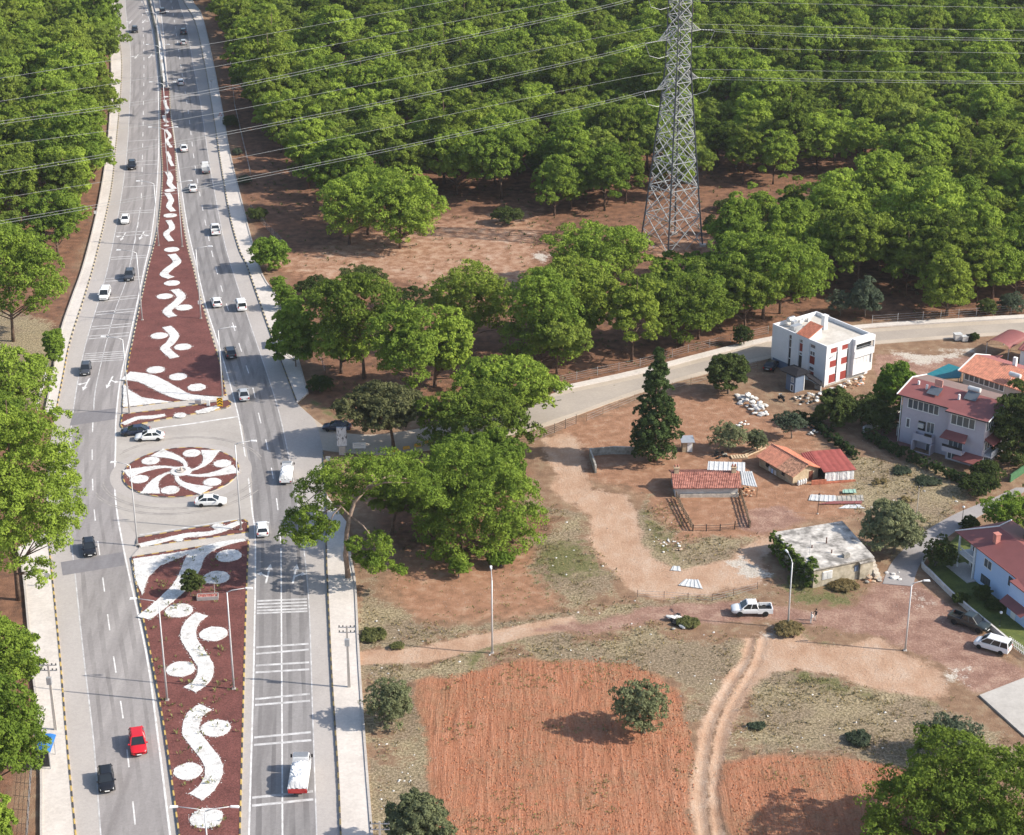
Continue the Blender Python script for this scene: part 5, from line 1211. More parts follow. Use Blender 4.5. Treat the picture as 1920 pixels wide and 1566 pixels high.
for k, (a, b, c_, w_) in enumerate((((1240,135),(1120,157),(442,297),(0,372)), ((1240,47),(1120,71),(420,210),(0,273)), ((1240,-35),(1040,4),(420,122),(0,190)), ((1240,-75),(839,2),(420,78),(0,147)))):
    wire([a,b,c_,w_], E_l, ("lowest","second lowest","third lowest","topmost")[k]+" single wire left of the pylon", GL, False, None, .02)
wire([(1500,150),(1700,153),(1920,155)], E_r, "lowest twin wire leaving the pylon to the right edge", GR, True, tr[0])
wire([(1500,66),(1700,71),(1920,75)], E_r, "upper twin wire leaving the pylon to the right edge", GR, True, tr[1])
for k, (a, b, c_) in enumerate((((1300,130),(1600,134),(1920,137)), ((1300,88),(1600,95),(1920,100)), ((1300,45),(1600,52),(1920,57)), ((1300,2),(1600,9),(1920,15)))):
    wire([a,b,c_], E_r, ("lowest","second lowest","third lowest","topmost")[k]+" single wire right of the pylon", GR, False, None, .02)
# ---- bus shelters
M_blue = mat("blue_roof", (0.035,0.16,0.42), .45, .1)
def shelter(px, py, rot, label, s=1.0):
    p = P(px, py); t = thing("bus_shelter", label, "bus shelter", (p.x,p.y,ROADZ+.14), rot, "bus shelters")
    for x in (-1.4,1.4):
        for y in (-.6,.6): q = MB(); q.bar((x,y,0),(x,y,2.3),.09); q.build("post", M_galv, t)
    q = MB(); v = []; n = 8
    for i in range(n+1):
        y = -.85+1.7*i/n; z = 2.35+.28*math.cos((i/n-.5)*2.6)
        v += [(-1.75,y,z),(1.75,y,z)]
    q.add(v, [(2*i,2*i+1,2*i+3,2*i+2) for i in range(n)]); q.add([(x,y,z-.06) for x,y,z in v], [(2*i+2,2*i+3,2*i+1,2*i) for i in range(n)]); q.build("roof", M_blue, t)
    q = MB(); q.box(-1.38,1.38,.56,.6,.3,2.1); q.build("back_panel", mat("shelter_glass",(0.35,0.40,0.45),.15,.05), t)
    q = MB(); q.box(-1.2,1.2,.15,.5,.42,.5); q.build("bench", M_dark, t)
    q = MB(); q.box(-1.45,-1.4,-.55,.55,.3,2.2); q.build("side_panel", M_dark, t)
shelter(90,1432,R_(92),"bus shelter with blue roof on the left sidewalk"); shelter(537,652,R_(-80),"bus shelter with blue roof on the right sidewalk under the tree")
# ---- signs and boards
def board(px, py, w, h, zb, rot, face, label, name="sign_board", cat="sign", posts=2, thick=.12, pr=.06):
    p = P(px, py); t = thing(name, label, cat, (p.x,p.y,0), rot)
    for x in ((-w*.38,w*.38) if posts == 2 else (0,)): q = MB(); q.tube([(x,.12,-.1),(x,.12,zb+h*.9)], pr, 7); q.build("post", M_galv, t)
    q = MB(); q.box(-w/2,w/2,-thick/2,thick/2,zb,zb+h); q.build("panel", face, t)
    return t, w, h, zb
adface = world_noise_mat("torn_poster", [(0.40,(0.10,0.10,0.11)),(0.47,(0.66,0.66,0.66)),(0.8,(0.72,0.72,0.72))], 2.2, second=(4,.15), stretch=(2.2,1,.7))
t_, w_, h_, z_ = board(642,852,1.5,3.1,1.5,R_(2),adface,"tall advertising column with torn poster at the side road corner","advertising_board","advertising board",1,.3,.2)
q = MB(); q.box(-.5,.5,-.35,.35,0,1.45); q.build("pedestal", M_concrete, t_)
t_, w_, h_, z_ = board(674,848,2.0,.95,.7,R_(3),M_white,"low white notice board right of the advertising column")
q = MB()
for k, (a, b) in enumerate(((-.8,.3),(-.8,.75))): q.box(a,b,-.075,-.065,1.35-.28*k,1.43-.28*k)
q.build("printed_lines", mat("print_grey",(0.3,0.33,0.36),.6,0), t_)
M_cy, M_cb = mat("sign_yellow",(0.75,0.42,0.02),.5,.03), mat("sign_black",(0.02,0.02,0.02),.5,0)
t_, w_, h_, z_ = board(413,767,.95,1.5,.5,R_(2),M_cy,"yellow and black chevron board at the upper island's tip","chevron_sign","sign",1,.06)
for k in range(3):
    z0 = .65+.47*k; q = MB(); y = -.04
    q.add([(-.42,y,z0),(0,y,z0+.32),(.42,y,z0),(.42,y,z0+.2),(0,y,z0+.52 if k<2 else z0+.5),(-.42,y,z0+.2)], [(0,1,4,5),(1,2,3,4)]); q.build("chevron", M_cb, t_)
def small_sign(px, py, h, kind, label, rot=0):
    p = P(px, py); t = thing("traffic_sign", label, "sign", (p.x,p.y,ROADZ), rot); q = MB(); q.tube([(0,.05,0),(0,.05,h)], .04, 6); q.build("post", M_galv, t)
    q = MB()
    if kind == 'tri':
        q.add([(-.5,0,h-.75),(.5,0,h-.75),(0,0,h+.15),(-.5,.03,h-.75),(.5,.03,h-.75),(0,.03,h+.15)], [(0,1,2),(5,4,3),(0,3,4,1),(1,4,5,2),(2,5,3,0)]); q.build("plate", mat("sign_red",(0.5,0.03,0.03),.5,0), t)
        q = MB(); q.add([(-.34,-.005,h-.66),(.34,-.005,h-.66),(0,-.005,h-.06)], [(0,1,2)]); q.build("inner_plate", M_white, t)
    else:
        q.box(-.35,.35,-.02,.03,h-.7,h); q.build("plate", M_white if kind == 'white' else M_galv, t)
small_sign(414,232,2.6,'tri',"triangular warning sign on the right sidewalk edge"); small_sign(210,283,3.4,'grey',"grey backed road sign on the left sidewalk"); small_sign(376,588,2.4,'white',"small white plate sign on the upper median's right edge"); small_sign(91,1104,2.2,'grey',"grey sign on the lower left sidewalk"); small_sign(180,410,1.6,'white',"little white plate on the left sidewalk edge")
small_sign(397,168,2.6,'grey',"thin sign on the right sidewalk near the top"); small_sign(617,905,4.2,'grey',"tall thin sign post before the advertising column")
board(372,761,1.0,.9,.2,R_(2),M_galv,"grey metal cabinet on the median path","utility_cabinet","cabinet",2,.5,.02); board(391,764,.5,1.2,.15,0,M_white,"white narrow cabinet on the median path","utility_cabinet","cabinet",1,.3,.02)
# planter bed and sign frame in the lower median
p = P(390,1126); t = thing("flower_planter", "rectangular planter with red flowers beside the median tree", "planter", (p.x,p.y,IZ), R_(6))
q = MB(); q.box(-1.4,1.4,-.55,-.45,0,.5); q.box(-1.4,1.4,.45,.55,0,.5); q.box(-1.4,-1.3,-.45,.45,0,.5); q.box(1.3,1.4,-.45,.45,0,.5); q.build("box", mat("planter_grey",(0.33,0.30,0.29),.8,.15), t)
MB().box(-1.3,1.3,-.45,.45,0,.42).build("flowers", world_noise_mat("flower_mix",[(0.4,(0.06,0.05,0.04)),(0.5,(0.4,0.06,0.05)),(0.6,(0.45,0.36,0.3))],5,second=(9,.3)), t)
q = MB(); q.tube([(-.9,.6,0),(-.9,.6,2.0),(.9,.6,2.0),(.9,.6,0)], .05, 6); q.build("frame", M_galv, t)
# yellow and black blocks edging the side road
for k, (x, y) in enumerate(((700,862),(741,848),(762,843),(783,838),(803,832))):
    p = P(x, y); q = MB(); q.box(-.55,.55,-.2,.2,-.1,.45,top=(-.5,.5,-.13,.13)); q.build("barrier_block", mat("block_orange",(0.62,0.33,0.05),.7,.2), label="orange painted concrete block edging the side road under the pines", cat="block", group="orange blocks", loc=(p.x,p.y,.1), rotz=R_(18))
# ------------------------------------------------------------------ buildings
M_wall = world_noise_mat("white_render", [(0.3,(0.66,0.655,0.65)),(0.7,(0.74,0.735,0.73))], 0.4, second=(3,.03), rough=.8)
M_lilac = world_noise_mat("lilac_render", [(0.3,(0.46,0.42,0.46)),(0.7,(0.53,0.485,0.525))], 0.4, second=(3,.04), rough=.85)
M_bluew = world_noise_mat("light_blue_render", [(0.3,(0.42,0.56,0.78)),(0.7,(0.47,0.61,0.83))], 0.4, second=(3,.03), rough=.8)
M_slate = mat("slate_blue_render", (0.13,0.17,0.24), .85, .08, .6)
M_shut = mat("red_shutter", (0.26,0.045,0.035), .6, .1, 1.0, stretch=(1,1,8))
M_deck = world_noise_mat("roof_screed", [(0.3,(0.42,0.385,0.33)),(0.55,(0.52,0.48,0.42)),(0.75,(0.58,0.54,0.48))], 0.5, second=(2.5,.1))
M_tileo = mat("orange_tiles", (0.42,0.15,0.09), .85, .35, 1.6); M_tiler = mat("old_red_tiles", (0.24,0.085,0.065), .9, .4, 1.6, col2=(0.36,0.16,0.12)); M_tilel = mat("light_tiles",(0.50,0.21,0.135),.85,.3,1.6)
M_dred = mat("dark_red_roof", (0.23,0.082,0.074), .55, .08, .5); M_brown = mat("brown_roof", (0.21,0.145,0.125), .7, .1, .5); M_dslate = mat("dark_slate_roof", (0.02,0.02,0.024), .9, .15, spec=.1)
M_conc2 = world_noise_mat("stained_concrete", [(0.32,(0.20,0.185,0.16)),(0.5,(0.36,0.335,0.29)),(0.7,(0.47,0.44,0.39))], 0.55, second=(2.2,.18), bump=(6,.02))
M_concr = world_noise_mat("weathered_roof", [(0.38,(0.20,0.185,0.165)),(0.5,(0.42,0.39,0.35)),(0.64,(0.60,0.56,0.50))], 0.6, second=(1.6,.28), bump=(6,.02))
M_tin = mat("white_tin", (0.62,0.62,0.60), .5, .15, 1.2, metal=.2); M_mud = world_noise_mat("mud_wall", [(0.3,(0.36,0.27,0.17)),(0.7,(0.52,0.42,0.29))], 1.0, second=(4,.12)); M_lime = world_noise_mat("limewash", [(0.3,(0.45,0.42,0.39)),(0.7,(0.62,0.60,0.57))], .8, second=(3,.1))
M_pale = mat("window_pane", (0.10,0.115,0.13), .08, .1, 1.0, spec=.7)
def window(par, a, b, z0, z1, axis, at_, out, npan=1, frame=M_white, glass=None, fw=.07, name="window"):
    """window in a wall: axis 'x' wall runs along x at y=at_, 'y' wall runs along y at x=at_; out = outward sign"""
    def bx(mb, p, q, u, v, d0, d1):
        lo, hi = min(d0,d1), max(d0,d1)
        if axis == 'x': mb.box(p,q,at_+lo,at_+hi,u,v)
        else: mb.box(at_+lo,at_+hi,p,q,u,v)
    f = MB(); bx(f,a,b,z0,z0+fw,0,out*.07); bx(f,a,b,z1-fw,z1,0,out*.07); bx(f,a,a+fw,z0+fw,z1-fw,0,out*.07); bx(f,b-fw,b,z0+fw,z1-fw,0,out*.07)
    for i in range(1,npan): c = a+(b-a)*i/npan; bx(f,c-fw*.5,c+fw*.5,z0+fw,z1-fw,0,out*.065)
    w = f.build(name, frame, par)
    for i in range(npan):
        g = MB(); p = a+(b-a)*i/npan; q = a+(b-a)*(i+1)/npan; bx(g,p+fw*.5,q-fw*.5,z0+fw*.9,z1-fw*.9,out*.004,out*.03); g.build("pane", glass or M_pale, w)
    return w
def part(par, name, m, *boxes, kind=None):
    q = MB()
    for b in boxes: q.box(*b)
    return q.build(name, m, par, kind=kind)
def tiles(par, name, A, B, C, D, m, step=.32, r=.09, rows=0):
    """barrel tile slope: A,B along the eave, D,C along the ridge; ribs run up the slope"""
    A,B,C,D = map(Vector,(A,B,C,D)); n = max(3,int((B-A).length/step)); q = MB()
    up = (B-A).cross(D-A).normalized()
    if up.z < 0: up = -up
    q.add([A,B,C,D,A-up*.1,B-up*.1,C-up*.1,D-up*.1], [(0,1,2,3),(7,6,5,4),(0,4,5,1),(1,5,6,2),(2,6,7,3),(3,7,4,0)])
    k = 5
    for i in range(n):
        f0, f1 = (i+.08)/n, (i+.92)/n; vs = []
        for lo, hi in ((A,B),(D,C)):
            for j in range(k): f = f0+(f1-f0)*j/(k-1); vs.append(lo.lerp(hi,f)+up*(r*math.sin(math.pi*j/(k-1))+.005))
        q.add(vs, [(j,j+1,k+j+1,k+j) for j in range(k-1)]+[tuple(range(k))[::-1]])
    return q.build(name, m, par)
# ---- white apartment building
def white_building():
    t = thing("apartment_building", "white three storey apartment block with red shutters and flat roof", "building", (52.39,281.86,0), R_(35.93))
    W = M_wall
    part(t,"core",W,(.16,10.3,.12,12.9,-.3,6.75)); part(t,"roof_deck",M_deck,(.2,10.3,.2,12.8,6.75,6.80))
    part(t,"parapet",W,(0,10.42,0,.22,6.8,7.42),(0,10.42,12.8,13.02,6.8,7.42),(0,.22,.22,12.8,6.8,7.42),(10.2,10.42,.22,12.8,6.8,7.42))
    part(t,"wall",W,(0,.16,0,2.6,0,6.8),(0,.16,4.0,5.6,0,6.8),(0,.16,6.5,8.3,0,6.8),(0,.16,8.9,13.0,1.4,6.8),(0,.16,2.6,13,6.75,6.8))
    part(t,"wall",W,(.163,.95,0,.12,.3,6.8),(2.7,3.6,0,.12,.3,6.8),(5.25,5.9,0,.12,.3,6.8)); part(t,"wall",M_slate,(.02,.16,8.9,12.6,-.3,1.4)); part(t,"plinth",M_conc2,(.3,9.6,.02,.12,-.6,.3))
    part(t,"wall",W,(.16,10.4,12.9,13.0,-.3,6.8),(10.3,10.4,.12,12.9,-.3,6.8))
    for a, b, zs in ((2.72,3.88,((6.0,6.7,1),(4.7,5.5,2),(2.0,2.7,1))),(5.7,6.4,((6.1,6.75,1),(3.9,4.4,1)))):
        for z0,z1,n in zs: window(t,a,b,z0,z1,'y',.16,-1,n,M_white)
    for b in ((.10,.155,2.75,3.85,3.2,4.55),(.10,.155,2.75,3.85,.3,1.8),(.10,.155,5.72,6.38,4.6,6.0)): part(t,"shutter",M_shut,b)
    part(t,"window_strip",M_glass,(.12,.156,5.7,6.4,.4,3.8)); part(t,"window_strip",M_glass,(.12,.156,8.36,8.86,.2,6.7))
    for z in (2.4,4.4,5.9): part(t,"window_bar",W,(.08,.119,8.36,8.86,z,z+.12))
    for x0,x1 in ((.97,2.45),(3.62,5.0)):
        for z0,z1 in ((5.95,6.72),(3.35,4.45),(.5,1.95)):
            part(t,"shutter",M_shut,(x0,x1,.03,.118,z0,z1)); part(t,"sill",W,(x0-.06,x1+.06,-.05,.02,z0-.08,z0-.005))
        part(t,"drain_groove",M_glass,(x1+.06,x1+.2,.07,.118,2.0,5.9)); part(t,"drain_groove",M_glass,(x1+.06,x1+.2,.07,.118,.5,1.9))
    # projecting balconies on the sunny face
    part(t,"balcony",W,(5.9,10.45,-.7,.0,1.0,2.35),(5.9,6.15,-.7,0,2.35,4.15),(10.2,10.45,-.7,0,2.35,4.15),(5.9,10.6,-.85,0,4.15,5.25),(5.9,6.3,-.7,0,5.25,6.55),(5.9,10.6,-.85,0,6.55,7.42),(10.45,10.6,-.85,-.6,5.25,6.55))
    window(t,6.15,10.2,2.42,4.1,'x',-.45,-1,5,M_white,mat("lace_curtain",(0.6,0.6,0.6),.4,.1)); part(t,"balcony_glass",M_glass,(6.3,10.45,-.12,-.02,5.25,6.5)); part(t,"railing",M_galv,(6.3,10.45,-.8,-.77,5.55,5.6),(6.3,10.45,-.8,-.77,5.9,5.94))
    # roof: tiled stair head, tank, chimney
    part(t,"stair_head",W,(.2,3.0,4.45,7.2,6.8,7.4)); q = MB(); q.prism([(.2,4.44),(3.05,4.44),(3.05,7.21),(.2,7.21)],6.81,lambda p: 7.42 if p[0] < 1 else 8.85); q.build("stair_head_wall",W,t)
    tiles(t,"tile_roof",(.0,4.3,7.42),(.0,7.35,7.42),(3.2,7.35,8.98),(3.2,4.3,8.98),M_tileo,.34,.09)
    q = MB(); q.box(6.2,7.0,6.9,7.7,6.8,9.2); q.box(6.1,7.1,6.8,7.8,9.2,9.32); q.build("chimney",W,t)
    part(t,"water_tank",M_galv,(1.0,3.0,8.9,9.9,6.8,7.9)); part(t,"water_tank",M_galv,(2.6,3.6,10.6,11.3,7.1,7.9))
    q = MB(); q.lathe([(.45,-.7),(.48,-.6),(.48,.6),(.45,.7)],14,(3.2,11.9,7.9),axis='x'); q.build("boiler",M_galv,t)
    for x,y in ((5.2,11.6),(6.2,11.9),(7.0,11.4)): part(t,"air_unit",M_tin,(x-.35,x+.35,y-.2,y+.2,6.8,7.4))
    # slate blue entrance with dark roofs
    part(t,"entrance",M_slate,(-5.6,-3.6,1.2,3.4,-.1,3.05)); window(t,1.6,2.2,1.7,2.6,'y',-5.6,-1,2); window(t,1.55,2.25,0.1,1.35,'y',-5.6,-1,1,M_white,M_glass,.14,"door")
    q = MB(); q.prism([(-6.0,.8),(-2.6,.8),(-2.6,4.8),(-6.0,4.8)],3.05,lambda p: 3.2); q.add([(-6.05,.75,3.22),(-2.5,.75,3.22),(-2.5,4.9,3.22),(-6.05,4.9,3.22),(-4.3,2.0,3.75),(-4.3,3.6,3.75)],[(0,1,4),(1,2,5,4),(2,3,5),(3,0,4,5)]); q.build("porch_roof",M_dslate,t)
    q = MB(); a = [(-3.6,.9),(-2.0,2.6),(-.1,.9),(-1.4,-.6)]; zf = lambda p: 3.0-(p[0]+3.6)*.45-(2.6-p[1])*.28 if True else 0
    q.add([(-3.7,1.2,3.0),(-2.1,2.9,3.0),(-.02,.6,.95),(-1.5,-.7,.95),(-3.7,1.2,2.85),(-2.1,2.9,2.85),(-.02,.6,.8),(-1.5,-.7,.8)],[(3,2,1,0),(4,5,6,7),(0,1,5,4),(1,2,6,5),(2,3,7,6),(3,0,4,7)]); q.build("ramp_roof",M_dslate,t)
    part(t,"ramp_wall",M_conc2,(-1.55,-1.35,-.75,.7,-.2,.85)); q = MB(); q.bar((-3.6,1.2,0),(-3.6,1.2,2.9),.12); q.bar((-1.5,-.7,0),(-1.5,-.7,.85),.12); q.build("porch_post",M_white,t)
    q = MB(); q.lathe([(.05,0),(.3,.08),(.34,.1)],10,(1.2,-.05,5.2)); q.bar((1.1,0,5.1),(1.6,-.2,5.7),.05); q.bar((1.9,0,5.1),(1.75,-.2,5.8),.05); q.build("antenna",M_galv,t)
white_building()
# ---- lilac villa
def lilac_villa():
    t = thing("villa", "lilac three storey villa with low dark red roof and white windows", "house", (71.8,250.97,0), R_(-38.4)); W = M_lilac; zt = 8.2
    part(t,"wall",W,(-14.3,-5.9,.2,9.0,-1,zt)); part(t,"wall",W,(-5.9,0,-.9,9.0,-1,zt))
    # roof with red front slopes and a brown rear slope
    q = MB(); ez, rz = zt+.05, zt+1.25
    q.add([(-15,-.4,ez),(-6.3,-.4,ez),(-5.7,4.5,rz),(-15,4.5,rz)],[(0,1,2,3)]); q.add([(-6.3,-1.6,ez-.02),(.7,-1.6,ez-.02),(.7,4.5,rz),(-5.7,4.5,rz),(-6.3,-.4,ez)],[(0,1,2,3,4)]); q.build("front_roof",M_dred,t)
    q = MB(); q.add([(-15,4.5,rz),(.7,4.5,rz),(.7,9.6,ez),(-15,9.6,ez)],[(0,1,2,3)]); q.build("rear_roof",M_brown,t)
    q = MB(); q.add([(-15,-.4,ez-.15),(-6.3,-.4,ez-.15),(-6.3,-1.6,ez-.17),(.7,-1.6,ez-.17),(.7,9.6,ez-.15),(-15,9.6,ez-.15)],[(5,4,3,2,1,0)])
    q.bar((-15,-.45,ez-.07),(-6.3,-.45,ez-.07),.1,.16); q.bar((-6.3,-1.65,ez-.09),(.75,-1.65,ez-.09),.1,.16); q.build("eaves",M_trim,t)
    q = MB(); q.bar((-15.05,-.45,ez),(-15.05,4.5,rz+.03),.16,.2); q.bar((-15.05,4.5,rz+.03),(-15.05,9.6,ez),.16,.2); q.bar((.75,-1.6,ez),(.75,4.5,rz),.1,.16); q.build("fascia",M_white,t)
    q = MB(); q.add([(-14.3,.2,zt),(-14.3,9,zt),(-14.3,4.5,zt+1.1)],[(0,2,1)]); q.add([(0,-.9,zt),(0,9,zt),(0,4.5,zt+1.1)],[(0,1,2)]); q.build("gable",W,t)
    window(t,-13.4,-8.1,6.2,7.85,'x',.2,-1,6,fw=.12); window(t,-5.6,-1.6,6.0,7.75,'x',-.9,-1,4,fw=.12); window(t,-.6,2.6,6.0,7.7,'y',0,1,4,fw=.12)
    window(t,-13.4,-12.7,2.9,4.5,'x',.2,-1,1,fw=.12); window(t,-9.9,-8.6,3.0,4.8,'x',.2,-1,2,name="balcony_door"); window(t,-9.7,-8.9,-.2,1.3,'x',.2,-1,1,name="door")
    part(t,"recess",M_glass,(-11.3,-10.1,.12,.195,3.1,4.6)); part(t,"balcony",W,(-11.5,-8.3,-1.0,.2,1.7,1.95),(-11.5,-8.3,-1.0,-.88,1.95,2.85),(-11.5,-11.38,-.88,.2,1.95,2.85),(-8.42,-8.3,-.88,.2,1.95,2.85)); part(t,"railing",M_dark,(-9.6,-8.4,-1.01,-.97,2.85,3.3))
    q = MB(); q.box(-11.2,-10.3,-.25,.12,3.6,4.3); q.lathe([(.26,-.27),(.26,-.255)],12,(-10.75,0,3.95),axis='y'); q.build("air_conditioner",M_tin,t)
    part(t,"patio_wall",W,(-11.5,-11.3,-1.4,.2,-.8,1.7),(-8.4,-8.2,-1.4,.2,-.8,1.7),(-11.3,-8.4,-1.4,-1.25,-.8,.1))
    def awning(pts, z0, z1, nm="awning"):
        q = MB(); a,b,c,d = pts
        q.add([(*a,z1),(*b,z1),(*c,z0),(*d,z0),(*a,z1-.12),(*b,z1-.12),(*c,z0-.12),(*d,z0-.12)],[(0,1,2,3),(7,6,5,4),(0,4,5,1),(1,5,6,2),(2,6,7,3),(3,7,4,0)]); q.build(nm,M_dred,t)
    awning([(-6.2,-.9),(-2.6,-.9),(-2.2,-2.6),(-6.4,-2.6)][::-1],4.9,4.2); awning([(-3.6,-.9),(.2,-.9),(.5,-2.9),(-3.9,-2.9)][::-1],2.1,1.4); awning([(0,-.6),(0,3.0),(1.6,3.2),(1.6,-.9)],4.3,4.9)
    part(t,"balcony",W,(-6.0,-2.7,-2.3,-.9,1.9,2.1),(-6.0,-2.7,-2.3,-2.2,2.1,2.7)); part(t,"railing",M_dark,(-6.0,-2.7,-2.27,-2.23,2.7,3.1)); window(t,-5.6,-3.2,2.4,4.1,'x',-.9,-1,3,name="balcony_door")
    window(t,-5.6,-3.4,.2,1.9,'x',-.9,-1,3,fw=.12); window(t,-.4,2.4,2.7,4.2,'y',0,1,3,fw=.12); window(t,-.3,2.4,.3,1.9,'y',0,1,3,fw=.12)
    part(t,"balcony",M_white,(0,1.3,-.3,2.8,1.9,2.1),(1.2,1.3,-.3,2.8,2.1,2.9)); 
    # things fixed to the roof
    q = MB(); q.box(-10.6,-9.3,3.1,3.25,zt+1.5,zt+2.6); q.bar((-10.5,3.0,zt+.8),(-10.5,3.2,zt+2.2),.1); q.bar((-9.4,3.0,zt+.8),(-9.4,3.2,zt+2.2),.1); q.build("solar_frame",mat("salmon_paint",(0.6,0.3,0.24),.6,.1),t)
    q = MB(); q.lathe([(.35,-1.0),(.4,-.9),(.4,.9),(.35,1.0)],12,(-4.6,4.4,zt+2.0),axis='x'); q.bar((-5.3,4.4,zt+1.1),(-5.3,4.4,zt+1.8),.1); q.bar((-3.9,4.4,zt+1.1),(-3.9,4.4,zt+1.8),.1); q.build("solar_tank",M_tin,t)
    q = MB(); q.add([(-5.4,2.4,zt+.95),(-3.4,2.4,zt+.95),(-3.4,4.0,zt+1.75),(-5.4,4.0,zt+1.75)],[(0,1,2,3)]); q.build("solar_panel",M_pale,t); q = MB(); q.add([(-11,1.2,zt+.75),(-9,1.2,zt+.75),(-9,2.9,zt+1.45),(-11,2.9,zt+1.45)],[(0,1,2,3)]); q.build("solar_panel",M_pale,t)
    for x,y in ((-13.3,3.2),(-11.6,2.6),(-6.0,2.2)): q = MB(); q.box(x-.14,x+.14,y-.14,y+.14,zt+.6,zt+1.5); q.build("chimney_pipe",M_white,t)
    part(t,"terrace",mat("terrace_paving",(0.20,0.10,0.09),.8,.15,1.0),(-19.0,-12.0,-1.0,4.0,-.3,.18)); q = MB(); q.add([(-17.5,1.8,2.6),(-14.3,1.8,2.9),(-14.3,5.0,2.9),(-17.5,5.0,2.6)],[(0,1,2,3)]); q.build("side_porch_roof",M_dred,t)
    for x,y in ((-17.3,2.0),(-15.6,2.0)): q = MB(); q.bar((x,y,0),(x,y,2.6),.14); q.build("porch_post",M_white,t)
    q = MB(); q.bar((-14.45,.1,0),(-14.45,.1,zt),.1); q.build("downpipe",M_white,t)
lilac_villa()
# ---- orange roofed house behind
def orange_house():
    t = thing("house", "house with orange tiled roof behind the lilac villa", "house", (73.6,276.1,0), R_(-45.9))
    part(t,"wall",world_noise_mat("beige_render",[(0.3,(0.42,0.37,0.33)),(0.7,(0.5,0.45,0.40))],.4),(.3,12,.3,8.5,0,5.4)); window(t,.5,8.0,4.0,5.3,'x',.3,-1,8,fw=.12)
    tiles(t,"front_tiles",(-.3,-.4,5.45),(12.4,-.4,5.45),(12.4,4.4,7.0),(-.3,4.4,7.0),M_tilel,.36,.09); tiles(t,"rear_tiles",(12.4,9.2,5.45),(-.3,9.2,5.45),(-.3,4.4,7.0),(12.4,4.4,7.0),M_dred,.36,.09)
    q = MB(); q.bar((-.35,-.4,5.5),(-.35,4.4,7.08),.2,.2); q.bar((-.35,4.4,7.08),(-.35,9.2,5.5),.2,.2); q.build("fascia",M_white,t)
    part(t,"chimney",M_white,(6.3,6.9,4.9,5.4,6.6,8.3)); q = MB(); q.add([(.3,.3,5.4),(.3,8.5,5.4),(.3,4.4,6.9)],[(0,2,1)]); q.build("gable",M_lilac,t)
    q = MB(); q.lathe([(.35,-1.0),(.4,-.9),(.4,.9),(.35,1.0)],12,(9.0,1.4,7.0),axis='x'); q.bar((8.3,1.4,5.9),(8.3,1.4,6.8),.1); q.bar((9.7,1.4,5.9),(9.7,1.4,6.8),.1); q.build("solar_tank",M_tin,t)
    tiles(t,"side_roof",(-2.2,5.0,4.6),(-2.2,10,4.6),(1.5,10,5.8),(1.5,5.0,5.8),M_dred,.5,.05); part(t,"side_wall",M_lilac,(-1.6,.3,5.4,9.6,0,4.6))
    p = P(1905,690); u = thing("house", "house with dark red curved carport roof at the right edge", "house", (p.x,p.y,0), R_(-42))
    part(u,"wall",M_wall,(0,8,1,8,0,3.2)); tiles(u,"roof",(-.4,.6,3.2),(8.4,.6,3.2),(8.4,4.5,4.5),(-.4,4.5,4.5),M_dred,.5,.06); tiles(u,"roof",(8.4,8.6,3.2),(-.4,8.6,3.2),(-.4,4.5,4.5),(8.4,4.5,4.5),M_dred,.5,.06)
    q = MB(); n = 10; v = []
    for i in range(n+1): a = math.pi*i/n; v += [(-4.6-2.2*math.cos(a)+.0,1.5,2.4+.9*math.sin(a)),(-4.6-2.2*math.cos(a),8.5,2.4+.9*math.sin(a))]
    q.add(v,[(2*i,2*i+1,2*i+3,2*i+2) for i in range(n)]); q.build("carport_roof",M_dred,u)
    for x in (-6.7,-2.5):
        for y in (1.7,8.2): q = MB(); q.bar((x,y,0),(x,y,2.4),.12); q.build("carport_post",M_galv,u)
    window(u,1.5,4.0,1.0,2.4,'x',1,-1,3)
    # brown walled yard house between
    a = [P(*q,2.5) for q in ((1727,707),(1779,683),(1806,692),(1800,709),(1749,711))]
    v = thing("canopy", "teal canopy roof between the villa and the orange roofed house", "canopy", (a[0].x,a[0].y,0)); q = MB(); q.prism([(p.x-a[0].x,p.y-a[0].y) for p in a],2.45,2.6); q.build("roof",mat("teal_sheet",(0.02,0.16,0.19),.5,.1),v)
    for p in a: q = MB(); d = p-a[0]; c = (sum(a,Vector())/5-a[0])*.08; q.bar((d.x*.92+c.x,d.y*.92+c.y,0),(d.x*.92+c.x,d.y*.92+c.y,2.45),.1); q.build("post",M_galv,v)
orange_house()
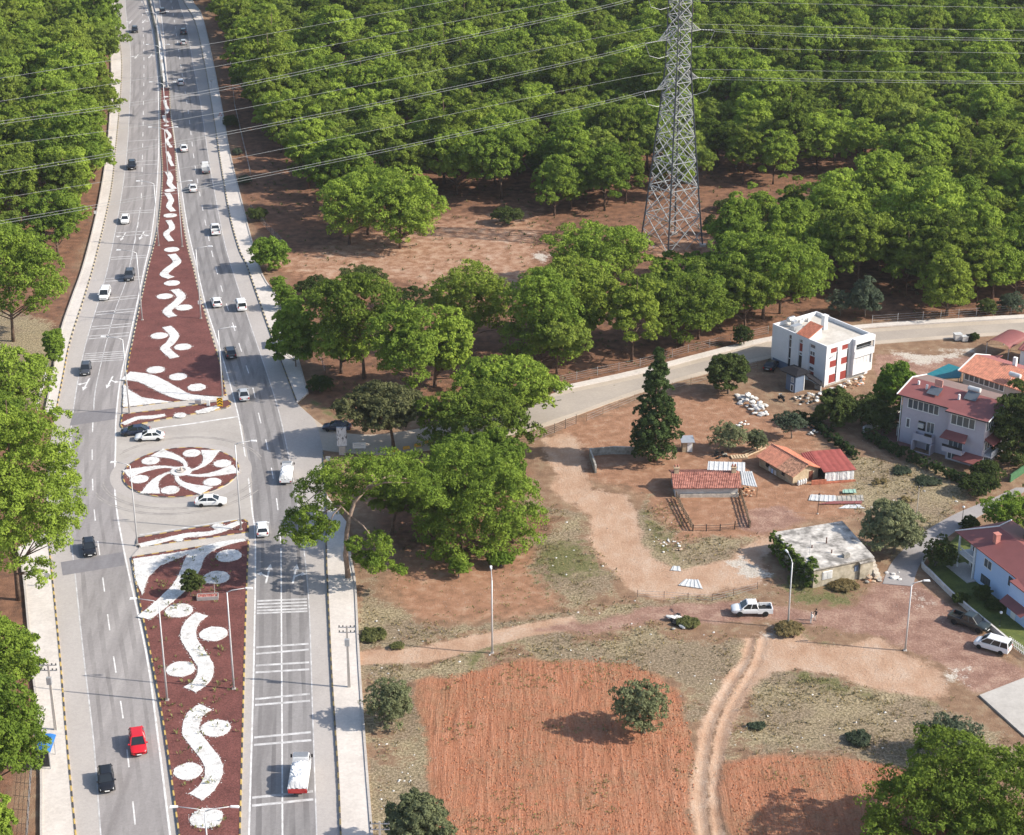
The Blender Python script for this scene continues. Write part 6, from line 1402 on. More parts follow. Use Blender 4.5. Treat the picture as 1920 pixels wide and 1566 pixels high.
# ---- concrete house with flat roof
def concrete_house():
    o = Vector((40.33,213.37,0)); t = thing("house", "derelict flat roofed concrete house with ivy on its left wall", "house", o)
    r = [(40.2,213.45),(48.5,216.8),(46.05,226.9),(36.3,223.6)]; r = [(x-o.x,y-o.y) for x,y in r]
    M_ruin = world_noise_mat("stained_beige_wall", [(0.32,(0.25,0.215,0.155)),(0.5,(0.42,0.37,0.28)),(0.7,(0.52,0.47,0.38))], 0.7, second=(1.8,.2), bump=(6,.02)); q = MB(); q.prism(r,-.2,2.8); q.build("wall",M_ruin,t); c = (sum(p[0] for p in r)/4,sum(p[1] for p in r)/4)
    q = MB(); q.prism([(c[0]+(x-c[0])*1.05,c[1]+(y-c[1])*1.05) for x,y in r],2.80,2.99); q.build("roof_slab",M_concr,t)
    ux = Vector((r[1][0]-r[0][0],r[1][1]-r[0][1],0)).normalized(); uy = Vector((-ux.y,ux.x,0)); O = Vector((r[0][0],r[0][1],0))
    def fr(nm,m,x0,x1,z0,z1,d0,d1):
        q = MB(); a = [O+ux*x+uy*y for x,y in ((x0,-d1),(x1,-d1),(x1,-d0),(x0,-d0))]; q.prism([(p.x,p.y) for p in a],z0,z1); return q.build(nm,m,t)
    w = fr("window",M_white,1.35,2.85,1.0,2.2,.0,.08)
    for x in (1.45,2.15): q = fr("shutter",M_tin,x,x+.6,1.08,2.12,.08,.12)
    fr("window",M_slate,6.3,6.9,1.25,2.1,0,.06); fr("porch_block",M_ruin,7.0,9.0,-.2,2.5,-.6,.35); fr("porch_slab",M_concr,6.8,9.15,2.5,2.68,-.6,.5)
    fr("chimney_block",M_conc2,5.2,6.1,2.99,3.5,-1.6,-1.0)
    for i in range(6): fr("step",M_stone,9.1+.0,9.9,-.1,2.3-i*.4,-.9+i*.45-.45,-.9+i*.45)
    for x,y,h in ((5.2,5.6,.9),(2.7,5.2,.4),(4.4,2.9,.5)):
        p = O+ux*x+uy*y; q = MB(); q.tube([(p.x,p.y,2.95),(p.x,p.y,2.99+h)],.09,7); q.build("roof_pipe",mat("rusty_pipe",(0.12,0.06,0.045),.8,.3),t)
    p = O+ux*1.4+uy*3.6; q = MB(); q.tube([(p.x,p.y,2.95),(p.x,p.y,5.2)],.035,6); q.build("mast",M_galv,t)
    rng = np.random.RandomState(8); lb = []
    for f in np.linspace(.02,.98,13):
        a = Vector((r[0][0],r[0][1],0)).lerp(Vector((r[3][0],r[3][1],0)),f); n = Vector((-.95,-.3,0)); s = .5+.35*math.sin(f*3.1)
        for z in (.5,1.3,2.1,2.8):
            if z < 1.8 and rng.rand() < .3: continue
            lb.append((a.x+n.x*s*.6+rng.normal()*.2+.1,a.y+n.y*s*.6+rng.normal()*.2,z,.55+.25*rng.rand(),.5))
    for k in range(5): a = O+ux*(.2+.25*k)+uy*(.4+.5*k); lb.append((a.x,a.y,2.9,.5,.35))
    C,Nn = clumps(rng,lb,26,26,.26,.3,-.7); obj("ivy",quads_mesh("ivy",C,Nn,.14,L_weed if False else leaf_mat("ivy_leaves",(0.07,0.12,0.025),(0.19,0.24,0.05),.35),rng),t)
concrete_house()
# ---- farm buildings
def farm():
    t = thing("barn", "long low barn with old red tiled roof and two chimneys", "barn", (23.7,240.7,0), R_(1.2))
    part(t,"wall",M_lime,(.3,9.6,.1,5.4,-.1,1.62)); part(t,"foundation",M_stone,(1.0,9.7,-.25,.09,-.1,.55))
    tiles(t,"front_tiles",(-.1,-.45,1.62),(10.0,-.45,1.62),(10.0,2.75,2.75),(-.1,2.75,2.75),M_tiler,.26,.06); tiles(t,"rear_tiles",(10.0,5.9,1.62),(-.1,5.9,1.62),(-.1,2.75,2.75),(10.0,2.75,2.75),M_tiler,.26,.06)
    for y in (.3,.95,1.6,2.2):
        z = 1.62+(y+.45)/3.2*1.13; q = MB(); q.bar((-.1,y,z+.04),(10,y,z+.04),.05,.08); q.build("tile_course",M_tiler,t)
    for x in (.7,9.2):
        q = MB(); q.box(x-.35,x+.35,2.4,3.1,2.2,3.5); q.box(x-.42,x+.42,2.33,3.17,3.5,3.58); q.build("chimney",M_mud,t)
        for k in (-.2,.2): q = MB(); q.lathe([(.13,3.58),(.12,3.95),(.08,4.0)],8,(x+k,2.75,0)); q.build("chimney_pot",M_tiler,t)
    # tin sheets beside it
    def sheet_thing(px4, zs, m, label, name="metal_sheet", cat="metal sheet", ribs=8, group=None):
        a = [P(x,y,z) for (x,y),z in zip(px4,zs)]; c = a[0]; t2 = thing(name,label,cat,(c.x,c.y,0),0,group); q = MB(); v = [p-c+Vector((0,0,z)) - Vector((0,0,p.z)) + Vector((0,0,p.z)) - Vector((0,0,z)) for p,z in zip(a,zs)]
        v = [Vector((p.x-c.x,p.y-c.y,p.z)) for p in a]; up = (v[1]-v[0]).cross(v[3]-v[0]).normalized(); up = up if up.z > 0 else -up
        q.add(v+[p-up*.05 for p in v],[(0,1,2,3),(7,6,5,4),(0,4,5,1),(1,5,6,2),(2,6,7,3),(3,7,4,0)]); o = q.build("sheet",m,t2)
        for i in range(ribs): f = (i+.5)/ribs; q = MB(); q.bar(v[0].lerp(v[1],f)+up*.03,v[3].lerp(v[2],f)+up*.03,.10,.06); q.build("rib",m,t2)
        if max(zs) > .5:
            for p in v: 
                if p.z > .5: q = MB(); q.bar((p.x,p.y,0),(p.x,p.y,p.z-.06),.1); q.build("post",M_wood,t2)
        return t2
    sheet_thing([(1326,881),(1397,884),(1397,867),(1328,865)],[2.2,2.2,2.6,2.6],M_tin,"white corrugated lean-to roof behind the barn","lean_to","shed")
    sheet_thing([(1391,909),(1420,913),(1410,884),(1388,884)],[1.7,1.7,2.2,2.2],M_tin,"white tin awning on the barn's right end","lean_to","shed",6)
    sheet_thing([(1516,938),(1567,941),(1567,929),(1520,927)],[.12]*4,M_tin,"white corrugated sheet lying in the yard",ribs=6); sheet_thing([(1568,941),(1620,939),(1618,928),(1566,930)],[.10]*4,M_conc2,"grey corrugated sheet lying beside the white one",ribs=6)
    sheet_thing([(1535,945),(1616,944),(1616,939),(1555,940)],[.18]*4,M_dred,"red metal sheet lying on the yard's edge",ribs=3); sheet_thing([(1580,924),(1606,924),(1604,917),(1580,918)],[.3]*4,mat("green_tin",(0.30,0.45,0.36),.6,.1),"pale green sheet lying near the red annex",ribs=3)
    sheet_thing([(1572,953),(1622,953),(1612,946),(1585,947)],[.08]*4,M_tin,"crumpled white sheet at the edge of the dry grass",ribs=2)
    sheet_thing([(1272,1097),(1318,1104),(1310,1087),(1285,1086)],[.06]*4,M_tin,"white corrugated plastic sheet on the sandy path",ribs=5); sheet_thing([(1257,1069),(1277,1071),(1275,1062),(1262,1061)],[.06]*4,M_tin,"small white plastic sheet on the sandy path",ribs=2)
    # farmhouse
    u = thing("farmhouse", "old farmhouse with orange tiled gable roof partly bare", "house", (41.86,244.58,0), R_(31.8))
    part(u,"wall",M_mud,(.1,5.0,.1,8.0,-.1,1.75)); q = MB(); q.add([(.1,.1,1.75),(5.0,.1,1.75),(2.55,.1,2.8)],[(0,1,2)]); q.add([(.1,8,1.75),(5.0,8,1.75),(2.55,8,2.8)],[(2,1,0)]); q.build("gable",M_mud,u)
    tiles(u,"left_tiles",(-.4,8.3,1.62),(-.4,3.4,1.62),(2.55,3.4,2.92),(2.55,8.3,2.92),M_tilel,.34,.09); tiles(u,"left_tiles",(-.4,3.4,1.6),(-.4,-.4,1.6),(2.55,-.4,2.90),(2.55,3.4,2.90),mat("mossy_tiles",(0.22,0.13,0.09),.95,.5,2.5,col2=(0.42,0.22,0.14)),.34,.09)
    tiles(u,"right_tiles",(5.5,-.4,1.62),(5.5,8.3,1.62),(2.55,8.3,2.92),(2.55,-.4,2.92),M_tileo,.34,.09); q = MB(); q.tube([(2.55,-.4,2.95),(2.55,8.3,2.95)],.13,7); q.build("ridge",M_tilel,u)
    part(u,"door",mat("brown_door",(0.14,0.05,0.03),.7,.1),(3.2,3.9,.03,.09,0,1.5)); part(u,"window",M_glass,(.03,.09,2.0,2.7,.7,1.3)); part(u,"window",M_glass,(.03,.09,5.6,6.4,.6,1.3))
    for k,(x,y,z) in enumerate(((-.35,4.2,.9),(-.35,4.8,1.0),(-.35,3.5,.9))): part(u,"hanging_sack",M_tin if k else M_bluew,(x-.04,x+.04,y,y+.4,z-.55,z+.15))
    for k in range(4): q = MB(); q.lathe([(.05,0),(.2,.1),(.22,.6),(.12,.85),(.04,.9)],9,(.7+.45*k,-.5,0)); q.build("sack",M_tin,u)
    # red annex with tarpaulin walls
    v = thing("shed", "annex with flat red metal roof and white tarpaulin walls", "shed", (46.7,245.6,0), R_(9.6))
    tiles(v,"roof",(-.2,-.2,1.85),(4.9,-.2,1.85),(4.7,6.6,2.15),(-.2,6.6,2.15),M_rust,.9,.03); part(v,"wall",M_trim,(.3,4.4,.6,6.3,0,1.8))
    for k in range(2):
        q = MB(); n = 10; vs = []
        for i in range(n+1): x = .1+k*2.3+2.2*i/n; yy = -.12+.025*math.sin(i*1.9+k); vs += [(x,yy,.25),(x,yy+.04*math.sin(i),1.78)]
        q.add(vs,[(2*i,2*i+2,2*i+3,2*i+1) for i in range(n)]); q.build("tarpaulin",M_tarp,v)
    part(v,"brick_wall",M_tileo,(-2.1,.2,-.55,-.4,0,.75),(.2,4.8,-.5,-.35,0,.3)); tiles(v,"link_roof",(-1.6,1.5,1.7),(-.25,1.5,1.95),(-.25,6.6,2.1),(-1.6,6.6,1.9),M_rust,.3,.04)
    # hut
    p = P(1289,848); h = thing("hut", "small hut with grey tin roof and white door", "hut", (p.x,p.y,0), R_(4)); part(h,"wall",M_mud,(-.8,.8,0,1.5,0,1.75)); part(h,"door",M_white,(-.05,.7,-.05,-.005,.05,1.6))
    q = MB(); q.add([(-1.05,-.3,1.78),(1.05,-.3,1.78),(1.05,1.8,2.05),(-1.05,1.8,2.05),(-1.05,-.3,1.72),(1.05,-.3,1.72),(1.05,1.8,1.99),(-1.05,1.8,1.99)],[(0,1,2,3),(7,6,5,4),(0,4,5,1),(1,5,6,2),(2,6,7,3),(3,7,4,0)]); q.build("roof",M_galv,h)
farm()
# ---- light blue house
def blue_house():
    t = thing("villa", "light blue two storey villa with dark red hipped roof", "house", (62.17,215.62,0), R_(-69.3)); W = M_bluew; z = 5.3
    part(t,"wall",W,(0,9.3,0,8,-.1,z)); part(t,"wall",W,(9.3,14,-1.2,8,-.1,z-.4)); part(t,"wall",M_wall,(-3.6,-.001,1.6,8,-.1,z))
    q = MB(); E = [(-4.6,-.4,z),(9.6,-.4,z),(9.6,-1.5,z-.1),(14.5,-1.5,z-.1),(14.5,8.6,z),(-4.6,8.6,z)]; r1, r2 = (-1.2,4.0,z+1.55), (11.0,4.0,z+1.55)
    q.add(E+[r1,r2],[(0,1,7,6),(1,2,3,7),(3,4,7),(4,5,6,7),(5,0,6)]); q.build("roof",M_dred,t); q = MB(); q.add([(x,y,zz-.14) for x,y,zz in E],[(5,4,3,2,1,0)])
    for a,b in zip(E,E[1:]+E[:1]): q.bar((a[0],a[1],a[2]-.06),(b[0],b[1],b[2]-.06),.1,.15)
    q.build("eaves",M_dred,t); q = MB(); q.bar((-4.65,-.4,z+.02),(-1.2,4.0,z+1.6),.14,.12); q.bar((-4.65,8.6,z+.02),(-1.2,4.0,z+1.6),.14,.12); q.build("fascia",M_white,t)
    q = MB(); q.box(1.0,1.7,1.6,2.3,z+.6,z+2.0); q.box(.93,1.77,1.53,2.37,z+2.0,z+2.12); q.build("chimney",mat("salmon_brick",(0.5,0.2,0.16),.8,.15),t)
    window(t,1.9,3.6,3.2,4.5,'x',0,-1,2); window(t,1.6,3.6,.7,1.9,'x',0,-1,3,M_dark); window(t,7.4,8.6,3.2,4.5,'x',0,-1,2,M_trim); window(t,7.3,8.8,.6,1.7,'x',0,-1,2)
    part(t,"balcony",M_white,(-3.8,0,-.3,1.6,2.45,2.6)); part(t,"railing",M_white,*[(-3.75+.3*i,-3.70+.3*i,-.28,-.24,2.6,3.4) for i in range(13)],(-3.8,0,-.3,-.22,3.4,3.47),kind='stuff')
    for x in (-3.7,-.12): q = MB(); q.box(x-.1,x+.1,-.28,-.08,0,z-.1); q.build("column",M_white,t)
    window(t,-3.0,-1.2,.1,2.2,'x',1.6,-1,2,M_white,M_glass,name="door"); window(t,-3.0,-1.2,2.7,4.4,'x',1.6,-1,2,M_white,M_glass,name="balcony_door"); part(t,"porch",M_concrete,(-4.4,.6,-1.4,1.6,-.1,.25))
    q = MB(); q.add([(9.3,-2.6,2.3),(14,-2.6,2.3),(14,-1.2,2.9),(9.0,-1.2,2.9)],[(0,1,2,3)]); q.build("porch_roof",M_dred,t); part(t,"door",M_white,(10.2,11.2,-1.26,-1.21,0,2.0)); part(t,"path",M_concrete,(.5,14,-2.2,-.001,-.1,.08))
    # garden: lawn and low wall
    g = G([(1745,1055),(1800,1000),(1830,1000),(1960,1090),(1960,1240),(1925,1232),(1850,1172),(1790,1122),(1735,1068)]); slab("lawn",g,.12,world_noise_mat("lawn_grass",[(0.3,(0.06,0.085,0.02)),(0.7,(0.14,0.16,0.04))],.5,second=(6,.25),bump=(12,.04)),kind='structure')
    w = catmull(G([(1741,1040),(1729,1062),(1745,1080),(1790,1124),(1850,1174),(1890,1207)]),5); mb = MB(); mb.prism([(p.x,p.y) for p in stroke_poly(w,.28)],-.2,.75); mb.build("garden_wall",M_lime,label="low pale garden wall curving round the blue villa's lawn",cat="wall")
    a, b = P(1892,1209), P(1935,1240); gt = thing("gate","white picket gate at the end of the garden wall","gate",(a.x,a.y,0)); d = b-a
    for i in range(14): q = MB(); c = d*i/13; q.bar((c.x,c.y,0),(c.x,c.y,1.2),.09); q.build("picket",M_white,gt)
    for zz in (.35,.95): q = MB(); q.bar((0,0,zz),(d.x,d.y,zz),.06); q.build("rail",M_white,gt)
blue_house()
# ------------------------------------------------------------------ walls, fences, heaps and small things
def fence(pxs, h, step, label, name="wire_fence", pm=M_galv, wires=4, r=.045, z0=0.0):
    pts = resample(G(pxs), step); c = pts[0]; t = thing(name, label, "fence", (c.x,c.y,z0))
    for p in pts: q = MB(); d = p-c; q.tube([(d.x,d.y,-.2),(d.x,d.y,h)], r, 6); q.build("post", pm, t)
    for k in range(wires):
        z = h*(k+.6)/wires; q = MB()
        for a, b in zip(pts[:-1], pts[1:]): q.bar(a-c+Vector((0,0,z)), b-c+Vector((0,0,z)), .022)
        q.build("wire", M_galv, t)
    return t
fence([(1042,722),(1120,704),(1200,688),(1290,662),(1370,642),(1440,626)],1.6,3.2,"wire fence along the forest side of the side road")
fence([(1635,608),(1730,601),(1830,594),(1960,584)],1.8,3.4,"wire mesh fence beside the side road at the right")
fence([(1000,828),(1040,812),(1080,795)],1.7,2.2,"open wire gate fence at the yard entrance",pm=M_dark,wires=5)
fence([(1100,790),(1190,752),(1260,730),(1330,712),(1420,690)],1.3,3.6,"wire fence along the yard side of the side road",pm=M_wood,wires=3)
fence([(1195,1120),(1245,1122),(1335,1128),(1375,1118),(1420,1105)],1.1,3.0,"thin wire fence beside the dirt road",pm=M_dark,wires=3,r=.03)
fence([(555,560),(580,620),(610,700)],1.5,3.0,"leaning wire fence behind the right sidewalk trees",pm=M_dark,wires=3)
fence([(470,395),(500,430),(540,470)],1.5,2.6,"dark fence by the right sidewalk above the bright young tree",pm=M_dark,wires=4)
fence([(430,100),(440,200),(470,330)],1.5,4.0,"wire fence between the right sidewalk and the forest",pm=M_galv,wires=3)
fence([(92,690),(80,735),(70,770)],1.5,1.6,"white posted fence beside the left sidewalk",pm=M_white,wires=3,r=.07)
fence([(66,1390),(58,1470),(50,1600)],1.4,2.2,"dark fence behind the left bus shelter",pm=M_dark,wires=4)
# pen in front of the barn: rails, posts and stone kerb
pn = thing("animal_pen","animal pen with rough plank fence in front of the barn","pen",tuple(P(1268,938)))
c0 = P(1268,938)
for seg, m in ((((1268,936),(1282,965),(1299,996)),M_wood),(((1299,996),(1350,996),(1404,990)),M_dark),(((1386,922),(1396,955),(1406,990)),M_wood)):
    pts = resample(G(seg), 1.15 if m is M_wood else 1.9)
    for p in pts: d = p-c0; q = MB(); q.bar((d.x,d.y,-.1),(d.x+random.uniform(-.08,.08),d.y,1.15+random.uniform(-.15,.2)),.13); q.build("post",m,pn)
    for z in ((.3,.65,1.0) if m is M_wood else (.5,.9)):
        for a,b in zip(pts[:-1],pts[1:]): q = MB(); q.bar(a-c0+Vector((0,0,z+random.uniform(-.05,.05))),b-c0+Vector((0,0,z+random.uniform(-.05,.05))),.05,.18 if m is M_wood else .04); q.build("rail",m,pn)
# concrete wall corner under the conifer
w = G([(1117,887),(1106,855),(1150,851),(1195,852)]); mb = MB(); mb.prism([(p.x,p.y) for p in stroke_poly(resample(w,1.0),.28)],-.2,1.25); mb.build("yard_wall",M_conc2,label="weathered concrete wall corner left of the dark conifer",cat="wall")
w = catmull(G([(1618,812),(1660,792),(1700,775)]),4); mb = MB(); mb.prism([(p.x,p.y) for p in stroke_poly(w,.25)],-.2,1.1); mb.build("boundary_wall",M_white,label="white boundary wall left of the lilac villa's terrace",cat="wall")
w = catmull(G([(1893,905),(1915,890),(1950,868)]),4); mb = MB(); mb.prism([(p.x,p.y) for p in stroke_poly(w,.2)],-.2,1.3); mb.build("boundary_wall",mat("green_panel",(0.05,0.13,0.06),.8,.15),label="green boundary panel at the right edge below the villa",cat="wall")
# stones
def rock_mesh(seed, m):
    rng = random.Random(seed); bm = bmesh.new(); bmesh.ops.create_icosphere(bm, subdivisions=1, radius=1.0)
    for v in bm.verts: v.co *= rng.uniform(.65,1.15); v.co.z *= .65
    me = bpy.data.meshes.new("stone"); bm.to_mesh(me); bm.free(); me.materials.append(m); return me
M_rw = mat("white_stone",(0.62,0.60,0.56),.9,.15,2.0); M_rb = mat("tan_stone",(0.42,0.32,0.23),.9,.25,2.0); M_ro = mat("orange_rubble",(0.5,0.25,0.14),.9,.3,2.0)
RK3 = [rock_mesh(1,M_rw),rock_mesh(2,M_rb),rock_mesh(3,M_ro),rock_mesh(4,M_conc2),rock_mesh(5,M_rw),rock_mesh(6,M_trim)]
def heap(polypx, n, s, label, kinds=(0,1,4), h=.8, cat="rubble", name="rubble_heap", seed=1, piece="stone"):
    rng = random.Random(seed); pw = G(polypx); c = sum(pw,Vector())/len(pw); t = thing(name,label,cat,(c.x,c.y,0))
    xs = [p.x for p in pw]; ys = [p.y for p in pw]; k = 0; tries = 0
    while k < n and tries < 4000:
        tries += 1; x, y = rng.uniform(min(xs),max(xs)), rng.uniform(min(ys),max(ys))
        if not inside(pw,x,y): continue
        e = -sdist(pw,np.array([x]),np.array([y]))[0]; z = rng.uniform(0,min(h,e*.9)); r = rng.uniform(*s)
        o = obj(piece,RK3[rng.choice(kinds)],t,(x-c.x,y-c.y,z+r*.3),rng.uniform(0,6)); o.scale = (r*rng.uniform(.8,1.5),r,r*rng.uniform(.6,1.1)); k += 1
    return t
heap([(1380,742),(1412,745),(1445,768),(1440,782),(1405,778),(1388,760)],46,(.28,.6),"heap of white rubble sacks left of the motorbike",(0,4,0,3),1.0,seed=2)
heap([(1532,738),(1580,722),(1618,706),(1625,718),(1590,736),(1545,748)],60,(.2,.5),"orange and white rubble along the white building's sunny side",(0,1,2,2,4),.9,seed=3)
heap([(1482,748),(1525,738),(1540,752),(1500,762)],36,(.2,.45),"rubble and debris before the slate blue entrance",(0,1,3,5,4),.6,seed=4)
heap([(1500,798),(1532,800),(1545,820),(1520,818)],16,(.2,.4),"scrap pile beside the overgrown hedge",(2,3,5,0),.5,seed=5)
heap([(1375,800),(1395,788),(1405,796),(1385,806)],9,(.15,.35),"scattered white debris in the red yard",(0,4),.2,seed=6)
heap([(1340,850),(1365,846),(1362,860),(1340,862)],10,(.25,.45),"dark scrap pile left of the pallets",(3,5,5),.4,seed=7)
heap([(1385,915),(1412,915),(1418,930),(1390,932)],26,(.15,.32),"pile of orange bricks at the barn's right end",(2,2,1),.6,seed=8)
heap([(1248,1158),(1280,1155),(1285,1180),(1255,1182)],12,(.3,.6),"pile of tyres and boulders beside the dirt road",(5,3,0),.6,seed=9)
heap([(1660,1074),(1685,1074),(1690,1088),(1668,1090)],8,(.2,.5),"white slabs beside the concrete house steps",(0,4),.1,seed=10)
heap([(1610,1080),(1640,1072),(1650,1090),(1620,1095)],14,(.2,.45),"stone pile at the concrete house corner",(1,3,2),.4,seed=11)
heap([(1225,1015),(1270,1005),(1290,1030),(1240,1040)],20,(.1,.28),"pale stones scattered in the weeds below the pen",(0,1),.05,seed=12)
# pallets and planks
p = P(1386,858); t = thing("pallet","wooden pallet lying behind the farmhouse","pallet",(p.x,p.y,.05),R_(8)); M_newwood = mat("pale_wood",(0.55,0.42,0.28),.85,.15,2.0)
for i in range(6): q = MB(); q.box(-1.3+.45*i,-1.0+.45*i,-.6,.6,.12,.18); q.build("slat",M_newwood,t)
for y in (-.5,0,.5): q = MB(); q.box(-1.3,1.25,y-.06,y+.06,0,.118); q.build("bearer",M_newwood,t)
for k,(a,b) in enumerate((((1395,855),(1432,838)),((1398,858),(1436,841)),((1392,850),(1428,836)))):
    A, B = P(*a), P(*b); q = MB(); q.bar((0,0,.12),(B.x-A.x,B.y-A.y,.12),.16); q.build("plank",M_newwood,label="long pale plank lying right of the pallet",cat="plank",group="planks by the pallet",loc=(A.x,A.y,.02))
for k,(x,y,s,lb) in enumerate(((1795,638,1.0,"white bin by the side road, left one"),(1808,640,.8,"pale bin by the side road, middle one"),(1818,639,.85,"dark bin by the side road, right one"))):
    p = P(x,y); t = thing("waste_bin",lb,"bin",(p.x,p.y,0),R_(10)); m = (M_tin,M_tin,M_trim)[k]; q = MB(); q.box(-.6*s,.6*s,-.5*s,.5*s,.12,1.2*s,top=(-.68*s,.68*s,-.56*s,.56*s)); q.build("container",m,t); q = MB(); q.box(-.72*s,.72*s,-.6*s,.6*s,1.2*s,1.3*s); q.build("lid",m,t)
    for dx in (-.45,.45): q = MB(); q.lathe([(.1,-.05),(.1,.05)],8,(dx*s,-.4*s,.1),axis='y'); q.build("castor",M_trim,t)
bush((1826,640),(1818,1836,624,640),5,.7,"little dark bush beside the bins",140,L_shrub,(.3,.5))
# ---- two people on the dirt road
def person(px, py, label, rot, top, legs, hair, arm=0.0, seed=0):
    p = P(px, py); H = 1.74
    verts = []; edges = []; rad = []
    def V(x,y,z,r): verts.append((x,y,z)); rad.append(r); return len(verts)-1
    pel = V(0,0,.95,.145); wai = V(0,0,1.10,.13); ch = V(0,.0,1.32,.155); nk = V(0,0,1.49,.058); hd0 = V(0,.01,1.57,.085); hd1 = V(0,.015,1.66,.098); hd2 = V(0,.0,1.73,.07); nose = V(0,.1,1.63,.02)
    for a,b in ((pel,wai),(wai,ch),(ch,nk),(nk,hd0),(hd0,hd1),(hd1,hd2),(hd1,nose)): edges.append((a,b))
    for s in (1,-1):
        hip = V(s*.10,0,.88,.095); kn = V(s*.11,.03*s,.48,.062); an = V(s*.115,.04*s-.02,.09,.045); to = V(s*.13,.04*s+.15,.04,.04)
        edges += [(pel,hip),(hip,kn),(kn,an),(an,to)]
        sh = V(s*.19,0,1.41,.062); el = V(s*.26,.02+arm*.12,1.14,.045); wr = V(s*.24,.12+arm*.18,.90+arm*.2,.03); pa = V(s*.235,.15+arm*.2,.83+arm*.2,.034)
        edges += [(ch,sh),(sh,el),(el,wr),(wr,pa)]
        for k,(dx,dl) in enumerate(((-.032,.075),(-.011,.09),(.011,.085),(.03,.065))):
            f1 = V(s*.235+dx*.4*s,.165+arm*.2+dx,.79+arm*.2,.010); f2 = V(s*.232+dx*.4*s,.175+arm*.2+dx,.79+arm*.2-dl,.008); edges += [(pa,f1),(f1,f2)]
        th = V(s*.20,.19+arm*.2,.82+arm*.2,.011); th2 = V(s*.19,.205+arm*.2,.785+arm*.2,.009); edges += [(pa,th),(th,th2)]
    me = bpy.data.meshes.new("body"); me.from_pydata(verts,edges,[]); o = bpy.data.objects.new("body",me); COL.objects.link(o)
    sk = o.modifiers.new("skin",'SKIN')
    for i,d in enumerate(me.skin_vertices[0].data): d.radius = (rad[i],rad[i]*(.72 if i in (0,1,2) else 1)); d.use_root = (i == 0)
    ss = o.modifiers.new("sub",'SUBSURF'); ss.levels = ss.render_levels = 1
    dg = bpy.context.evaluated_depsgraph_get(); m2 = bpy.data.meshes.new_from_object(o.evaluated_get(dg)); bpy.data.objects.remove(o)
    for m in (mat("skin",(0.5,0.31,0.22),.6,.05),top,legs,M_trim): m2.materials.append(m)
    for f in m2.polygons:
        c = f.center; f.use_smooth = True
        f.material_index = 3 if c.z < .1 else (0 if c.z > 1.47 or (abs(c.x) > .15 and c.z < .93) else (1 if c.z > .93 else 2))
    t = thing("person",label,"person",(p.x,p.y,.0),rot,"two people on the dirt road"); obj("body",m2,t)
    q = MB(); q.lathe([(.06,1.79),(.10,1.765),(.115,1.70),(.108,1.62),(.09,1.585)][::-1],10,(0,-.018,0)); q.build("hair",hair,t,smooth=True)
    for s in (1,-1): q = MB(); q.lathe([(.004,-.006),(.013,0),(.004,.006)],6,(s*.035,.098,1.665)); q.build("eye",M_trim,t)
person(1521,1170,"person in white clothes standing on the dirt road",R_(-60),mat("white_cloth",(0.75,0.74,0.72),.9,.05),mat("white_cloth2",(0.7,0.69,0.66),.9,.05),mat("grey_hair",(0.25,0.22,0.2),.9,.1),.4)
person(1529,1164,"person in black top and pale trousers beside the one in white",R_(120),mat("black_cloth",(0.015,0.015,0.017),.9,.05),mat("pale_trousers",(0.6,0.57,0.52),.9,.05),mat("dark_hair",(0.03,0.02,0.015),.8,.1),.8)
# ---- ground cover
def tufts(name, pts, hs, m, seed, label, blades=5, spread=.16, w=.03):
    rng = np.random.RandomState(seed); n = len(pts); k = blades
    base = np.repeat(pts,k,0); h = np.repeat(hs,k)
    a = rng.rand(n*k)*6.283; d = np.stack([np.cos(a),np.sin(a)],1); off = rng.rand(n*k)*np.repeat(hs,k)*.6
    root = base.copy(); root[:,:2] += d*(off*.5+rng.rand(n*k)*spread)[:,None]; L = h*(.6+.7*rng.rand(n*k))
    tip = root.copy(); tip[:,:2] += d*(L*.55)[:,None]; tip[:,2] += L*.85
    wv = np.stack([-d[:,1],d[:,0],np.zeros(n*k)],1)*(w+L*.12)[:,None]; mid = (root+tip)/2; mid[:,2] += L*.12
    V = np.stack([root,mid+wv,tip,mid-wv],1).reshape(-1,3); N_ = n*k
    me = bpy.data.meshes.new(name); me.vertices.add(4*N_); me.loops.add(4*N_); me.polygons.add(N_)
    me.vertices.foreach_set('co',V.astype(np.float32).ravel()); me.loops.foreach_set('vertex_index',np.arange(4*N_,dtype=np.int32)); me.polygons.foreach_set('loop_start',(np.arange(N_)*4).astype(np.int32)); me.update(calc_edges=True)
    me.materials.append(m); o = obj(name,me,kind='stuff',label=label,cat="ground cover"); return o
rs = np.random.RandomState(21)
def sample(n, x0, x1, y0, y1): return rs.uniform(x0,x1,n), rs.uniform(y0,y1,n)
def keep(x, y, polys, soft, dens):
    w = weight(polys,soft,x,y); nz = np_noise(x,y,.25,9,3); return rs.rand(len(x)) < w*dens*np.clip((nz-.35)*4,0.05,1)
hwy = [p for p in LKw]+[p for p in RKw[::-1]]
def off_ways(x, y):
    ok = sdist([(p.x,p.y) for p in hwy],x,y) > 4.5
    for pl in (Z_track[0],Z_track[1],Z_track[2],Z_track[3],Z_purple[0]): ok &= sdist(pl,x,y) > .15
    ok &= sdist([(p.x,p.y) for p in ln]+[(p.x,p.y) for p in rn[::-1]],x,y) > .2
    return ok
x, y = sample(85000,-22,75,155,300)
k1 = keep(x,y,Z_grass,1.5,.55)&off_ways(x,y); P1 = np.stack([x[k1],y[k1],np.full(k1.sum(),.0)],1)
half = rs.rand(len(P1)) < .72
tufts("dry_grass",P1[half],rs.uniform(.10,.30,half.sum()),L_dry,1,"dry yellow grass tufts covering the waste ground")
tufts("weeds",P1[~half],rs.uniform(.12,.34,(~half).sum()),leaf_mat("grey_weed",(0.14,0.13,0.075),(0.28,0.25,0.15),.3,.5),2,"grey green weeds growing among the dry grass")
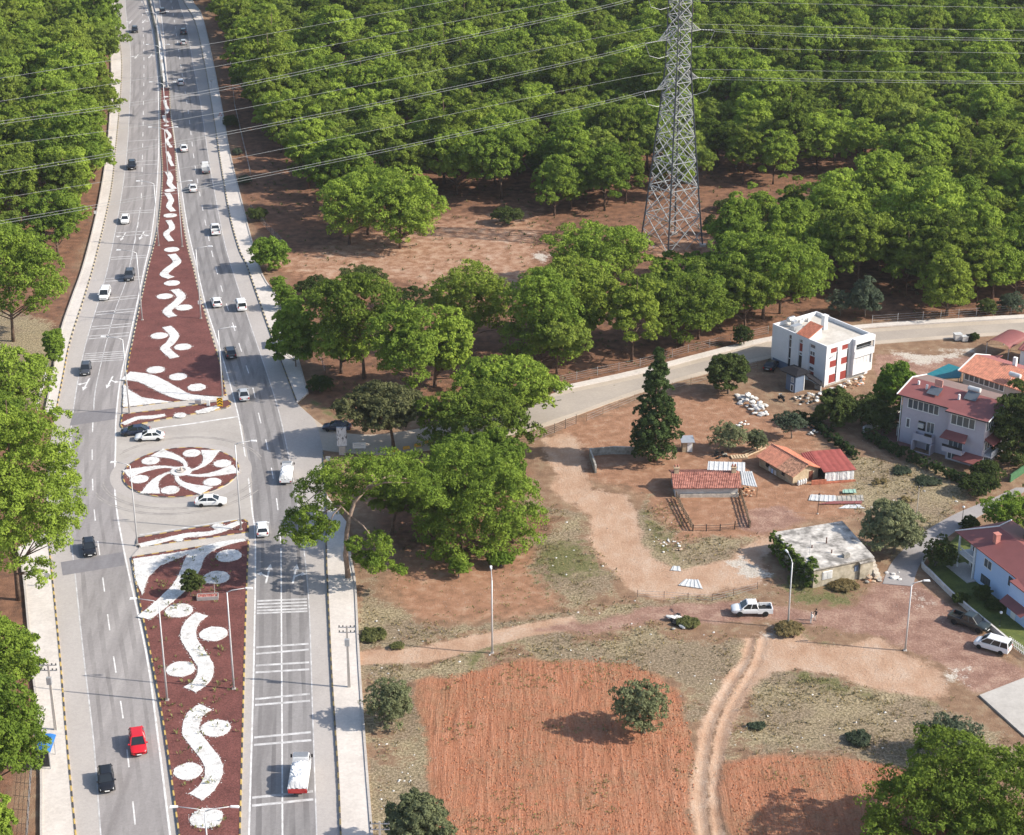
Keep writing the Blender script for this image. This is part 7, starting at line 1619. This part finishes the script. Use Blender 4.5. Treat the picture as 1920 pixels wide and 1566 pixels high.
x, y = sample(26000,-22,75,155,300); k2 = keep(x,y,Z_green+[Z_dark[0]],1.5,.55)&off_ways(x,y)
tufts("green_weeds",np.stack([x[k2],y[k2],np.zeros(k2.sum())],1),rs.uniform(.08,.24,k2.sum()),L_weed,3,"low green weeds in patches on the waste ground")
x, y = sample(20000,-60,80,215,420); k3 = keep(x,y,Z_forest,3,.25)&off_ways(x,y)
tufts("forest_undergrowth",np.stack([x[k3],y[k3],np.zeros(k3.sum())],1),rs.uniform(.15,.5,k3.sum()),L_brown,4,"sparse brown green undergrowth on the forest floor",8)
x, y = sample(3500,-8,33,158,200); k4 = (weight(Z_field,.5,x,y) > .6)&(np_noise(x,y,.2,31,2) > .64); tufts("field_weeds",np.stack([x[k4],y[k4],np.zeros(k4.sum())],1),rs.uniform(.1,.25,k4.sum()),L_weed,5,"few green weeds in the ploughed fields")
def stones(name, x, y, r, m, label, seed):
    rng = np.random.RandomState(seed); n = len(x); o = np.array([(1,0,0),(0,1,0),(-1,0,0),(0,-1,0),(0,0,.7),(0,0,-.5)]); F = np.array([(0,1,4),(1,2,4),(2,3,4),(3,0,4)])
    V = o[None]*r[:,None,None]*rng.uniform(.7,1.3,(n,6,1)); a = rng.rand(n)*6.28; ca, sa = np.cos(a)[:,None], np.sin(a)[:,None]
    V = np.stack([V[...,0]*ca-V[...,1]*sa+x[:,None],V[...,0]*sa+V[...,1]*ca+y[:,None],V[...,2]+r[:,None]*.25],-1); Fs = (F[None]+(np.arange(n)*6)[:,None,None]).reshape(-1,3)
    me = bpy.data.meshes.new(name); me.from_pydata([tuple(v) for v in V.reshape(-1,3)],[],[tuple(f) for f in Fs.tolist()]); me.materials.append(m); obj(name,me,kind='stuff',label=label,cat="stones")
x, y = sample(9000,-20,75,155,300); k5 = (rs.rand(len(x)) < .10*weight(Z_grass,1,x,y)+.5*weight([G([(690,1380),(770,1380),(790,1500),(750,1560),(705,1520)])],1.0,x,y)+.15*weight([G([(1200,960),(1290,1000),(1290,1060),(1220,1010)])],1,x,y))&off_ways(x,y)
stones("loose_stones",x[k5],y[k5],rs.uniform(.06,.2,k5.sum()),M_rw,"pale loose stones strewn over the waste ground",6)
x, y = sample(12000,-8,56,157,200); k6 = (weight(Z_field,.5,x,y) > .7); stones("soil_clods",x[k6],y[k6],rs.uniform(.05,.14,k6.sum()),mat("clod",(0.40,0.15,0.075),.95,.25,1.5),"red soil clods on the ploughed fields",7)
# small weeds on the median beds
x, y = sample(700,-48,-30,160,225); k7 = (np_noise(x,y,.3,12,2) > .57)&(sdist([(p.x,p.y) for p in smooth_px(loL,3)+smooth_px(loR,3)[::-1]],x,y) < -.5); tufts("median_weeds",np.stack([x[k7],y[k7],np.full(k7.sum(),IZ)],1),rs.uniform(.2,.5,k7.sum()),L_weed,8,"scattered weeds growing on the lower median")
# dry bushes in the waste ground
for k,(a,b,c,d,m,lb) in enumerate(((700,1195,24,18,L_weed,"grey green bush at the dirt road mouth"),(1478,1185,26,22,L_dry,"dry yellow bush at the foot of the middle dirt road lamp"),(1290,1172,20,16,L_weed,"bush beside the pile of tyres"),(1690,885,18,12,L_grey,"grey shrub on the dry slope below the farm annex"),(1740,905,20,14,L_grey,"grey shrub below the villa hedge"),(1650,905,16,10,L_dry,"dry clump right of the red annex"),(1700,940,16,10,L_dry,"dry clump above the large olive tree"),(1500,1092,24,14,L_weed,"weedy bush in front of the concrete house"),(1580,1100,26,14,L_dry,"dry shrub at the concrete house's front wall"),(1610,1390,24,18,L_grey,"grey shrub in the dry ground above the right field"),(1420,1365,18,12,L_grey,"low grey shrub right of the curved track"),(745,1215,14,10,L_weed,"green weed clump beside the dirt road"))):
    bush((a,b),(a-c,a+c,b-d*.8,b+4),8,.9,lb,160+k,m,(.3,.55),leaf=.14,sub=34,leaves=9,sub_r=.2,r0=.04)
# stray pebbles round the white beds
_ex = []; _ey = []
for q in OUTL:
    for p in q:
        for _ in range(3): _ex.append(p.x+random.gauss(0,.16)); _ey.append(p.y+random.gauss(0,.16))
_ex = np.array(_ex); _ey = np.array(_ey); _ok = _ey < 330; _n = int(_ok.sum())
stones("stray_pebbles",_ex[_ok],_ey[_ok],rs.uniform(.03,.08,_n),M_pebble,"stray white pebbles along the rims of the median's white beds",9)
bpy.data.objects["stray_pebbles"].location.z = IZ+.02
x, y = sample(9000,-20,75,155,300); k8 = (sdist([(p.x,p.y) for p in hwy],x,y) > 4.5)&(np_noise(x,y,.3,77,2) > .42)
stones("gravel",x[k8],y[k8],rs.uniform(.03,.09,int(k8.sum())),mat("gravel_tan",(0.40,0.31,0.24),.95,.3,1.0),"small tan gravel scattered over the dirt",10)
# ------------------------------------------------------------------ thin summer haze over the whole place
def haze():
    mb = MB(); mb.box(-3400,3400,-3400,3400,-1.6,126.0); m = bpy.data.materials.new("haze"); m.use_nodes = True; nt = m.node_tree
    for n in list(nt.nodes): nt.nodes.remove(n)
    out = nt.nodes.new("ShaderNodeOutputMaterial"); v = nt.nodes.new("ShaderNodeVolumePrincipled"); v.inputs["Color"].default_value = (0.93,0.95,1.0,1); v.inputs["Density"].default_value = 0.00006; v.inputs["Anisotropy"].default_value = 0.25
    nt.links.new(v.outputs[0], out.inputs["Volume"]); mb.build("haze", m, kind='stuff', label="thin pale summer haze filling the air over the whole place", cat="haze")
haze()
